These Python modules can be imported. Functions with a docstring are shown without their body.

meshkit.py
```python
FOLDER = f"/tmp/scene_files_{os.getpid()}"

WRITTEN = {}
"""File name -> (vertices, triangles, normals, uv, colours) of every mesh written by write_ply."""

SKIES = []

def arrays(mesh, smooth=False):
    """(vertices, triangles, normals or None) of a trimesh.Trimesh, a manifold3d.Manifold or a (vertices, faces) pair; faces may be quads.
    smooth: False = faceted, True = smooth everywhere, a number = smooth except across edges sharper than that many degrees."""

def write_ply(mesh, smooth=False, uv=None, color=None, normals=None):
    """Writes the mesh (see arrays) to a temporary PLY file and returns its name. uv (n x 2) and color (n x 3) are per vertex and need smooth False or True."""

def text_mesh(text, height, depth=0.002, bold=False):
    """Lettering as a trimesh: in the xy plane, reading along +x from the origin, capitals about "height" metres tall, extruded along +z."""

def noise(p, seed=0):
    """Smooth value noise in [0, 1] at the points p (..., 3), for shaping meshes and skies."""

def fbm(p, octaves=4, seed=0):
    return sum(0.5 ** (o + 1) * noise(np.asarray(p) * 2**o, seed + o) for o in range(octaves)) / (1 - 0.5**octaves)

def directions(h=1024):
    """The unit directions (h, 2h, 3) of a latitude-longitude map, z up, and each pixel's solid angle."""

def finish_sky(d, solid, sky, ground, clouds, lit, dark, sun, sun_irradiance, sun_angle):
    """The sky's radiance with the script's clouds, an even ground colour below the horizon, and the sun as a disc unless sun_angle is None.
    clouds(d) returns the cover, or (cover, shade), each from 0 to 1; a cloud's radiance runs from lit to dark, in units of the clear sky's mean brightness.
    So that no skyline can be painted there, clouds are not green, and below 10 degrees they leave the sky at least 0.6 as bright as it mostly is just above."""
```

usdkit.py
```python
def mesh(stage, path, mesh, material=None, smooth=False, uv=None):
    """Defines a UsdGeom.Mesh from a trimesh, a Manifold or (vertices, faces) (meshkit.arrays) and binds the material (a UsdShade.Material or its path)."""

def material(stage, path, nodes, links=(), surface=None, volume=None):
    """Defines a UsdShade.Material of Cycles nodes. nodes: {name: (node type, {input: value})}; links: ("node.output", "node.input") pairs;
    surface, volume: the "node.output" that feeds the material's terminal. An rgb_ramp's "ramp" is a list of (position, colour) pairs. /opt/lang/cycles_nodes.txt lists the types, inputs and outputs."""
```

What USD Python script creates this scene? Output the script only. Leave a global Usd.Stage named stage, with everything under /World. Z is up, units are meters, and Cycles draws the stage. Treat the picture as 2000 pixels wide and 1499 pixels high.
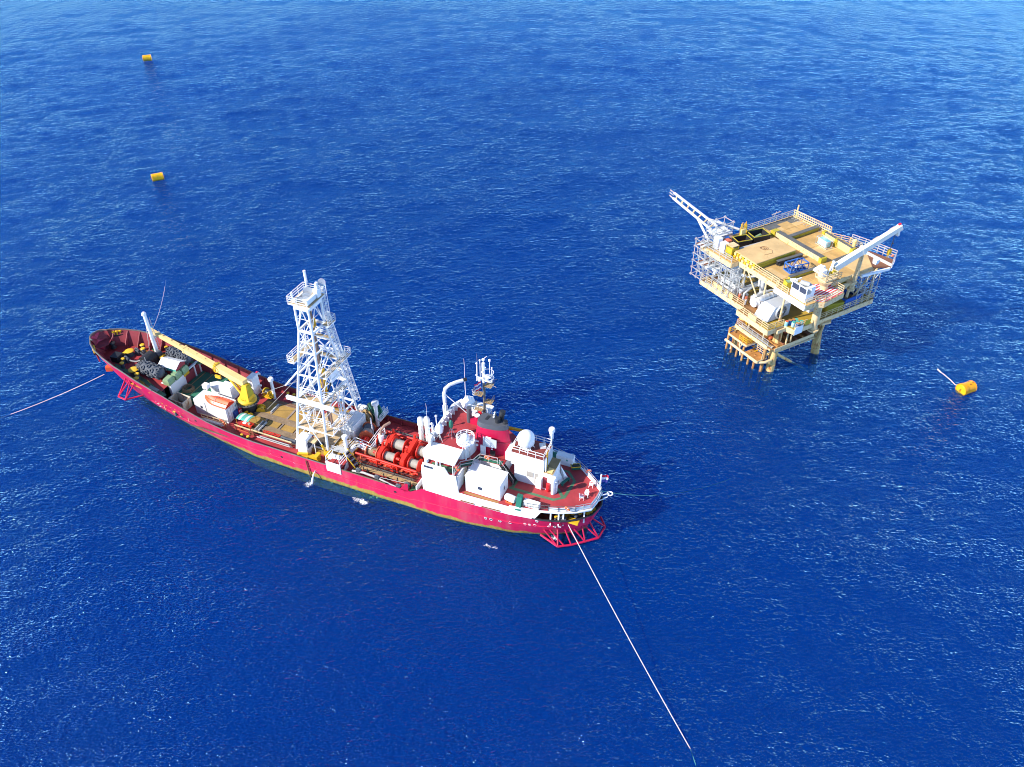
import math, random
import numpy as np
import trimesh
import usdkit, meshkit
from pxr import Usd, UsdGeom, UsdLux, UsdShade, Sdf, Gf

stage = Usd.Stage.CreateInMemory()
UsdGeom.SetStageUpAxis(stage, UsdGeom.Tokens.z)
UsdGeom.SetStageMetersPerUnit(stage, 1.0)
stage.SetDefaultPrim(UsdGeom.Xform.Define(stage, '/World').GetPrim())
UsdGeom.Scope.Define(stage, '/World/Looks')
random.seed(7)
rng = np.random.default_rng(7)

# ---------------------------------------------------------------- camera
cam = UsdGeom.Camera.Define(stage, '/World/camera')
cam.AddTranslateOp().Set(Gf.Vec3d(0, 0, 85))
cam.AddRotateXOp().Set(90 - 38.5)
cam.CreateHorizontalApertureAttr(36.0)
cam.CreateFocalLengthAttr(36.0 * 1618 / 2000)
cam.CreateClippingRangeAttr(Gf.Vec2f(0.5, 20000))
cam.CreateExposureAttr(1.12)

# ---------------------------------------------------------------- sky and sun
SUN_EL = math.radians(33)
SUN_AZ = (-0.935, -0.355)            # horizontal direction towards the sun
usdkit.material(stage, '/World/Looks/sky', {
    'sky': ('sky_texture', {'sky_type': 'single_scattering', 'sun_disc': False, 'sun_elevation': SUN_EL,
                            'sun_rotation': math.atan2(SUN_AZ[0], SUN_AZ[1]), 'altitude': 100.0, 'aerosol_density': 0.1, 'air_density': 0.55, 'ozone_density': 4.0}),
    'bg': ('background_shader', {'strength': 0.15})}, [('sky.color', 'bg.color')], surface='bg.background')
dome = UsdLux.DomeLight.Define(stage, '/World/sky')
UsdShade.MaterialBindingAPI.Apply(dome.GetPrim()).Bind(UsdShade.Material.Get(stage, '/World/Looks/sky'))
dome.GetPrim().SetCustomDataByKey('kind', 'structure')
sun = UsdLux.DistantLight.Define(stage, '/World/sun')
sun.CreateIntensityAttr(1.0)
sun.CreateAngleAttr(0.53)
sun.CreateNormalizeAttr(True)
sun.CreateColorAttr(Gf.Vec3f(1.0, 0.95, 0.87))
sun.AddRotateZOp().Set(math.degrees(math.atan2(SUN_AZ[1], SUN_AZ[0])) + 90)
sun.AddRotateXOp().Set(90 - 33)

# ---------------------------------------------------------------- materials
LOOKS = '/World/Looks/'
MATS = {}


def paint(name, col, rough=0.5, var=0.25, rust=0.0, scale=0.7, rustcol=(0.22, 0.075, 0.025), metal=0.0, spec=0.4, dark=None, streak=False):
    """Weathered paint: broad fading, fine dirt and (rust > 0) rust patches; streak stretches the patches downwards."""
    n = {'g': ('geometry', {}), 'm': ('mapping', {'scale': (1, 1, 0.22 if streak else 1)}),
         'n1': ('noise_texture', {'scale': scale, 'detail': 5.0, 'roughness': 0.6}),
         'r1': ('rgb_ramp', {'ramp': [(0.32, (0, 0, 0)), (0.72, (1, 1, 1))]}),
         'c1': ('mix', {'mix_type': 'mix', 'color1': col, 'color2': dark or tuple(c * (1 - var) for c in col)}),
         'p': ('principled_bsdf', {'roughness': rough, 'metallic': metal, 'specular_ior_level': spec})}
    l = [('g.position', 'm.vector'), ('m.vector', 'n1.vector'), ('n1.fac', 'r1.fac'), ('r1.color', 'c1.fac')]
    last = 'c1.color'
    if rust > 0:
        n['n2'] = ('noise_texture', {'scale': 2.2 * scale + 0.6, 'detail': 8.0, 'roughness': 0.68})
        n['r2'] = ('rgb_ramp', {'ramp': [(0.66 - 0.28 * rust, (0, 0, 0)), (0.74 - 0.2 * rust, (1, 1, 1))]})
        n['c2'] = ('mix', {'mix_type': 'mix', 'color2': rustcol})
        l += [('m.vector', 'n2.vector'), ('n2.fac', 'r2.fac'), ('r2.color', 'c2.fac'), (last, 'c2.color1')]
        last = 'c2.color'
    l.append((last, 'p.base_color'))
    MATS[name] = usdkit.material(stage, LOOKS + name, n, l, surface='p.BSDF')
    return MATS[name]


paint('hull_red_plain', (0.54, 0.008, 0.06), 0.45, 0.22, 0.12, 0.5, streak=True)
paint('bulwark_red', (0.30, 0.045, 0.058), 0.55, 0.35, 0.1, 0.6)
paint('deck_red', (0.40, 0.045, 0.05), 0.6, 0.3, 0.12, 0.45, rustcol=(0.16, 0.07, 0.045))
paint('deck_maroon', (0.24, 0.05, 0.04), 0.6, 0.4, 0.25, 0.5)
paint('deck_green', (0.035, 0.17, 0.105), 0.6, 0.3, 0.05, 0.5)
paint('path_green', (0.09, 0.19, 0.10), 0.6, 0.35, 0.1, 0.6)
paint('white', (0.80, 0.80, 0.79), 0.4, 0.07, 0.0, 0.5)
paint('white_worn', (0.78, 0.77, 0.74), 0.45, 0.12, 0.22, 0.8, streak=True)
paint('rig_white', (0.78, 0.78, 0.77), 0.4, 0.08, 0.12, 0.9)
paint('cream', (0.72, 0.54, 0.29), 0.45, 0.2, 0.38, 0.8, rustcol=(0.36, 0.13, 0.03))
paint('cream_leg', (0.72, 0.50, 0.20), 0.45, 0.25, 0.55, 0.5, rustcol=(0.33, 0.10, 0.02), streak=True)
paint('pile', (0.50, 0.27, 0.10), 0.6, 0.4, 0.6, 0.6, rustcol=(0.2, 0.06, 0.02), streak=True)
paint('ochre_deck', (0.60, 0.37, 0.13), 0.65, 0.35, 0.3, 0.5, rustcol=(0.30, 0.20, 0.10))
paint('ochre_slab', (0.66, 0.44, 0.19), 0.65, 0.25, 0.22, 0.5, rustcol=(0.42, 0.26, 0.10))
paint('mustard', (0.50, 0.40, 0.03), 0.5, 0.3, 0.25, 0.6)
paint('rig_yellow', (0.72, 0.42, 0.02), 0.45, 0.25, 0.2, 0.7)
paint('crane_yellow', (0.78, 0.46, 0.03), 0.4, 0.15, 0.08, 0.5)
paint('boom_cream', (0.80, 0.56, 0.22), 0.4, 0.12, 0.06, 0.4)
paint('crane_white', (0.74, 0.75, 0.68), 0.4, 0.1, 0.1, 0.6)
paint('deck_yellow', (0.55, 0.33, 0.03), 0.55, 0.35, 0.2, 0.7)
paint('lower_deck', (0.42, 0.27, 0.03), 0.6, 0.3, 0.3, 0.5, rustcol=(0.22, 0.10, 0.03))
paint('lower_deck_rust', (0.34, 0.16, 0.05), 0.65, 0.4, 0.4, 0.6)
paint('landing_rust', (0.48, 0.22, 0.06), 0.65, 0.35, 0.35, 0.7, rustcol=(0.3, 0.1, 0.03))
paint('black', (0.025, 0.026, 0.03), 0.5, 0.3, 0.0, 1.0)
paint('beam_grey', (0.13, 0.13, 0.12), 0.6, 0.35, 0.2, 0.8)
paint('funnel_grey', (0.085, 0.09, 0.105), 0.45, 0.15, 0.0, 0.6)
paint('rubber', (0.10, 0.112, 0.135), 0.75, 0.4, 0.0, 1.5)
paint('wood', (0.44, 0.29, 0.13), 0.75, 0.4, 0.1, 1.2, rustcol=(0.26, 0.17, 0.09))
paint('hatch_ochre', (0.40, 0.235, 0.055), 0.7, 0.3, 0.22, 0.5, rustcol=(0.22, 0.13, 0.05))
paint('plank', (0.27, 0.185, 0.11), 0.8, 0.4, 0.2, 0.9, rustcol=(0.4, 0.32, 0.24))
paint('grating', (0.52, 0.37, 0.20), 0.7, 0.3, 0.15, 1.5)
paint('hatch_edge', (0.33, 0.25, 0.19), 0.7, 0.4, 0.3, 1.0)
paint('steel', (0.42, 0.43, 0.44), 0.35, 0.25, 0.1, 1.0, metal=0.5)
paint('silver', (0.60, 0.62, 0.64), 0.35, 0.2, 0.06, 1.0, metal=0.35)
paint('cooler_grey', (0.46, 0.49, 0.53), 0.45, 0.15, 0.05, 0.5)
paint('galv', (0.55, 0.55, 0.53), 0.45, 0.2, 0.15, 1.0, metal=0.3)
paint('winch_red', (0.66, 0.035, 0.02), 0.4, 0.25, 0.08, 0.8)
paint('winch_orange', (0.62, 0.14, 0.06), 0.5, 0.25, 0.15, 0.8)
paint('rope', (0.36, 0.33, 0.28), 0.85, 0.3, 0.0, 2.0)
paint('rope_brown', (0.27, 0.19, 0.11), 0.85, 0.3, 0.0, 2.0)
paint('line_white', (0.62, 0.60, 0.54), 0.8, 0.2, 0.0, 2.0)
paint('green_tarp', (0.015, 0.15, 0.10), 0.5, 0.3, 0.0, 1.0)
paint('pale_green', (0.25, 0.36, 0.19), 0.65, 0.3, 0.0, 1.0)
paint('teal', (0.10, 0.45, 0.36), 0.5, 0.3, 0.0, 1.2)
paint('orange', (0.78, 0.12, 0.035), 0.35, 0.15, 0.0, 0.8)
paint('life_orange', (0.85, 0.15, 0.04), 0.45, 0.12, 0.0, 2.0)
paint('blue', (0.02, 0.09, 0.34), 0.45, 0.3, 0.1, 1.0)
paint('basket_blue', (0.05, 0.16, 0.48), 0.45, 0.2, 0.08, 1.0)
paint('skip_teal', (0.12, 0.42, 0.48), 0.45, 0.3, 0.0, 1.0, dark=(0.55, 0.68, 0.70))
paint('buoy_yellow', (0.80, 0.44, 0.01), 0.4, 0.15, 0.0, 0.8)
paint('buoy_amber', (0.85, 0.36, 0.005), 0.4, 0.15, 0.0, 0.8)
paint('brown_pipe', (0.33, 0.20, 0.15), 0.6, 0.3, 0.2, 0.8)
paint('window', (0.05, 0.06, 0.09), 0.12, 0.1, 0.0, 1.0)
paint('vent_grey', (0.38, 0.35, 0.31), 0.7, 0.2, 0.0, 1.0)
paint('flag_red', (0.6, 0.02, 0.05), 0.7, 0.1)
paint('flag_white', (0.75, 0.75, 0.75), 0.7, 0.1)
paint('flag_blue', (0.06, 0.06, 0.30), 0.7, 0.1)
paint('sign_red', (0.62, 0.02, 0.03), 0.4, 0.1)
paint('rack_brown', (0.22, 0.09, 0.045), 0.65, 0.3, 0.2, 1.0)
paint('underwater', (0.62, 0.60, 0.16), 0.8, 0.4, 0.3, 1.2, rustcol=(0.25, 0.42, 0.14))
paint('grime', (0.16, 0.11, 0.07), 0.8, 0.4, 0.3, 1.5)
paint('container_white', (0.78, 0.79, 0.79), 0.45, 0.1, 0.06, 0.9, streak=True)
paint('skip_rusty', (0.70, 0.62, 0.50), 0.6, 0.2, 0.42, 0.9, rustcol=(0.34, 0.17, 0.08), streak=True)
paint('foam', (0.85, 0.88, 0.90), 0.7, 0.1, 0.0, 2.0)
paint('clothes_dark', (0.05, 0.06, 0.12), 0.8, 0.2)
paint('skin', (0.35, 0.20, 0.13), 0.6, 0.1)
paint('hardhat', (0.75, 0.5, 0.03), 0.4, 0.1)

# the hull: red topsides over a weed-stained waterline
usdkit.material(stage, LOOKS + 'hull', {
    'g': ('geometry', {}), 's': ('separate_xyz', {}), 'm': ('mapping', {'scale': (1, 1, 0.2)}),
    'n1': ('noise_texture', {'scale': 0.35, 'detail': 6.0, 'roughness': 0.62}), 'r1': ('rgb_ramp', {'ramp': [(0.30, (0.56, 0.004, 0.060)), (0.52, (0.54, 0.016, 0.075)), (0.66, (0.50, 0.06, 0.10)), (0.78, (0.36, 0.010, 0.035))]}),
    'n2': ('noise_texture', {'scale': 1.7, 'detail': 8.0, 'roughness': 0.7}), 'r2': ('rgb_ramp', {'ramp': [(0.60, (0, 0, 0)), (0.70, (1, 1, 1))]}),
    'c2': ('mix', {'color2': (0.40, 0.16, 0.07)}), 'k2': ('math', {'math_type': 'multiply', 'value2': 0.55}),
    'n3': ('noise_texture', {'scale': 0.5, 'detail': 6.0, 'roughness': 0.65}), 'a': ('math', {'math_type': 'multiply_add', 'value2': 1.6, 'value3': -0.12}),
    'd': ('math', {'math_type': 'subtract'}), 'q': ('map_range', {'from_min': -0.08, 'from_max': 0.08, 'clamp': True}),
    'fr': ('rgb_ramp', {'ramp': [(0.3, (0.20, 0.13, 0.03)), (0.55, (0.36, 0.25, 0.05)), (0.7, (0.15, 0.19, 0.05))]}),
    'c3': ('mix', {}), 'p': ('principled_bsdf', {'roughness': 0.42, 'specular_ior_level': 0.4})},
    [('g.position', 's.vector'), ('g.position', 'm.vector'), ('m.vector', 'n1.vector'), ('n1.fac', 'r1.fac'), ('m.vector', 'n2.vector'), ('n2.fac', 'r2.fac'),
     ('r2.color', 'k2.value1'), ('k2.value', 'c2.fac'), ('r1.color', 'c2.color1'), ('g.position', 'n3.vector'), ('n3.fac', 'a.value1'), ('s.z', 'd.value1'), ('a.value', 'd.value2'),
     ('d.value', 'q.value'), ('n2.fac', 'fr.fac'), ('q.result', 'c3.fac'), ('fr.color', 'c3.color1'), ('c2.color', 'c3.color2'), ('c3.color', 'p.base_color')], surface='p.BSDF')
MATS['hull'] = UsdShade.Material.Get(stage, LOOKS + 'hull')

# radial stripes are not needed; the crane deck has painted stripes built as geometry
# ---------------------------------------------------------------- mesh helpers


class B:
    """Collects shapes into one mesh."""

    def __init__(self):
        self.v, self.f, self.n = [], [], 0

    def add(self, v, f):
        v = np.asarray(v, float).reshape(-1, 3)
        f = np.asarray(f, int)
        if f.shape[1] == 4:
            f = np.vstack([f[:, [0, 1, 2]], f[:, [0, 2, 3]]])
        self.v.append(v)
        self.f.append(f + self.n)
        self.n += len(v)
        return self

    def tm(self, m):
        return self.add(m.vertices, m.faces)

    def hexa(self, p):
        """8 corners: bottom ring 0-3, top ring 4-7."""
        return self.add(p, [[3, 2, 1, 0], [4, 5, 6, 7], [0, 1, 5, 4], [1, 2, 6, 5], [2, 3, 7, 6], [3, 0, 4, 7]])

    def box(self, x0, x1, y0, y1, z0, z1):
        x0, x1 = sorted((x0, x1)); y0, y1 = sorted((y0, y1)); z0, z1 = sorted((z0, z1))
        return self.hexa([(x0, y0, z0), (x1, y0, z0), (x1, y1, z0), (x0, y1, z0), (x0, y0, z1), (x1, y0, z1), (x1, y1, z1), (x0, y1, z1)])

    def cbox(self, c, s, rz=0.0):
        """centre-bottom box rotated about z."""
        a, b, h = s[0] / 2, s[1] / 2, s[2]
        q = np.array([(-a, -b), (a, -b), (a, b), (-a, b)])
        r = np.array([[math.cos(rz), -math.sin(rz)], [math.sin(rz), math.cos(rz)]])
        q = q @ r.T + np.array(c[:2])
        return self.hexa([(*p, c[2]) for p in q] + [(*p, c[2] + h) for p in q])

    def bar(self, p0, p1, w=0.1, h=None, up=(0, 0, 1)):
        """square bar between two points."""
        p0, p1 = np.asarray(p0, float), np.asarray(p1, float)
        d = p1 - p0
        L = np.linalg.norm(d)
        if L < 1e-6:
            return self
        d /= L
        u = np.asarray(up, float)
        if abs(d @ u) > 0.97:
            u = np.array([1.0, 0, 0])
        s = np.cross(d, u); s /= np.linalg.norm(s)
        t = np.cross(s, d)
        h = w if h is None else h
        a, b = s * w / 2, t * h / 2
        return self.hexa([p0 - a - b, p0 + a - b, p0 + a + b, p0 - a + b, p1 - a - b, p1 + a - b, p1 + a + b, p1 - a + b])

    def tube(self, pts, r=0.1, n=8, caps=True):
        p = np.asarray(pts, float)
        r = np.broadcast_to(np.asarray(r, float), (len(p),))
        t = np.gradient(p, axis=0)
        t /= np.linalg.norm(t, axis=1, keepdims=True) + 1e-12
        a = np.cross(t[0], [0, 0, 1.0] if abs(t[0][2]) < 0.9 else [1.0, 0, 0]); a /= np.linalg.norm(a)
        V = []
        ang = np.arange(n) * 2 * math.pi / n
        for i in range(len(p)):
            a = a - t[i] * (a @ t[i]); a /= np.linalg.norm(a) + 1e-12
            b = np.cross(t[i], a)
            V.append(p[i] + r[i] * (np.cos(ang)[:, None] * a + np.sin(ang)[:, None] * b))
        V = np.vstack(V)
        F = []
        for i in range(len(p) - 1):
            for j in range(n):
                k = (j + 1) % n
                F.append([i * n + j, i * n + k, (i + 1) * n + k, (i + 1) * n + j])
        self.add(V, F)
        if caps:
            for i, rev in ((0, True), (len(p) - 1, False)):
                ring = V[i * n:(i + 1) * n]
                fan = [[0, k + 1, k] if rev else [0, k, k + 1] for k in range(1, n - 1)]
                self.add(ring, fan)
        return self

    def cyl(self, p0, p1, r, r1=None, n=12):
        return self.tube([p0, p1], [r, r if r1 is None else r1], n)

    def lathe(self, c, prof, n=16, axis='z'):
        """profile (r, h) pairs turned about an axis through c."""
        pr = np.asarray(prof, float)
        ang = np.arange(n) * 2 * math.pi / n
        V = np.stack([np.outer(pr[:, 0], np.cos(ang)), np.outer(pr[:, 0], np.sin(ang)), np.repeat(pr[:, 1:2], n, 1)], -1).reshape(-1, 3)
        if not isinstance(axis, str):
            z = np.asarray(axis, float); z /= np.linalg.norm(z)
            x = np.cross([0, 0, 1.0], z); x = np.array([1.0, 0, 0]) if np.linalg.norm(x) < 1e-6 else x / np.linalg.norm(x)
            V = V @ np.stack([x, np.cross(z, x), z])
        elif axis == 'x':
            V = V[:, [2, 0, 1]]
        elif axis == 'y':
            V = V[:, [1, 2, 0]]
        F = [[i * n + j, i * n + (j + 1) % n, (i + 1) * n + (j + 1) % n, (i + 1) * n + j] for i in range(len(pr) - 1) for j in range(n)]
        return self.add(V + np.asarray(c, float), F)

    def sphere(self, c, r, n=10, sz=1.0):
        th = np.linspace(0, math.pi, n // 2 + 2)
        return self.lathe(c, [(max(r * math.sin(t), 1e-4), -r * sz * math.cos(t)) for t in th], n)

    def torus(self, c, R, r, axis='z', n=18, m=8, a0=0, a1=2 * math.pi):
        """ring about an axis."""
        full = abs(a1 - a0 - 2 * math.pi) < 1e-6
        th = np.linspace(a0, a1, n + 1)
        x, y = {'z': ((1, 0, 0), (0, 1, 0)), 'x': ((0, 1, 0), (0, 0, 1)), 'y': ((0, 0, 1), (1, 0, 0))}[axis] if isinstance(axis, str) else axis
        x, y = np.asarray(x, float), np.asarray(y, float)
        return self.tube([np.asarray(c, float) + R * (math.cos(t) * x + math.sin(t) * y) for t in th], r, m, caps=not full)

    def prism(self, poly, z0, z1):
        """vertical prism over a simple polygon; z0, z1 numbers or per-vertex lists."""
        from shapely.geometry import Polygon
        poly = np.asarray(poly, float)
        if Polygon(poly).exterior.is_ccw is False:
            poly = poly[::-1]
            z0 = z0[::-1] if np.ndim(z0) else z0
            z1 = z1[::-1] if np.ndim(z1) else z1
        n = len(poly)
        import mapbox_earcut as me
        tri = np.asarray(me.triangulate_float64(poly, np.array([n]))).reshape(-1, 3)
        a = np.cross(poly[tri[:, 1]] - poly[tri[:, 0]], poly[tri[:, 2]] - poly[tri[:, 0]])
        tri[a < 0] = tri[a < 0][:, ::-1]
        lo = np.column_stack([poly, np.broadcast_to(z0, (n,))]); hi = np.column_stack([poly, np.broadcast_to(z1, (n,))])
        self.add(hi, tri); self.add(lo, tri[:, ::-1])
        return self.add(np.vstack([lo, hi]), [[i, (i + 1) % n, n + (i + 1) % n, n + i] for i in range(n)])

    def strip(self, A, C):
        """ruled sheet between two polylines."""
        n = len(A)
        return self.add(np.vstack([A, C]), [[i, i + 1, n + i + 1, n + i] for i in range(n - 1)])

    def xform(self, M):
        M = np.asarray(M, float)
        self.v = [v @ M[:3, :3].T + M[:3, 3] for v in self.v]
        return self


def rail(b, pts, h=1.05, mid=(0.55,), r=0.025, post=1.5, up=None):
    """pipe handrail along a polyline of deck points."""
    p = np.asarray(pts, float)
    for a, c in zip(p[:-1], p[1:]):
        L = np.linalg.norm(c - a)
        k = max(1, int(round(L / post)))
        for i in range(k + 1):
            q = a + (c - a) * i / k
            b.bar(q, q + [0, 0, h], 2 * r)
        for z in (h,) + tuple(mid):
            b.bar(a + [0, 0, z], c + [0, 0, z], 2 * r)
    return b


def ladder(b, p0, p1, w=0.45, side=(1, 0, 0), step=0.32, r=0.025, cage=False, out=(0, 1, 0)):
    p0, p1, s = np.asarray(p0, float), np.asarray(p1, float), np.asarray(side, float) * w / 2
    b.bar(p0 - s, p1 - s, 2 * r); b.bar(p0 + s, p1 + s, 2 * r)
    k = int(np.linalg.norm(p1 - p0) / step)
    for i in range(1, k):
        q = p0 + (p1 - p0) * i / k
        b.bar(q - s, q + s, 1.4 * r)
    if cage:
        o = np.asarray(out, float)
        n = max(2, int(np.linalg.norm(p1 - p0) / 0.9))
        rings = []
        for i in range(n + 1):
            q = p0 + (p1 - p0) * i / n
            ring = [q - s * 1.3, q - s * 1.5 + o * 0.4, q - s * 0.7 + o * 0.72, q + s * 0.7 + o * 0.72, q + s * 1.5 + o * 0.4, q + s * 1.3]
            for a, c in zip(ring[:-1], ring[1:]):
                b.bar(a, c, 2 * r)
            rings.append(ring)
        for j in (1, 2, 3, 4):
            b.bar(rings[0][j], rings[-1][j], 1.6 * r)
    return b


# ---------------------------------------------------------------- scene graph helpers
USED = {}


def fresh(parent, name):
    k = USED.get((parent, name), 0)
    USED[(parent, name)] = k + 1
    return f'{parent}/{name}' if k == 0 else f'{parent}/{name}_{k:03d}'


def tag(p, label=None, cat=None, group=None, kind=None):
    p = p.GetPrim() if hasattr(p, 'GetPrim') else p
    for k, v in (('label', label), ('category', cat), ('group', group), ('kind', kind)):
        if v:
            p.SetCustomDataByKey(k, v)
    return p


def frame_matrix(o, ang, z=0.0):
    return (o[0], o[1], z, ang)


SHIP = (10.64, 75.89, 157.4)      # stern at the waterline, heading: x forward, y to port, z up
RIG = (43.4, 110.7, 30.5)         # front leg of the platform


def thing(name, label, cat, at=(0, 0, 0), rz=0.0, frame=None, group=None, kind=None):
    """an Xform at the thing's base; at and rz (degrees) are in the frame of the ship, the platform or the world."""
    path = fresh('/World', name)
    x = UsdGeom.Xform.Define(stage, path)
    fx, fy, fa = frame or (0, 0, 0)
    c, s = math.cos(math.radians(fa)), math.sin(math.radians(fa))
    x.AddTranslateOp().Set(Gf.Vec3d(fx + c * at[0] - s * at[1], fy + s * at[0] + c * at[1], at[2]))
    x.AddRotateZOp().Set(fa + rz)
    return tag(x, label, cat, group, kind).GetPath().pathString


def node(parent, name, label=None):
    path = fresh(parent, name)
    p = UsdGeom.Xform.Define(stage, path)
    tag(p, label)
    return path


def part(parent, name, b, mat, smooth=False, label=None, kind=None):
    path = fresh(parent, name)
    V = np.vstack(b.v); F = np.vstack(b.f)
    m = usdkit.mesh(stage, path, trimesh.Trimesh(V, F, process=False), MATS[mat], smooth=smooth)
    tag(m, label, kind=kind)
    return path


def copy(src, label, at, rz=0.0, frame=None, group=None):
    """another individual of a thing, drawn from the first one's parts."""
    was = stage.GetPrimAtPath(src)
    d = was.GetCustomData()
    base = src.rsplit('/', 1)[1]
    base = base[:-4] if base[-4:-3] == '_' and base[-3:].isdigit() else base
    path = thing(base, label, d['category'], at, rz, frame, group or d.get('group'))
    p = stage.GetPrimAtPath(path)
    p.GetReferences().AddInternalReference(src)
    p.SetInstanceable(True)
    return path

# ================================================================ the sea
def graded(lo, hi, fine, far, k):
    """even spacing between lo and hi, growing beyond to far."""
    mid = np.arange(lo, hi + fine / 2, fine)
    out = fine * np.cumsum(1.07 ** np.arange(k))
    out *= 1.0
    up = hi + out[out < far]
    dn = lo - out[out < far]
    return np.concatenate([dn[::-1], mid, up])


def swell(x, y):
    p = np.stack([x * 0.05 + y * 0.016, y * 0.075 - x * 0.02, 0 * x], -1)
    q = np.stack([x * 0.16 + y * 0.05, y * 0.26 - x * 0.08, 0 * x], -1)
    return 0.45 * (meshkit.fbm(p, 2, 3) - 0.5) + 0.30 * (meshkit.fbm(q, 3, 11) - 0.5)


xs = graded(-150, 150, 0.8, 9000, 100)
ys = graded(20, 260, 0.8, 9000, 100)
X, Y = np.meshgrid(xs, ys)
fade = np.clip(1.4 - np.hypot(X, Y - 120) / 330, 0, 1)
Z = swell(X, Y) * fade
ny, nx = X.shape
I = np.arange(nx * ny).reshape(ny, nx)
Q = np.stack([I[:-1, :-1], I[:-1, 1:], I[1:, 1:], I[1:, :-1]], -1).reshape(-1, 4)

WATER = (0.0, 0.145, 0.68)
octaves = [(17, (0.38, 0.85), 0.23, 1.0), (-14, (1.0, 2.1), 0.30, 1.0), (25, (2.0, 3.8), 0.25, 1.0), (-35, (3.4, 5.6), 0.17, 0.0)]
wave_nodes = {'g': ('geometry', {}), 'b': ('bump', {'distance': 1.0, 'strength': 1.0, 'filter_width': 1.0}),
              'mp': ('mapping', {'scale': (0.022, 0.035, 1), 'rotation': (0, 0, 0.3)}), 'np': ('noise_texture', {'scale': 1.0, 'detail': 2.0}),
              'gust': ('map_range', {'from_min': 0.3, 'from_max': 0.7, 'to_min': 0.75, 'to_max': 1.1, 'clamp': True})}
wave_links = [('g.position', 'mp.vector'), ('mp.vector', 'np.vector'), ('np.fac', 'gust.value'), ('gust.result', 'b.strength')]
for i, (turn, sc, amp, det) in enumerate(octaves):
    wave_nodes[f'm{i}'] = ('mapping', {'rotation': (0, 0, math.radians(turn)), 'scale': (*sc, 1)})
    wave_nodes[f'n{i}'] = ('noise_texture', {'scale': 1.0, 'detail': det, 'roughness': 0.55, 'distortion': 0.6})
    wave_nodes[f'h{i}'] = ('math', {'math_type': 'multiply_add', 'value2': amp, 'value3': 0.0})
    wave_links += [('g.position', f'm{i}.vector'), (f'm{i}.vector', f'n{i}.vector'), (f'n{i}.fac', f'h{i}.value1')] + ([(f'h{i - 1}.value', f'h{i}.value3')] if i else [])
wave_links.append((f'h{len(octaves) - 1}.value', 'b.height'))
CLEAR = (0.55, 0.90, 0.97)
usdkit.material(stage, LOOKS + 'sea', {**wave_nodes,
    'body': ('diffuse_bsdf', {'color': WATER}), 'clear': ('transparent_bsdf', {'color': CLEAR}),
    'mixb': ('mix_closure', {'fac': 0.10}), 'gl': ('glossy_bsdf', {'roughness': 0.06, 'distribution': 'ggx', 'color': (0.42, 0.78, 1.0)}),
    'fr': ('fresnel', {'IOR': 1.36}), 'mix': ('mix_closure', {})},
    wave_links + [('b.normal', 'gl.normal'), ('b.normal', 'fr.normal'), ('b.normal', 'body.normal'), ('clear.BSDF', 'mixb.closure1'), ('body.BSDF', 'mixb.closure2'),
                  ('fr.fac', 'mix.fac'), ('mixb.closure', 'mix.closure1'), ('gl.BSDF', 'mix.closure2')], surface='mix.closure')
DEPTHS = [(-2.4, 0.3), (-6.5, 0.5), (-13.0, 1.0)]
sea = fresh('/World', 'water')
tag(UsdGeom.Xform.Define(stage, sea), kind='structure')
MATS['sea'] = UsdShade.Material.Get(stage, LOOKS + 'sea')
part(sea, 'water_surface', B().add(np.stack([X, Y, Z], -1).reshape(-1, 3), Q), 'sea', smooth=True)
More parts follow.
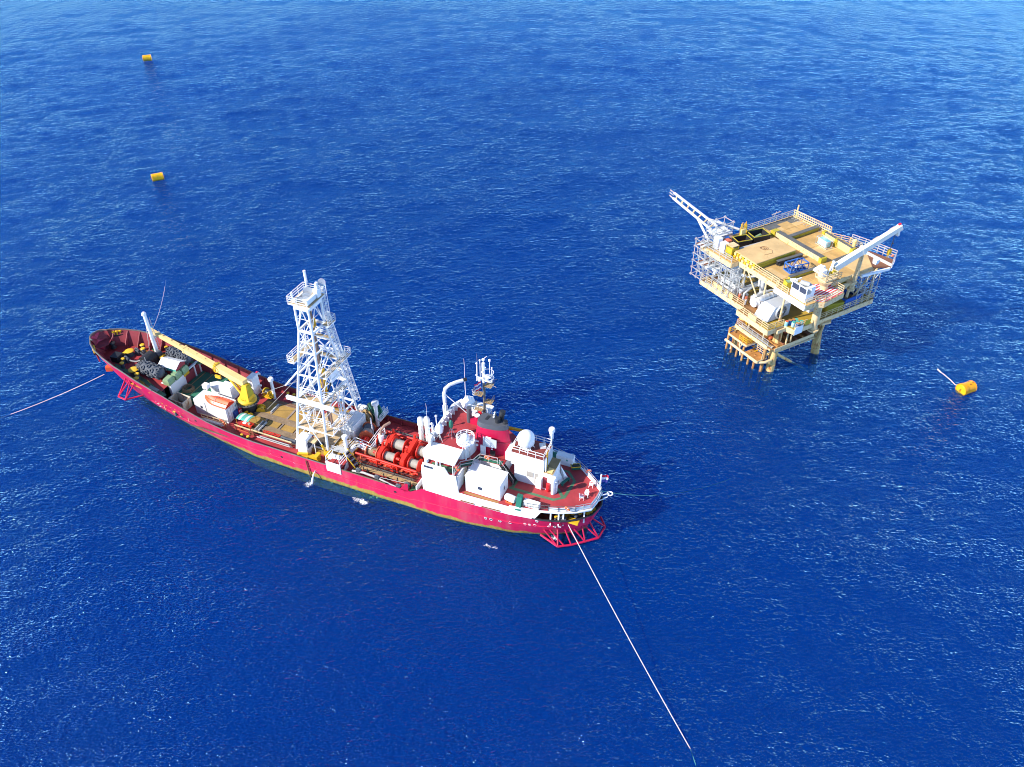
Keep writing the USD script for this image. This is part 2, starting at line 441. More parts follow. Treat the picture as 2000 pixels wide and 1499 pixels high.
for k, (zz, al) in enumerate(DEPTHS):
    MATS[f'sea_depth_{k}'] = usdkit.material(stage, LOOKS + f'sea_depth_{k}', {
        'body': ('diffuse_bsdf', {'color': WATER}), 'clear': ('transparent_bsdf', {'color': CLEAR}), 'mix': ('mix_closure', {'fac': al})},
        [('clear.BSDF', 'mix.closure1'), ('body.BSDF', 'mix.closure2')], surface='mix.closure' if al < 1 else 'body.BSDF')
    D = np.stack([X, Y, zz + 4.5 * (meshkit.fbm(np.stack([X * .06 + 7 * k, Y * .09, 0 * X], -1), 3, 20 + k) - .5) * fade * min(1, -zz / 5)], -1)[::3, ::3]
    I3 = np.arange(D.shape[0] * D.shape[1]).reshape(D.shape[:2])
    part(sea, 'water_depth', B().add(D.reshape(-1, 3), np.stack([I3[:-1, :-1], I3[:-1, 1:], I3[1:, 1:], I3[1:, :-1]], -1).reshape(-1, 4)), f'sea_depth_{k}', smooth=True)

# ================================================================ the drill ship
SH = thing('drill_ship', 'long red-hulled drill ship with white lattice derrick amidships, moored by ropes', 'ship', frame=SHIP)
UT = np.array([-1.35, -0.7, 0.6, 2.4, 5, 9.4, 15, 20, 24, 30, 40, 50, 57, 63, 67.5, 71.5, 75.5, 78.5, 80.8, 82.5, 83.4, 83.75])
BT = np.array([0.0, 2.1, 3.5, 4.7, 5.5, 6.15, 6.4, 6.4, 6.4, 6.4, 6.4, 6.4, 6.3, 6.05, 5.7, 5.3, 4.7, 3.95, 3.1, 2.05, 1.0, 0.0])
UW = np.array([0.4, 0.5, 1.3, 2.8, 5, 9.4, 15, 20, 24, 30, 40, 50, 57, 62.5, 66.5, 70, 73, 75.3, 76.8, 77.8, 78.3, 78.5])
BW = np.array([0.0, 0.7, 1.7, 2.6, 3.8, 5.2, 6.1, 6.4, 6.4, 6.4, 6.4, 6.2, 5.3, 4.4, 3.6, 2.8, 2.0, 1.4, 0.9, 0.5, 0.25, 0.0])
SHEER_U = [-2, 22.9, 23.0, 24, 50, 54, 58, 62, 66, 70, 74, 78, 82, 84]
SHEER_Z = [4.5, 4.5, 3.2, 3.2, 3.2, 3.5, 4.2, 5.2, 6.3, 7.1, 8.0, 8.6, 9.0, 9.1]


def sheer(u): return np.interp(u, SHEER_U, SHEER_Z)


def half(u):
    """half breadth at the rail."""
    return float(np.interp(u, UT, BT))


def hull_point(i, z, side):
    """station i (may be fractional) at height z."""
    ut, bt, uw, bw = (np.interp(i, np.arange(len(UT)), a) for a in (UT, BT, UW, BW))
    zt = sheer(ut)
    t = np.clip(z / max(zt, 0.1), -1, 1.3)
    if t >= 0:
        p = np.interp(ut, [0, 15, 50, 75], [0.7, 0.8, 0.8, 0.72])
        b = bw + (bt - bw) * t ** p
        u = uw + (ut - uw) * t ** 0.9
    else:
        b, u = bw * (1 + 0.12 * z), uw
    return (u, side * b, z)


_I, _HB = np.linspace(0, 21, 127), {}


def hb_at(u, z):
    """half breadth of the hull at height z."""
    z = round(z, 2)
    if z not in _HB:
        _HB[z] = np.array([hull_point(i, z, 1) for i in _I])
    return float(np.interp(u, _HB[z][:, 0], _HB[z][:, 1]))


st = np.concatenate([np.arange(0, 8, 0.5), [7.97, 8.02], np.arange(8.25, 21.01, 0.25)])
st = np.sort(np.unique(st))
hb = B()
for side in (1, -1):
    rows = []
    for i in st:
        zt = float(sheer(np.interp(i, np.arange(len(UT)), UT)))
        rows.append([hull_point(i, z, side) for z in (-3.6, -1.5, -0.4, *(zt * t for t in (0, .08, .2, .35, .5, .65, .8, .92, 1.0)))])
    R = np.array(rows)
    a, c = R.shape[:2]
    J = np.arange(a * c).reshape(a, c)
    q = np.stack([J[:-1, :-1], J[1:, :-1], J[1:, 1:], J[:-1, 1:]], -1).reshape(-1, 4)
    hb.add(R.reshape(-1, 3), q if side < 0 else q[:, ::-1])
part(SH, 'hull', hb, 'hull', smooth=50)

# rubbing strake along the topsides, both sides
for side in (1, -1):
    pts = [hull_point(i, 1.75 if 8 <= i <= 11 else float(np.interp(i, [3, 6, 8, 11, 13, 15], [3.0, 2.6, 1.9, 1.75, 1.95, 2.6])), side) for i in np.arange(3.5, 15.01, 0.25)]
    part(SH, 'rubbing_strake', B().tube([(p[0], p[1] + side * 0.03, p[2]) for p in pts], 0.075, 6), 'hull_red_plain')

# bulwark lining and its dark cap rail
DECK_F = lambda u: 5.0 + 1.4 * np.clip((u - 62) / 20, 0, 1.1)


def deck_z(u):
    return 3.5 if u < 23 else (2.2 if u < 67.8 else float(DECK_F(u)))


for side in (1, -1):
    for lo, hi in ((24.2, 37.2 if side < 0 else 34.8), (37.3, 67.7), (67.8, 83.3)):
        us = np.linspace(lo, hi, max(4, int((hi - lo) / 0.9)))
        if lo == 24.2 and side > 0:
            us = np.linspace(27.8, hi, 9)
        rows = [[(u, side * (hb_at(u, z) - 0.07), z - 0.02) for u in us for z in [deck_z(u) + t * (float(sheer(u)) - deck_z(u))]] for t in (1, .66, .33, 0)]
        bb = B()
        for r0, r1 in zip(rows[:-1], rows[1:]):
            bb.strip(r0, r1)
        part(SH, 'bulwark', bb, 'bulwark_red', smooth=40)
        part(SH, 'cap_rail', B().tube([(u, side * (half(u) - 0.05), float(sheer(u)) + 0.04) for u in us], 0.11 if lo > 60 else 0.085, 6), 'beam_grey' if lo > 36 else 'grime')
        step = 1.85 if lo > 60 else 2.3
        for u in np.arange(lo + 1.0, hi - 0.3, step):         # bulwark stays
            zt, zd = float(sheer(u)) - 0.1, deck_z(u)
            if zt - zd < 0.6:
                continue
            y = side * (hb_at(u, zt) - 0.1); yb = side * (hb_at(u, zd) - 0.1)
            w = min(0.75, 0.35 * (zt - zd))
            bb = B().hexa([(u - .05, yb, zd), (u + .05, yb, zd), (u + .05, yb - side * w, zd), (u - .05, yb - side * w, zd),
                           (u - .05, y, zt), (u + .05, y, zt), (u + .05, y - side * .08, zt), (u - .05, y - side * .08, zt)])
            part(SH, 'bulwark_stay', bb, 'bulwark_red')
# rounded bow plate between the fairleads, with the stem top
th = np.linspace(-1, 1, 15)
bowpts = [(82.35 + 1.32 * math.sqrt(max(0, 1 - t * t)), 1.55 * t) for t in th]
part(SH, 'bow_bulwark', B().strip([(u, v, 9.25) for u, v in bowpts], [(u - 0.5, v * 0.95, 7.0) for u, v in bowpts]), 'bulwark_red', smooth=60)
part(SH, 'bow_cap_rail', B().tube([(u, v, 9.28) for u, v in bowpts], 0.12, 6), 'beam_grey')
part(SH, 'bow_breasthook', B().prism([(u - 0.35, v * 0.97) for u, v in bowpts] + [(81.6, 1.2), (81.1, 0.0), (81.6, -1.2)][0:3], 7.7, 7.8), 'bulwark_red')
for side in (1, -1):                                            # roller fairleads beside the bow plate
    f = node(SH, 'roller_fairlead')
    a = np.array([80.75, side * 3.0, 0]); c = np.array([82.1, side * 1.95, 0])
    part(f, 'fairlead_sill', B().bar(a + [0, 0, 8.0], c + [0, 0, 8.0], 0.55, 0.25), 'black')
    for k in range(3):
        p = a + (c - a) * (0.2 + 0.3 * k)
        part(f, 'roller', B().lathe((p[0], p[1], 8.1), [(0.05, 0), (0.2, 0.02), (0.16, 0.3), (0.24, 0.55), (0.25, 0.66), (0.05, 0.72)], 10), 'rig_yellow', smooth=40)
        part(f, 'fairlead_post', B().bar((p[0] - .15, p[1] - side * .1, 6.3), (p[0] - .1, p[1], 8.0), 0.14), 'bulwark_red')


def deck_outline(lo, hi, inset=0.12, n=24, zf=lambda u: 2.2):
    us = np.linspace(lo, hi, n)
    hs = [max(hb_at(u, zf(u)) - inset, 0.05) for u in us]
    return [(u, h) for u, h in zip(us, hs)] + [(u, -h) for u, h in zip(us[::-1], hs[::-1])]


# decks
o = deck_outline(67.8, 82.0, 0.1, 26, lambda u: float(DECK_F(u)))
part(SH, 'foredeck', B().prism(o, [float(DECK_F(u)) - 0.08 for u, v in o], [float(DECK_F(u)) for u, v in o]), 'deck_red')
part(SH, 'main_deck', B().prism(deck_outline(22.0, 67.8, 0.1, 40), 2.1, 2.2), 'deck_red')
part(SH, 'aft_deck', B().prism(deck_outline(-0.9, 23.0, 0.1, 20, lambda u: 3.5), 3.4, 3.5), 'deck_maroon')
part(SH, 'aft_break', B().box(22.9, 23.0, -6.3, 6.3, 2.2, 4.45), 'white')

# ---------------------------------------------------------------- foredeck fittings of the ship
def FZ(u): return float(DECK_F(u))


def on_fore(poly, dz, mat, name='deck_marking', label=None, h=0.012):
    b = B()
    b.prism(poly, [FZ(u) + dz for u, v in poly], [FZ(u) + dz + h for u, v in poly])
    return part(SH, name, b, mat, label=label)


def path_poly(pts, w):
    """outline of a band of width w along a polyline."""
    p = np.asarray(pts, float)
    L, R = [], []
    for i in range(len(p)):
        a = p[max(i - 1, 0)]; c = p[min(i + 1, len(p) - 1)]
        d = (c - a) / np.linalg.norm(c - a)
        n = np.array([-d[1], d[0]])
        L.append(p[i] + n * w / 2); R.append(p[i] - n * w / 2)
    return [tuple(q) for q in L + R[::-1]]


on_fore(path_poly([(78.4, 2.3), (76.2, 2.6), (73.4, 2.9), (71.5, 3.3), (69.0, 4.1), (66.6, 4.7)], 0.65), 0.004, 'path_green')
on_fore(path_poly([(77.0, -4.0), (75.0, -3.3), (72.5, -3.0), (68.5, -3.6), (66.6, -4.2)], 0.65), 0.004, 'path_green')
on_fore([(77.4, -1.7), (77.4, -2.5), (70.5, -3.9), (69.0, -5.2), (68.4, -4.7), (70.2, -3.3)], 0.02, 'deck_yellow')
on_fore([(74.4, 3.2), (72.9, 4.8), (70.7, 5.0), (71.3, 3.6)], 0.02, 'deck_yellow')
on_fore([(70.7, 4.4), (69.0, 5.3), (68.4, 4.9), (70.4, 3.9)], 0.036, 'deck_yellow')
on_fore([(79.2, 0.5), (78.0, 0.8), (77.9, -0.2), (79.1, -0.4)], 0.02, 'deck_yellow')

# windlass under its black cover, with two chain stoppers and chains
wl = node(SH, 'windlass')
zb = FZ(74)
part(wl, 'windlass_base', B().box(72.6, 75.4, -1.9, 1.5, zb, zb + 0.25), 'black')
hood = B()
for k in range(9):
    pass
prof = [(-1.05, 0.25), (-1.0, 1.0), (-0.6, 1.5), (0, 1.62), (0.6, 1.5), (1.0, 1.0), (1.05, 0.25)]
hood.strip([(74 + a, 0.5, zb + c) for a, c in prof], [(74 + a, -1.6, zb + c) for a, c in prof])
hood.add([(74 + a, 0.5, zb + c) for a, c in prof], [[0, k + 1, k] for k in range(1, 6)]).add([(74 + a, -1.6, zb + c) for a, c in prof], [[0, k, k + 1] for k in range(1, 6)])
part(wl, 'cover', hood, 'black', smooth=50)
part(wl, 'drum', B().cyl((73.6, 0.6, zb + 0.8), (73.6, 1.7, zb + 0.8), 0.5, n=14).cyl((73.6, 1.7, zb + 0.8), (73.6, 1.85, zb + 0.8), 0.75, n=14), 'rubber', smooth=40)
part(wl, 'drum', B().cyl((73.4, -1.7, zb + 0.8), (73.4, -2.6, zb + 0.8), 0.5, n=14), 'rubber', smooth=40)
part(wl, 'post', B().cyl((72.9, 0.9, zb), (72.9, 0.9, zb + 2.3), 0.05, n=6), 'galv')
for sv, vs in ((1, 0.85), (-1, -1.5)):
    zc = FZ(77)
    part(wl, 'chain_stopper', B().box(76.6, 77.4, vs - .25, vs + .25, zc, zc + 0.8).torus((77, vs, zc + 0.8), 0.35, 0.12, 'y', 12, 6), 'rubber')
    ch = B()
    n = 26
    for i in range(n):
        t = i / (n - 1)
        p = np.array([76.5 - 1.9 * t, vs * (1 - 0.4 * t), zc + 0.55 + 0.25 * t - 0.25 * math.sin(math.pi * t)])
        ch.cbox(p - [0, 0, .06], (0.12, 0.10 if i % 2 else 0.2, 0.12))
    part(wl, 'anchor_chain', ch, 'galv' if sv > 0 else 'rubber')
part(SH, 'chain_locker_hatch', B().cbox((78.7, 1.15, FZ(78.5)), (1.25, 1.4, 1.0), 0.15).cbox((78.7, 1.15, FZ(78.5) + 1.0), (1.35, 1.5, 0.08), 0.15), 'black')


def bollard(u, v, z, r=0.5, h=0.75, two=False, rz=0.0, label=None):
    """mooring bollard: dark body, yellow mushroom top."""
    t = node(SH, 'mooring_bollard')
    for d in ((-0.55, 0.55) if two else (0,)):
        x, y = u + d * math.cos(rz), v + d * math.sin(rz)
        rr = r if not two else r * 0.55
        part(t, 'bollard_post', B().lathe((x, y, z), [(rr * 1.15, 0), (rr, 0.1), (rr * 0.85, h * 0.8), (rr * 0.95, h)], 12), 'rubber', smooth=40)
        part(t, 'bollard_cap', B().lathe((x, y, z), [(rr * 1.1, h), (rr * 1.15, h + 0.08), (rr * 0.9, h + 0.16), (0.01, h + 0.18)], 12), 'crane_yellow', smooth=40)
    return t


bollard(77.9, -0.75, FZ(77.9), 0.62, 0.75)
bollard(78.4, -0.15, FZ(78.4), 0.3, 0.55)
bollard(74.0, 2.7, FZ(73.6), 0.68, 0.9)
bollard(72.4, 3.75, FZ(72.6), 0.62, 0.95, two=True, rz=-0.9)
bollard(76.6, -2.35, FZ(76.6), 0.6, 0.95, two=True, rz=2.4)
bollard(77.0, 1.75, FZ(77), 0.55, 0.8, two=True, rz=2.2)
bollard(69.8, -5.0, FZ(69.8), 0.5, 0.8, two=True, rz=0.2)
bollard(71.0, 1.9, FZ(71), 0.6, 0.7, two=True, rz=0.4)
bollard(72.0, -1.9, FZ(72), 0.6, 0.7, two=True, rz=0.1)
bollard(69.2, -4.3, FZ(69.2), 0.5, 0.8, two=True, rz=0.1)
bollard(73.0, -4.3, FZ(73), 0.5, 0.8, two=True, rz=0.3)
bollard(64.6, 4.9, 2.2, 0.45, 0.7, two=True, rz=0.1)
bollard(52.1, 5.3, 2.2, 0.4, 0.5, two=True, rz=0.05)
bollard(51.3, -5.4, 2.2, 0.4, 0.7, two=True, rz=0.05)
for (u, v) in ((71.2, -3.9), (71.9, -4.1)):                              # white mushroom vents on the foredeck
    part(SH, 'deck_vent', B().lathe((u, v, FZ(u)), [(0.18, 0), (0.18, 0.7), (0.45, 0.72), (0.42, 0.9), (0.01, 1.0)], 12), 'white_worn', smooth=40)
for k in range(4):                                                       # mooring gear beside the port bulwark
    part(SH, 'mooring_bar', B().bar((69.9, 3.9 + .15 * k, FZ(69) + .25), (68.0, 4.2 + .15 * k, FZ(68) + .25), 0.07), 'galv')
part(SH, 'deck_locker', B().cbox((76.1, 3.3, FZ(76)), (0.8, 0.5, 0.5), 0.4), 'rubber')
part(SH, 'bow_light', B().sphere((82.0, -0.6, 7.4), 0.22, 8), 'white')
part(SH, 'bow_capstan', B().lathe((81.2, -0.8, 6.6), [(0.5, 0), (0.42, 0.2), (0.3, 0.6), (0.48, 0.9), (0.45, 1.0), (.01, 1.05)], 12), 'black', smooth=40)
part(SH, 'fire_box', B().box(73.0, 73.7, -5.25, -5.0, FZ(73) + 1.0, FZ(73) + 1.75), 'sign_red')

# white foremast that carries the boom rest
fm = node(SH, 'foremast')
part(fm, 'mast_pole', B().tube([(74.25, -2.8, FZ(74.2)), (74.25, -2.75, 9.5), (74.3, -2.7, 13.6)], [0.34, 0.32, 0.26], 14), 'white', smooth=40)
part(fm, 'mast_head', B().sphere((74.3, -2.7, 13.7), 0.36, 10).cbox((74.5, -2.7, 13.3), (0.5, 0.3, 0.25)), 'white', smooth=40)
lb = B(); ladder(lb, (73.75, -2.95, FZ(74)), (73.85, -2.85, 12.9), 0.4, (0, 1, 0), 0.35)
part(fm, 'mast_ladder', lb, 'galv')
for q in ((75.4, -2.3), (75.7, -3.6)):
    part(fm, 'mast_stay', B().cyl((74.3, -2.7, 13.3), (q[0], q[1], FZ(75)), 0.03, n=5), 'galv')
part(fm, 'boom_crutch', B().bar((74.2, -2.8, 9.0), (74.4, -4.3, 9.0), 0.3).bar((74.2, -3.1, 9.0), (74.2, -3.1, 9.5), 0.2).bar((74.2, -4.2, 9.0), (74.2, -4.2, 9.5), 0.2), 'white')

# fore break: white frame and plating over the green deck
fb = node(SH, 'deck_break')
part(fb, 'break_wall', B().box(67.75, 67.9, -4.5, 2.4, 2.2, 4.9), 'bulwark_red')
part(fb, 'break_plating', B().box(67.62, 67.74, -0.9, 2.4, 3.2, 5.2), 'white')
part(fb, 'break_rail', B().box(67.6, 67.95, -4.5, 2.55, 5.25, 5.45), 'white')
part(fb, 'yellow_panel', B().box(67.55, 67.59, -1.9, -0.7, 4.75, 5.24), 'rig_yellow')
for v in (-4.4, -3.2, -0.8, 2.45):
    part(fb, 'break_post', B().bar((67.7, v, 3.2), (67.7, v, 5.3), 0.2), 'white')
part(fb, 'wing_frame', B().box(67.6, 70.4, 2.35, 2.6, 5.3, 5.5), 'white')
part(fb, 'wing_plate', B().hexa([(69.0, 2.5, 2.3), (70.6, 2.5, 2.3), (70.6, 2.6, 2.3), (69.0, 2.6, 2.3), (69.0, 2.5, 5.3), (70.6, 2.5, 5.3), (70.6, 2.6, 5.3), (69.0, 2.6, 5.3)]), 'cooler_grey')
part(fb, 'wing_post', B().bar((67.4, 2.5, 2.4), (67.4, 2.5, 5.3), 0.22), 'white')
part(SH, 'green_deck', B().box(62.4, 67.7, -4.6, 2.1, 2.2, 3.2), 'deck_green')
for k, u in enumerate((66.9, 65.4, 63.7)):
    part(SH, 'deck_batten', B().box(u, u + 0.10, -4.5, 2.0, 3.2, 3.24), 'wood')
st_ = node(SH, 'fore_stairs')
for k in range(8):
    t = k / 7
    part(st_, 'step', B().box(70.6 - 2.2 * t, 70.95 - 2.2 * t, 3.3 + .35 * t, 4.2 + .35 * t, 5.2 - 2.8 * t, 5.26 - 2.8 * t), 'galv')
part(st_, 'stair_rail', B().bar((70.9, 3.3, 6.1), (68.4, 3.6, 3.2), 0.06).bar((70.9, 4.2, 6.1), (68.4, 4.6, 3.2), 0.06), 'rig_yellow')
rb = B(); rail(rb, [(u, hb_at(u, 4.6) - 0.45, 2.25) for u in (67.4, 65.7, 64.0, 62.3)], 2.4, (1.2,), 0.035, 1.6)
part(SH, 'railing', rb, 'cream')
for k in range(6):
    u = 67.2 - k * 0.9
    w = hb_at(u, 4.2) - 0.12
    part(SH, 'frame_bracket', B().box(u, u + 0.25, w - 0.4, w, 3.7, 4.3), 'rig_yellow')

# ---------------------------------------------------------------- deck crane
cr = node(SH, 'deck_crane')
cx, cy = 55.25, -0.15
part(cr, 'pedestal', B().lathe((cx, cy, 2.2), [(1.15, 0), (1.15, 2.0), (1.45, 2.05)], 20), 'black', smooth=40)
part(cr, 'slew_ring', B().lathe((cx, cy, 4.25), [(1.5, 0), (1.75, 0.02), (1.75, 0.16), (1.2, 0.18)], 24), 'beam_grey', smooth=40)
for k in range(20):
    a = k * math.pi / 10
    part(cr, 'ring_bolt', B().cbox((cx + 1.62 * math.cos(a), cy + 1.62 * math.sin(a), 4.43), (0.12, 0.12, 0.07), a), 'black')
part(cr, 'turret_base', B().lathe((cx, cy, 4.43), [(1.42, 0), (1.42, 0.28), (1.12, 0.5), (0.95, 0.55)], 20), 'crane_yellow', smooth=40)
part(cr, 'turret', B().hexa([(cx - .95, cy - .8, 4.9), (cx + .85, cy - .8, 4.9), (cx + .85, cy + .8, 4.9), (cx - .95, cy + .8, 4.9),
                             (cx - .75, cy - .42, 7.7), (cx - .05, cy - .42, 7.7), (cx - .05, cy + .42, 7.7), (cx - .75, cy + .42, 7.7)]), 'crane_yellow')
part(cr, 'turret_panel', B().hexa([(cx - 1.0, cy - .6, 5.6), (cx - .9, cy - .6, 5.55), (cx - .9, cy + .6, 5.55), (cx - 1.0, cy + .6, 5.6),
                                   (cx - .85, cy - .4, 7.5), (cx - .75, cy - .4, 7.5), (cx - .75, cy + .4, 7.5), (cx - .85, cy + .4, 7.5)]), 'mustard')
R0 = np.array([cx - 0.35, cy - 0.05, 7.85]); R2 = np.array([75.6, -3.9, 9.55])
dd = (R2 - R0) / np.linalg.norm(R2 - R0)
R1 = R0 + dd * 5.6
R3 = R0 + dd * 13.0
part(cr, 'main_boom', B().bar(R0, R1 + dd * 0.4, 0.95, 1.05), 'boom_cream')
part(cr, 'boom_extension', B().bar(R1, R3, 0.8, 0.85), 'boom_cream')
part(cr, 'boom_extension', B().bar(R3, R2, 0.58, 0.62), 'boom_cream', label='narrow outer boom section')
part(cr, 'boom_tip', B().bar(R2, R2 + dd * 0.5, 0.35, 0.5), 'boom_cream')
part(cr, 'boom_collar', B().bar(R1 + dd * 0.2, R1 + dd * 0.55, 1.15, 1.25).torus(R1 + dd * 0.4 + [0, 0, .55], 0.32, 0.06, (( -dd[1], dd[0], 0), (0, 0, 1)), 12, 6), 'crane_yellow')
part(cr, 'boom_collar', B().bar(R3 - dd * .1, R3 + dd * 0.25, 0.9, 0.95), 'boom_cream')
for k in range(7):
    q = R0 + dd * (6.6 + 1.9 * k)
    part(cr, 'boom_lug', B().cbox(q + [0, 0, .36], (0.16, 0.22, 0.14)), 'boom_cream')
part(cr, 'lift_cylinder', B().cyl((cx + 0.85, cy + 0.1, 5.5), R0 + dd * 4.2 - [0, 0, .5], 0.17, n=10), 'crane_yellow', smooth=40)
part(cr, 'lift_cylinder', B().cyl((cx + 0.85, cy - 0.5, 5.5), R0 + dd * 4.2 - [0, 0.3, .5], 0.17, n=10), 'crane_yellow', smooth=40)
part(cr, 'hose_bracket', B().torus(R1 + [0.2, .55, 0], 0.5, 0.05, ((1, 0, 0), (0, 0, 1)), 12, 6).box(R1[0] - .6, R1[0] + .4, R1[1] + .55, R1[1] + .8, 6.9, 7.4), 'rig_yellow')

# white machinery boxes round the crane
part(SH, 'machinery_box', B().box(58.45, 60.6, -1.95, -0.35, 3.1, 5.25).box(58.6, 60.5, -1.85, -0.45, 5.25, 5.35), 'white')
part(SH, 'machinery_box', B().prism([(62.2, -1.9), (60.7, -2.1), (60.7, -0.4), (62.4, -0.4), (63.1, -1.2)], 3.2, 4.7), 'white')
part(SH, 'machinery_box', B().box(61.9, 62.8, 0.0, 0.75, 5.02, 5.75), 'white', label='small white box on the container roof edge')
part(SH, 'machinery_box', B().hexa([(56.6, -4.9, 2.2), (59.6, -4.9, 2.2), (59.6, -3.3, 2.2), (56.6, -3.3, 2.2), (56.6, -4.9, 5.7), (57.6, -4.9, 5.7), (57.6, -3.3, 5.7), (56.6, -3.3, 5.7)]), 'white', label='sloping white casing behind the crane')
part(SH, 'pipe_bend', B().torus((56.1, -4.6, 3.2), 0.5, 0.14, 'y', 10, 8, 0, math.pi), 'white', smooth=40)
part(SH, 'control_stand', B().box(56.1, 56.8, -0.2, 0.5, 2.2, 3.9).box(56.0, 56.08, 0.4, 1.1, 2.8, 3.9), 'white')
sg = node(SH, 'warning_board')
part(sg, 'board', B().box(55.7, 55.76, 1.0, 1.75, 2.6, 3.75), 'sign_red')
for (v, z) in ((1.18, 3.3), (1.5, 3.3), (1.18, 2.9), (1.5, 2.9)):
    part(sg, 'emblem', B().box(55.66, 55.7, v - .02, v + .13, z, z + .2), 'white')
part(SH, 'gas_rack', B().box(55.9, 56.4, 1.5, 2.3, 2.2, 3.6), 'blue')
part(SH, 'hydraulic_winch', B().cyl((54.9, 1.35, 2.7), (54.0, 1.5, 2.7), 0.5, n=12).cyl((54.9, 1.3, 2.7), (54.8, 1.32, 2.7), 0.7, n=12).cyl((54.1, 1.45, 2.7), (54.0, 1.47, 2.7), 0.7, n=12), 'rig_yellow', smooth=40)
part(SH, 'hydraulic_winch', B().cyl((53.6, -0.9, 2.9), (53.2, -0.2, 2.9), 0.45, n=12).cyl((53.64, -.98, 2.9), (53.6, -.9, 2.9), 0.65, n=12).cyl((53.2, -.2, 2.9), (53.16, -.12, 2.9), 0.65, n=12), 'rig_yellow', smooth=40)
sw = node(SH, 'spooling_winch')
part(sw, 'frame', B().box(53.9, 55.7, -5.0, -3.7, 2.2, 2.4), 'rig_yellow')
part(sw, 'drum', B().cyl((55.1, -4.4, 3.0), (54.4, -4.2, 3.0), 0.42, n=14), 'black', smooth=40)
for (u, v) in ((55.3, -4.45), (54.25, -4.15), (53.85, -4.05)):
    part(sw, 'flange', B().cyl((u + .06, v - .02, 3.0), (u - .06, v + .02, 3.0), 0.62, n=16), 'rig_yellow', smooth=40)
part(sw, 'motor', B().cyl((53.85, -4.05, 3.0), (53.4, -3.95, 3.0), 0.42, n=12), 'rig_yellow', smooth=40)


def mushroom(u, v, z, h, r=0.24, R=0.42, mat='white'):
    t = node(SH, 'ventilator')
    part(t, 'vent_pipe', B().cyl((u, v, z), (u, v, z + h - 0.35), r, n=14), mat, smooth=40)
    part(t, 'vent_head', B().lathe((u, v, z + h - 0.55), [(r, 0), (R, 0.12), (R, 0.5), (R * 0.8, 0.62), (0.01, 0.66)], 16), mat, smooth=40)
    return t


mushroom(53.5, -4.1, 2.2, 4.1)
mushroom(35.9, 3.0, 2.2, 4.2)
mushroom(35.3, -4.6, 2.4, 4.6, 0.28, 0.55)
mushroom(4.96, 1.85, 6.0, 2.9, 0.26, 0.42)
mushroom(7.05, -2.9, 11.1, 1.7, 0.26, 0.42)

# ---------------------------------------------------------------- hatch deck amidships
hd = node(SH, 'hatch_deck')
part(hd, 'coaming', B().box(44.0, 54.2, -3.4, 3.7, 2.2, 2.6), 'grime')
cols = [(53.9, 51.75), (51.3, 48.75), (48.35, 46.0), (45.7, 44.1)]
for k, (a, c) in enumerate(cols):
    for (v0, v1) in ((-0.35, -1.55), (-1.58, -2.8)):
        b = B().box(a, c, v0, v1, 2.6, 2.70 + 0.012 * (k % 2))
        part(hd, 'hatch_cover', b, 'hatch_ochre')
for k, (a, c) in enumerate([(53.6, 51.4), (50.9, 48.7), (48.3, 46.0), (45.7, 44.1)]):
    for (v0, v1) in ((0.9, 1.42), (1.45, 2.05)) if k else ((0.9, 1.9), (1.93, 3.0)):
        part(hd, 'hatch_cover', B().box(a, c, v0, v1, 2.6, 2.69 + 0.014 * (k % 2)), 'hatch_ochre')
for u in (51.5, 48.55, 45.85):
    part(hd, 'hatch_beam', B().box(u - .16, u + .16, -2.85, -0.33, 2.6, 2.78), 'hatch_edge')
    part(hd, 'hatch_beam', B().box(u - .36, u - .1, 0.9, 2.1, 2.6, 2.78), 'hatch_edge')
part(hd, 'steel_beam', B().box(51.55, 51.75, -2.6, -0.6, 2.7, 2.92), 'galv', label='loose grey steel bar lying between hatches')
for k in range(5):                                                       # plank walkways between the covers
    v = -0.28 + 0.235 * k
    part(hd, 'plank', B().box(44.1, 53.9 - 0.2 * (k % 2), v, v + 0.2, 2.62, 2.72 + 0.02 * (k % 3)), 'plank')
for k in range(6):
    v = 2.12 + 0.2 * k
    part(hd, 'plank', B().box(43.9, 50.4 + 0.15 * (k % 3), v, v + 0.175, 2.62, 2.74 + 0.03 * (k % 2)), 'plank')
for k in range(4):
    v = -2.95 - 0.2 * k
    part(hd, 'plank', B().box(44.2, 52.9, v, v + 0.17, 2.62, 2.75), 'rack_brown' if k % 2 else 'plank')
for k in range(7):
    v = -3.8 - 0.17 * k
    part(SH, 'drill_rod', B().cyl((45.0 + 0.2 * (k % 3), v, 2.55), (50.3 - 0.15 * (k % 2), v, 2.55), 0.07, n=8), 'beam_grey', smooth=40)
for k in range(3):
    part(hd, 'loose_beam', B().box(50.75 + .3 * k, 50.95 + .3 * k, 1.6, 3.7, 2.72, 2.95), 'beam_grey' if k % 2 else 'galv')

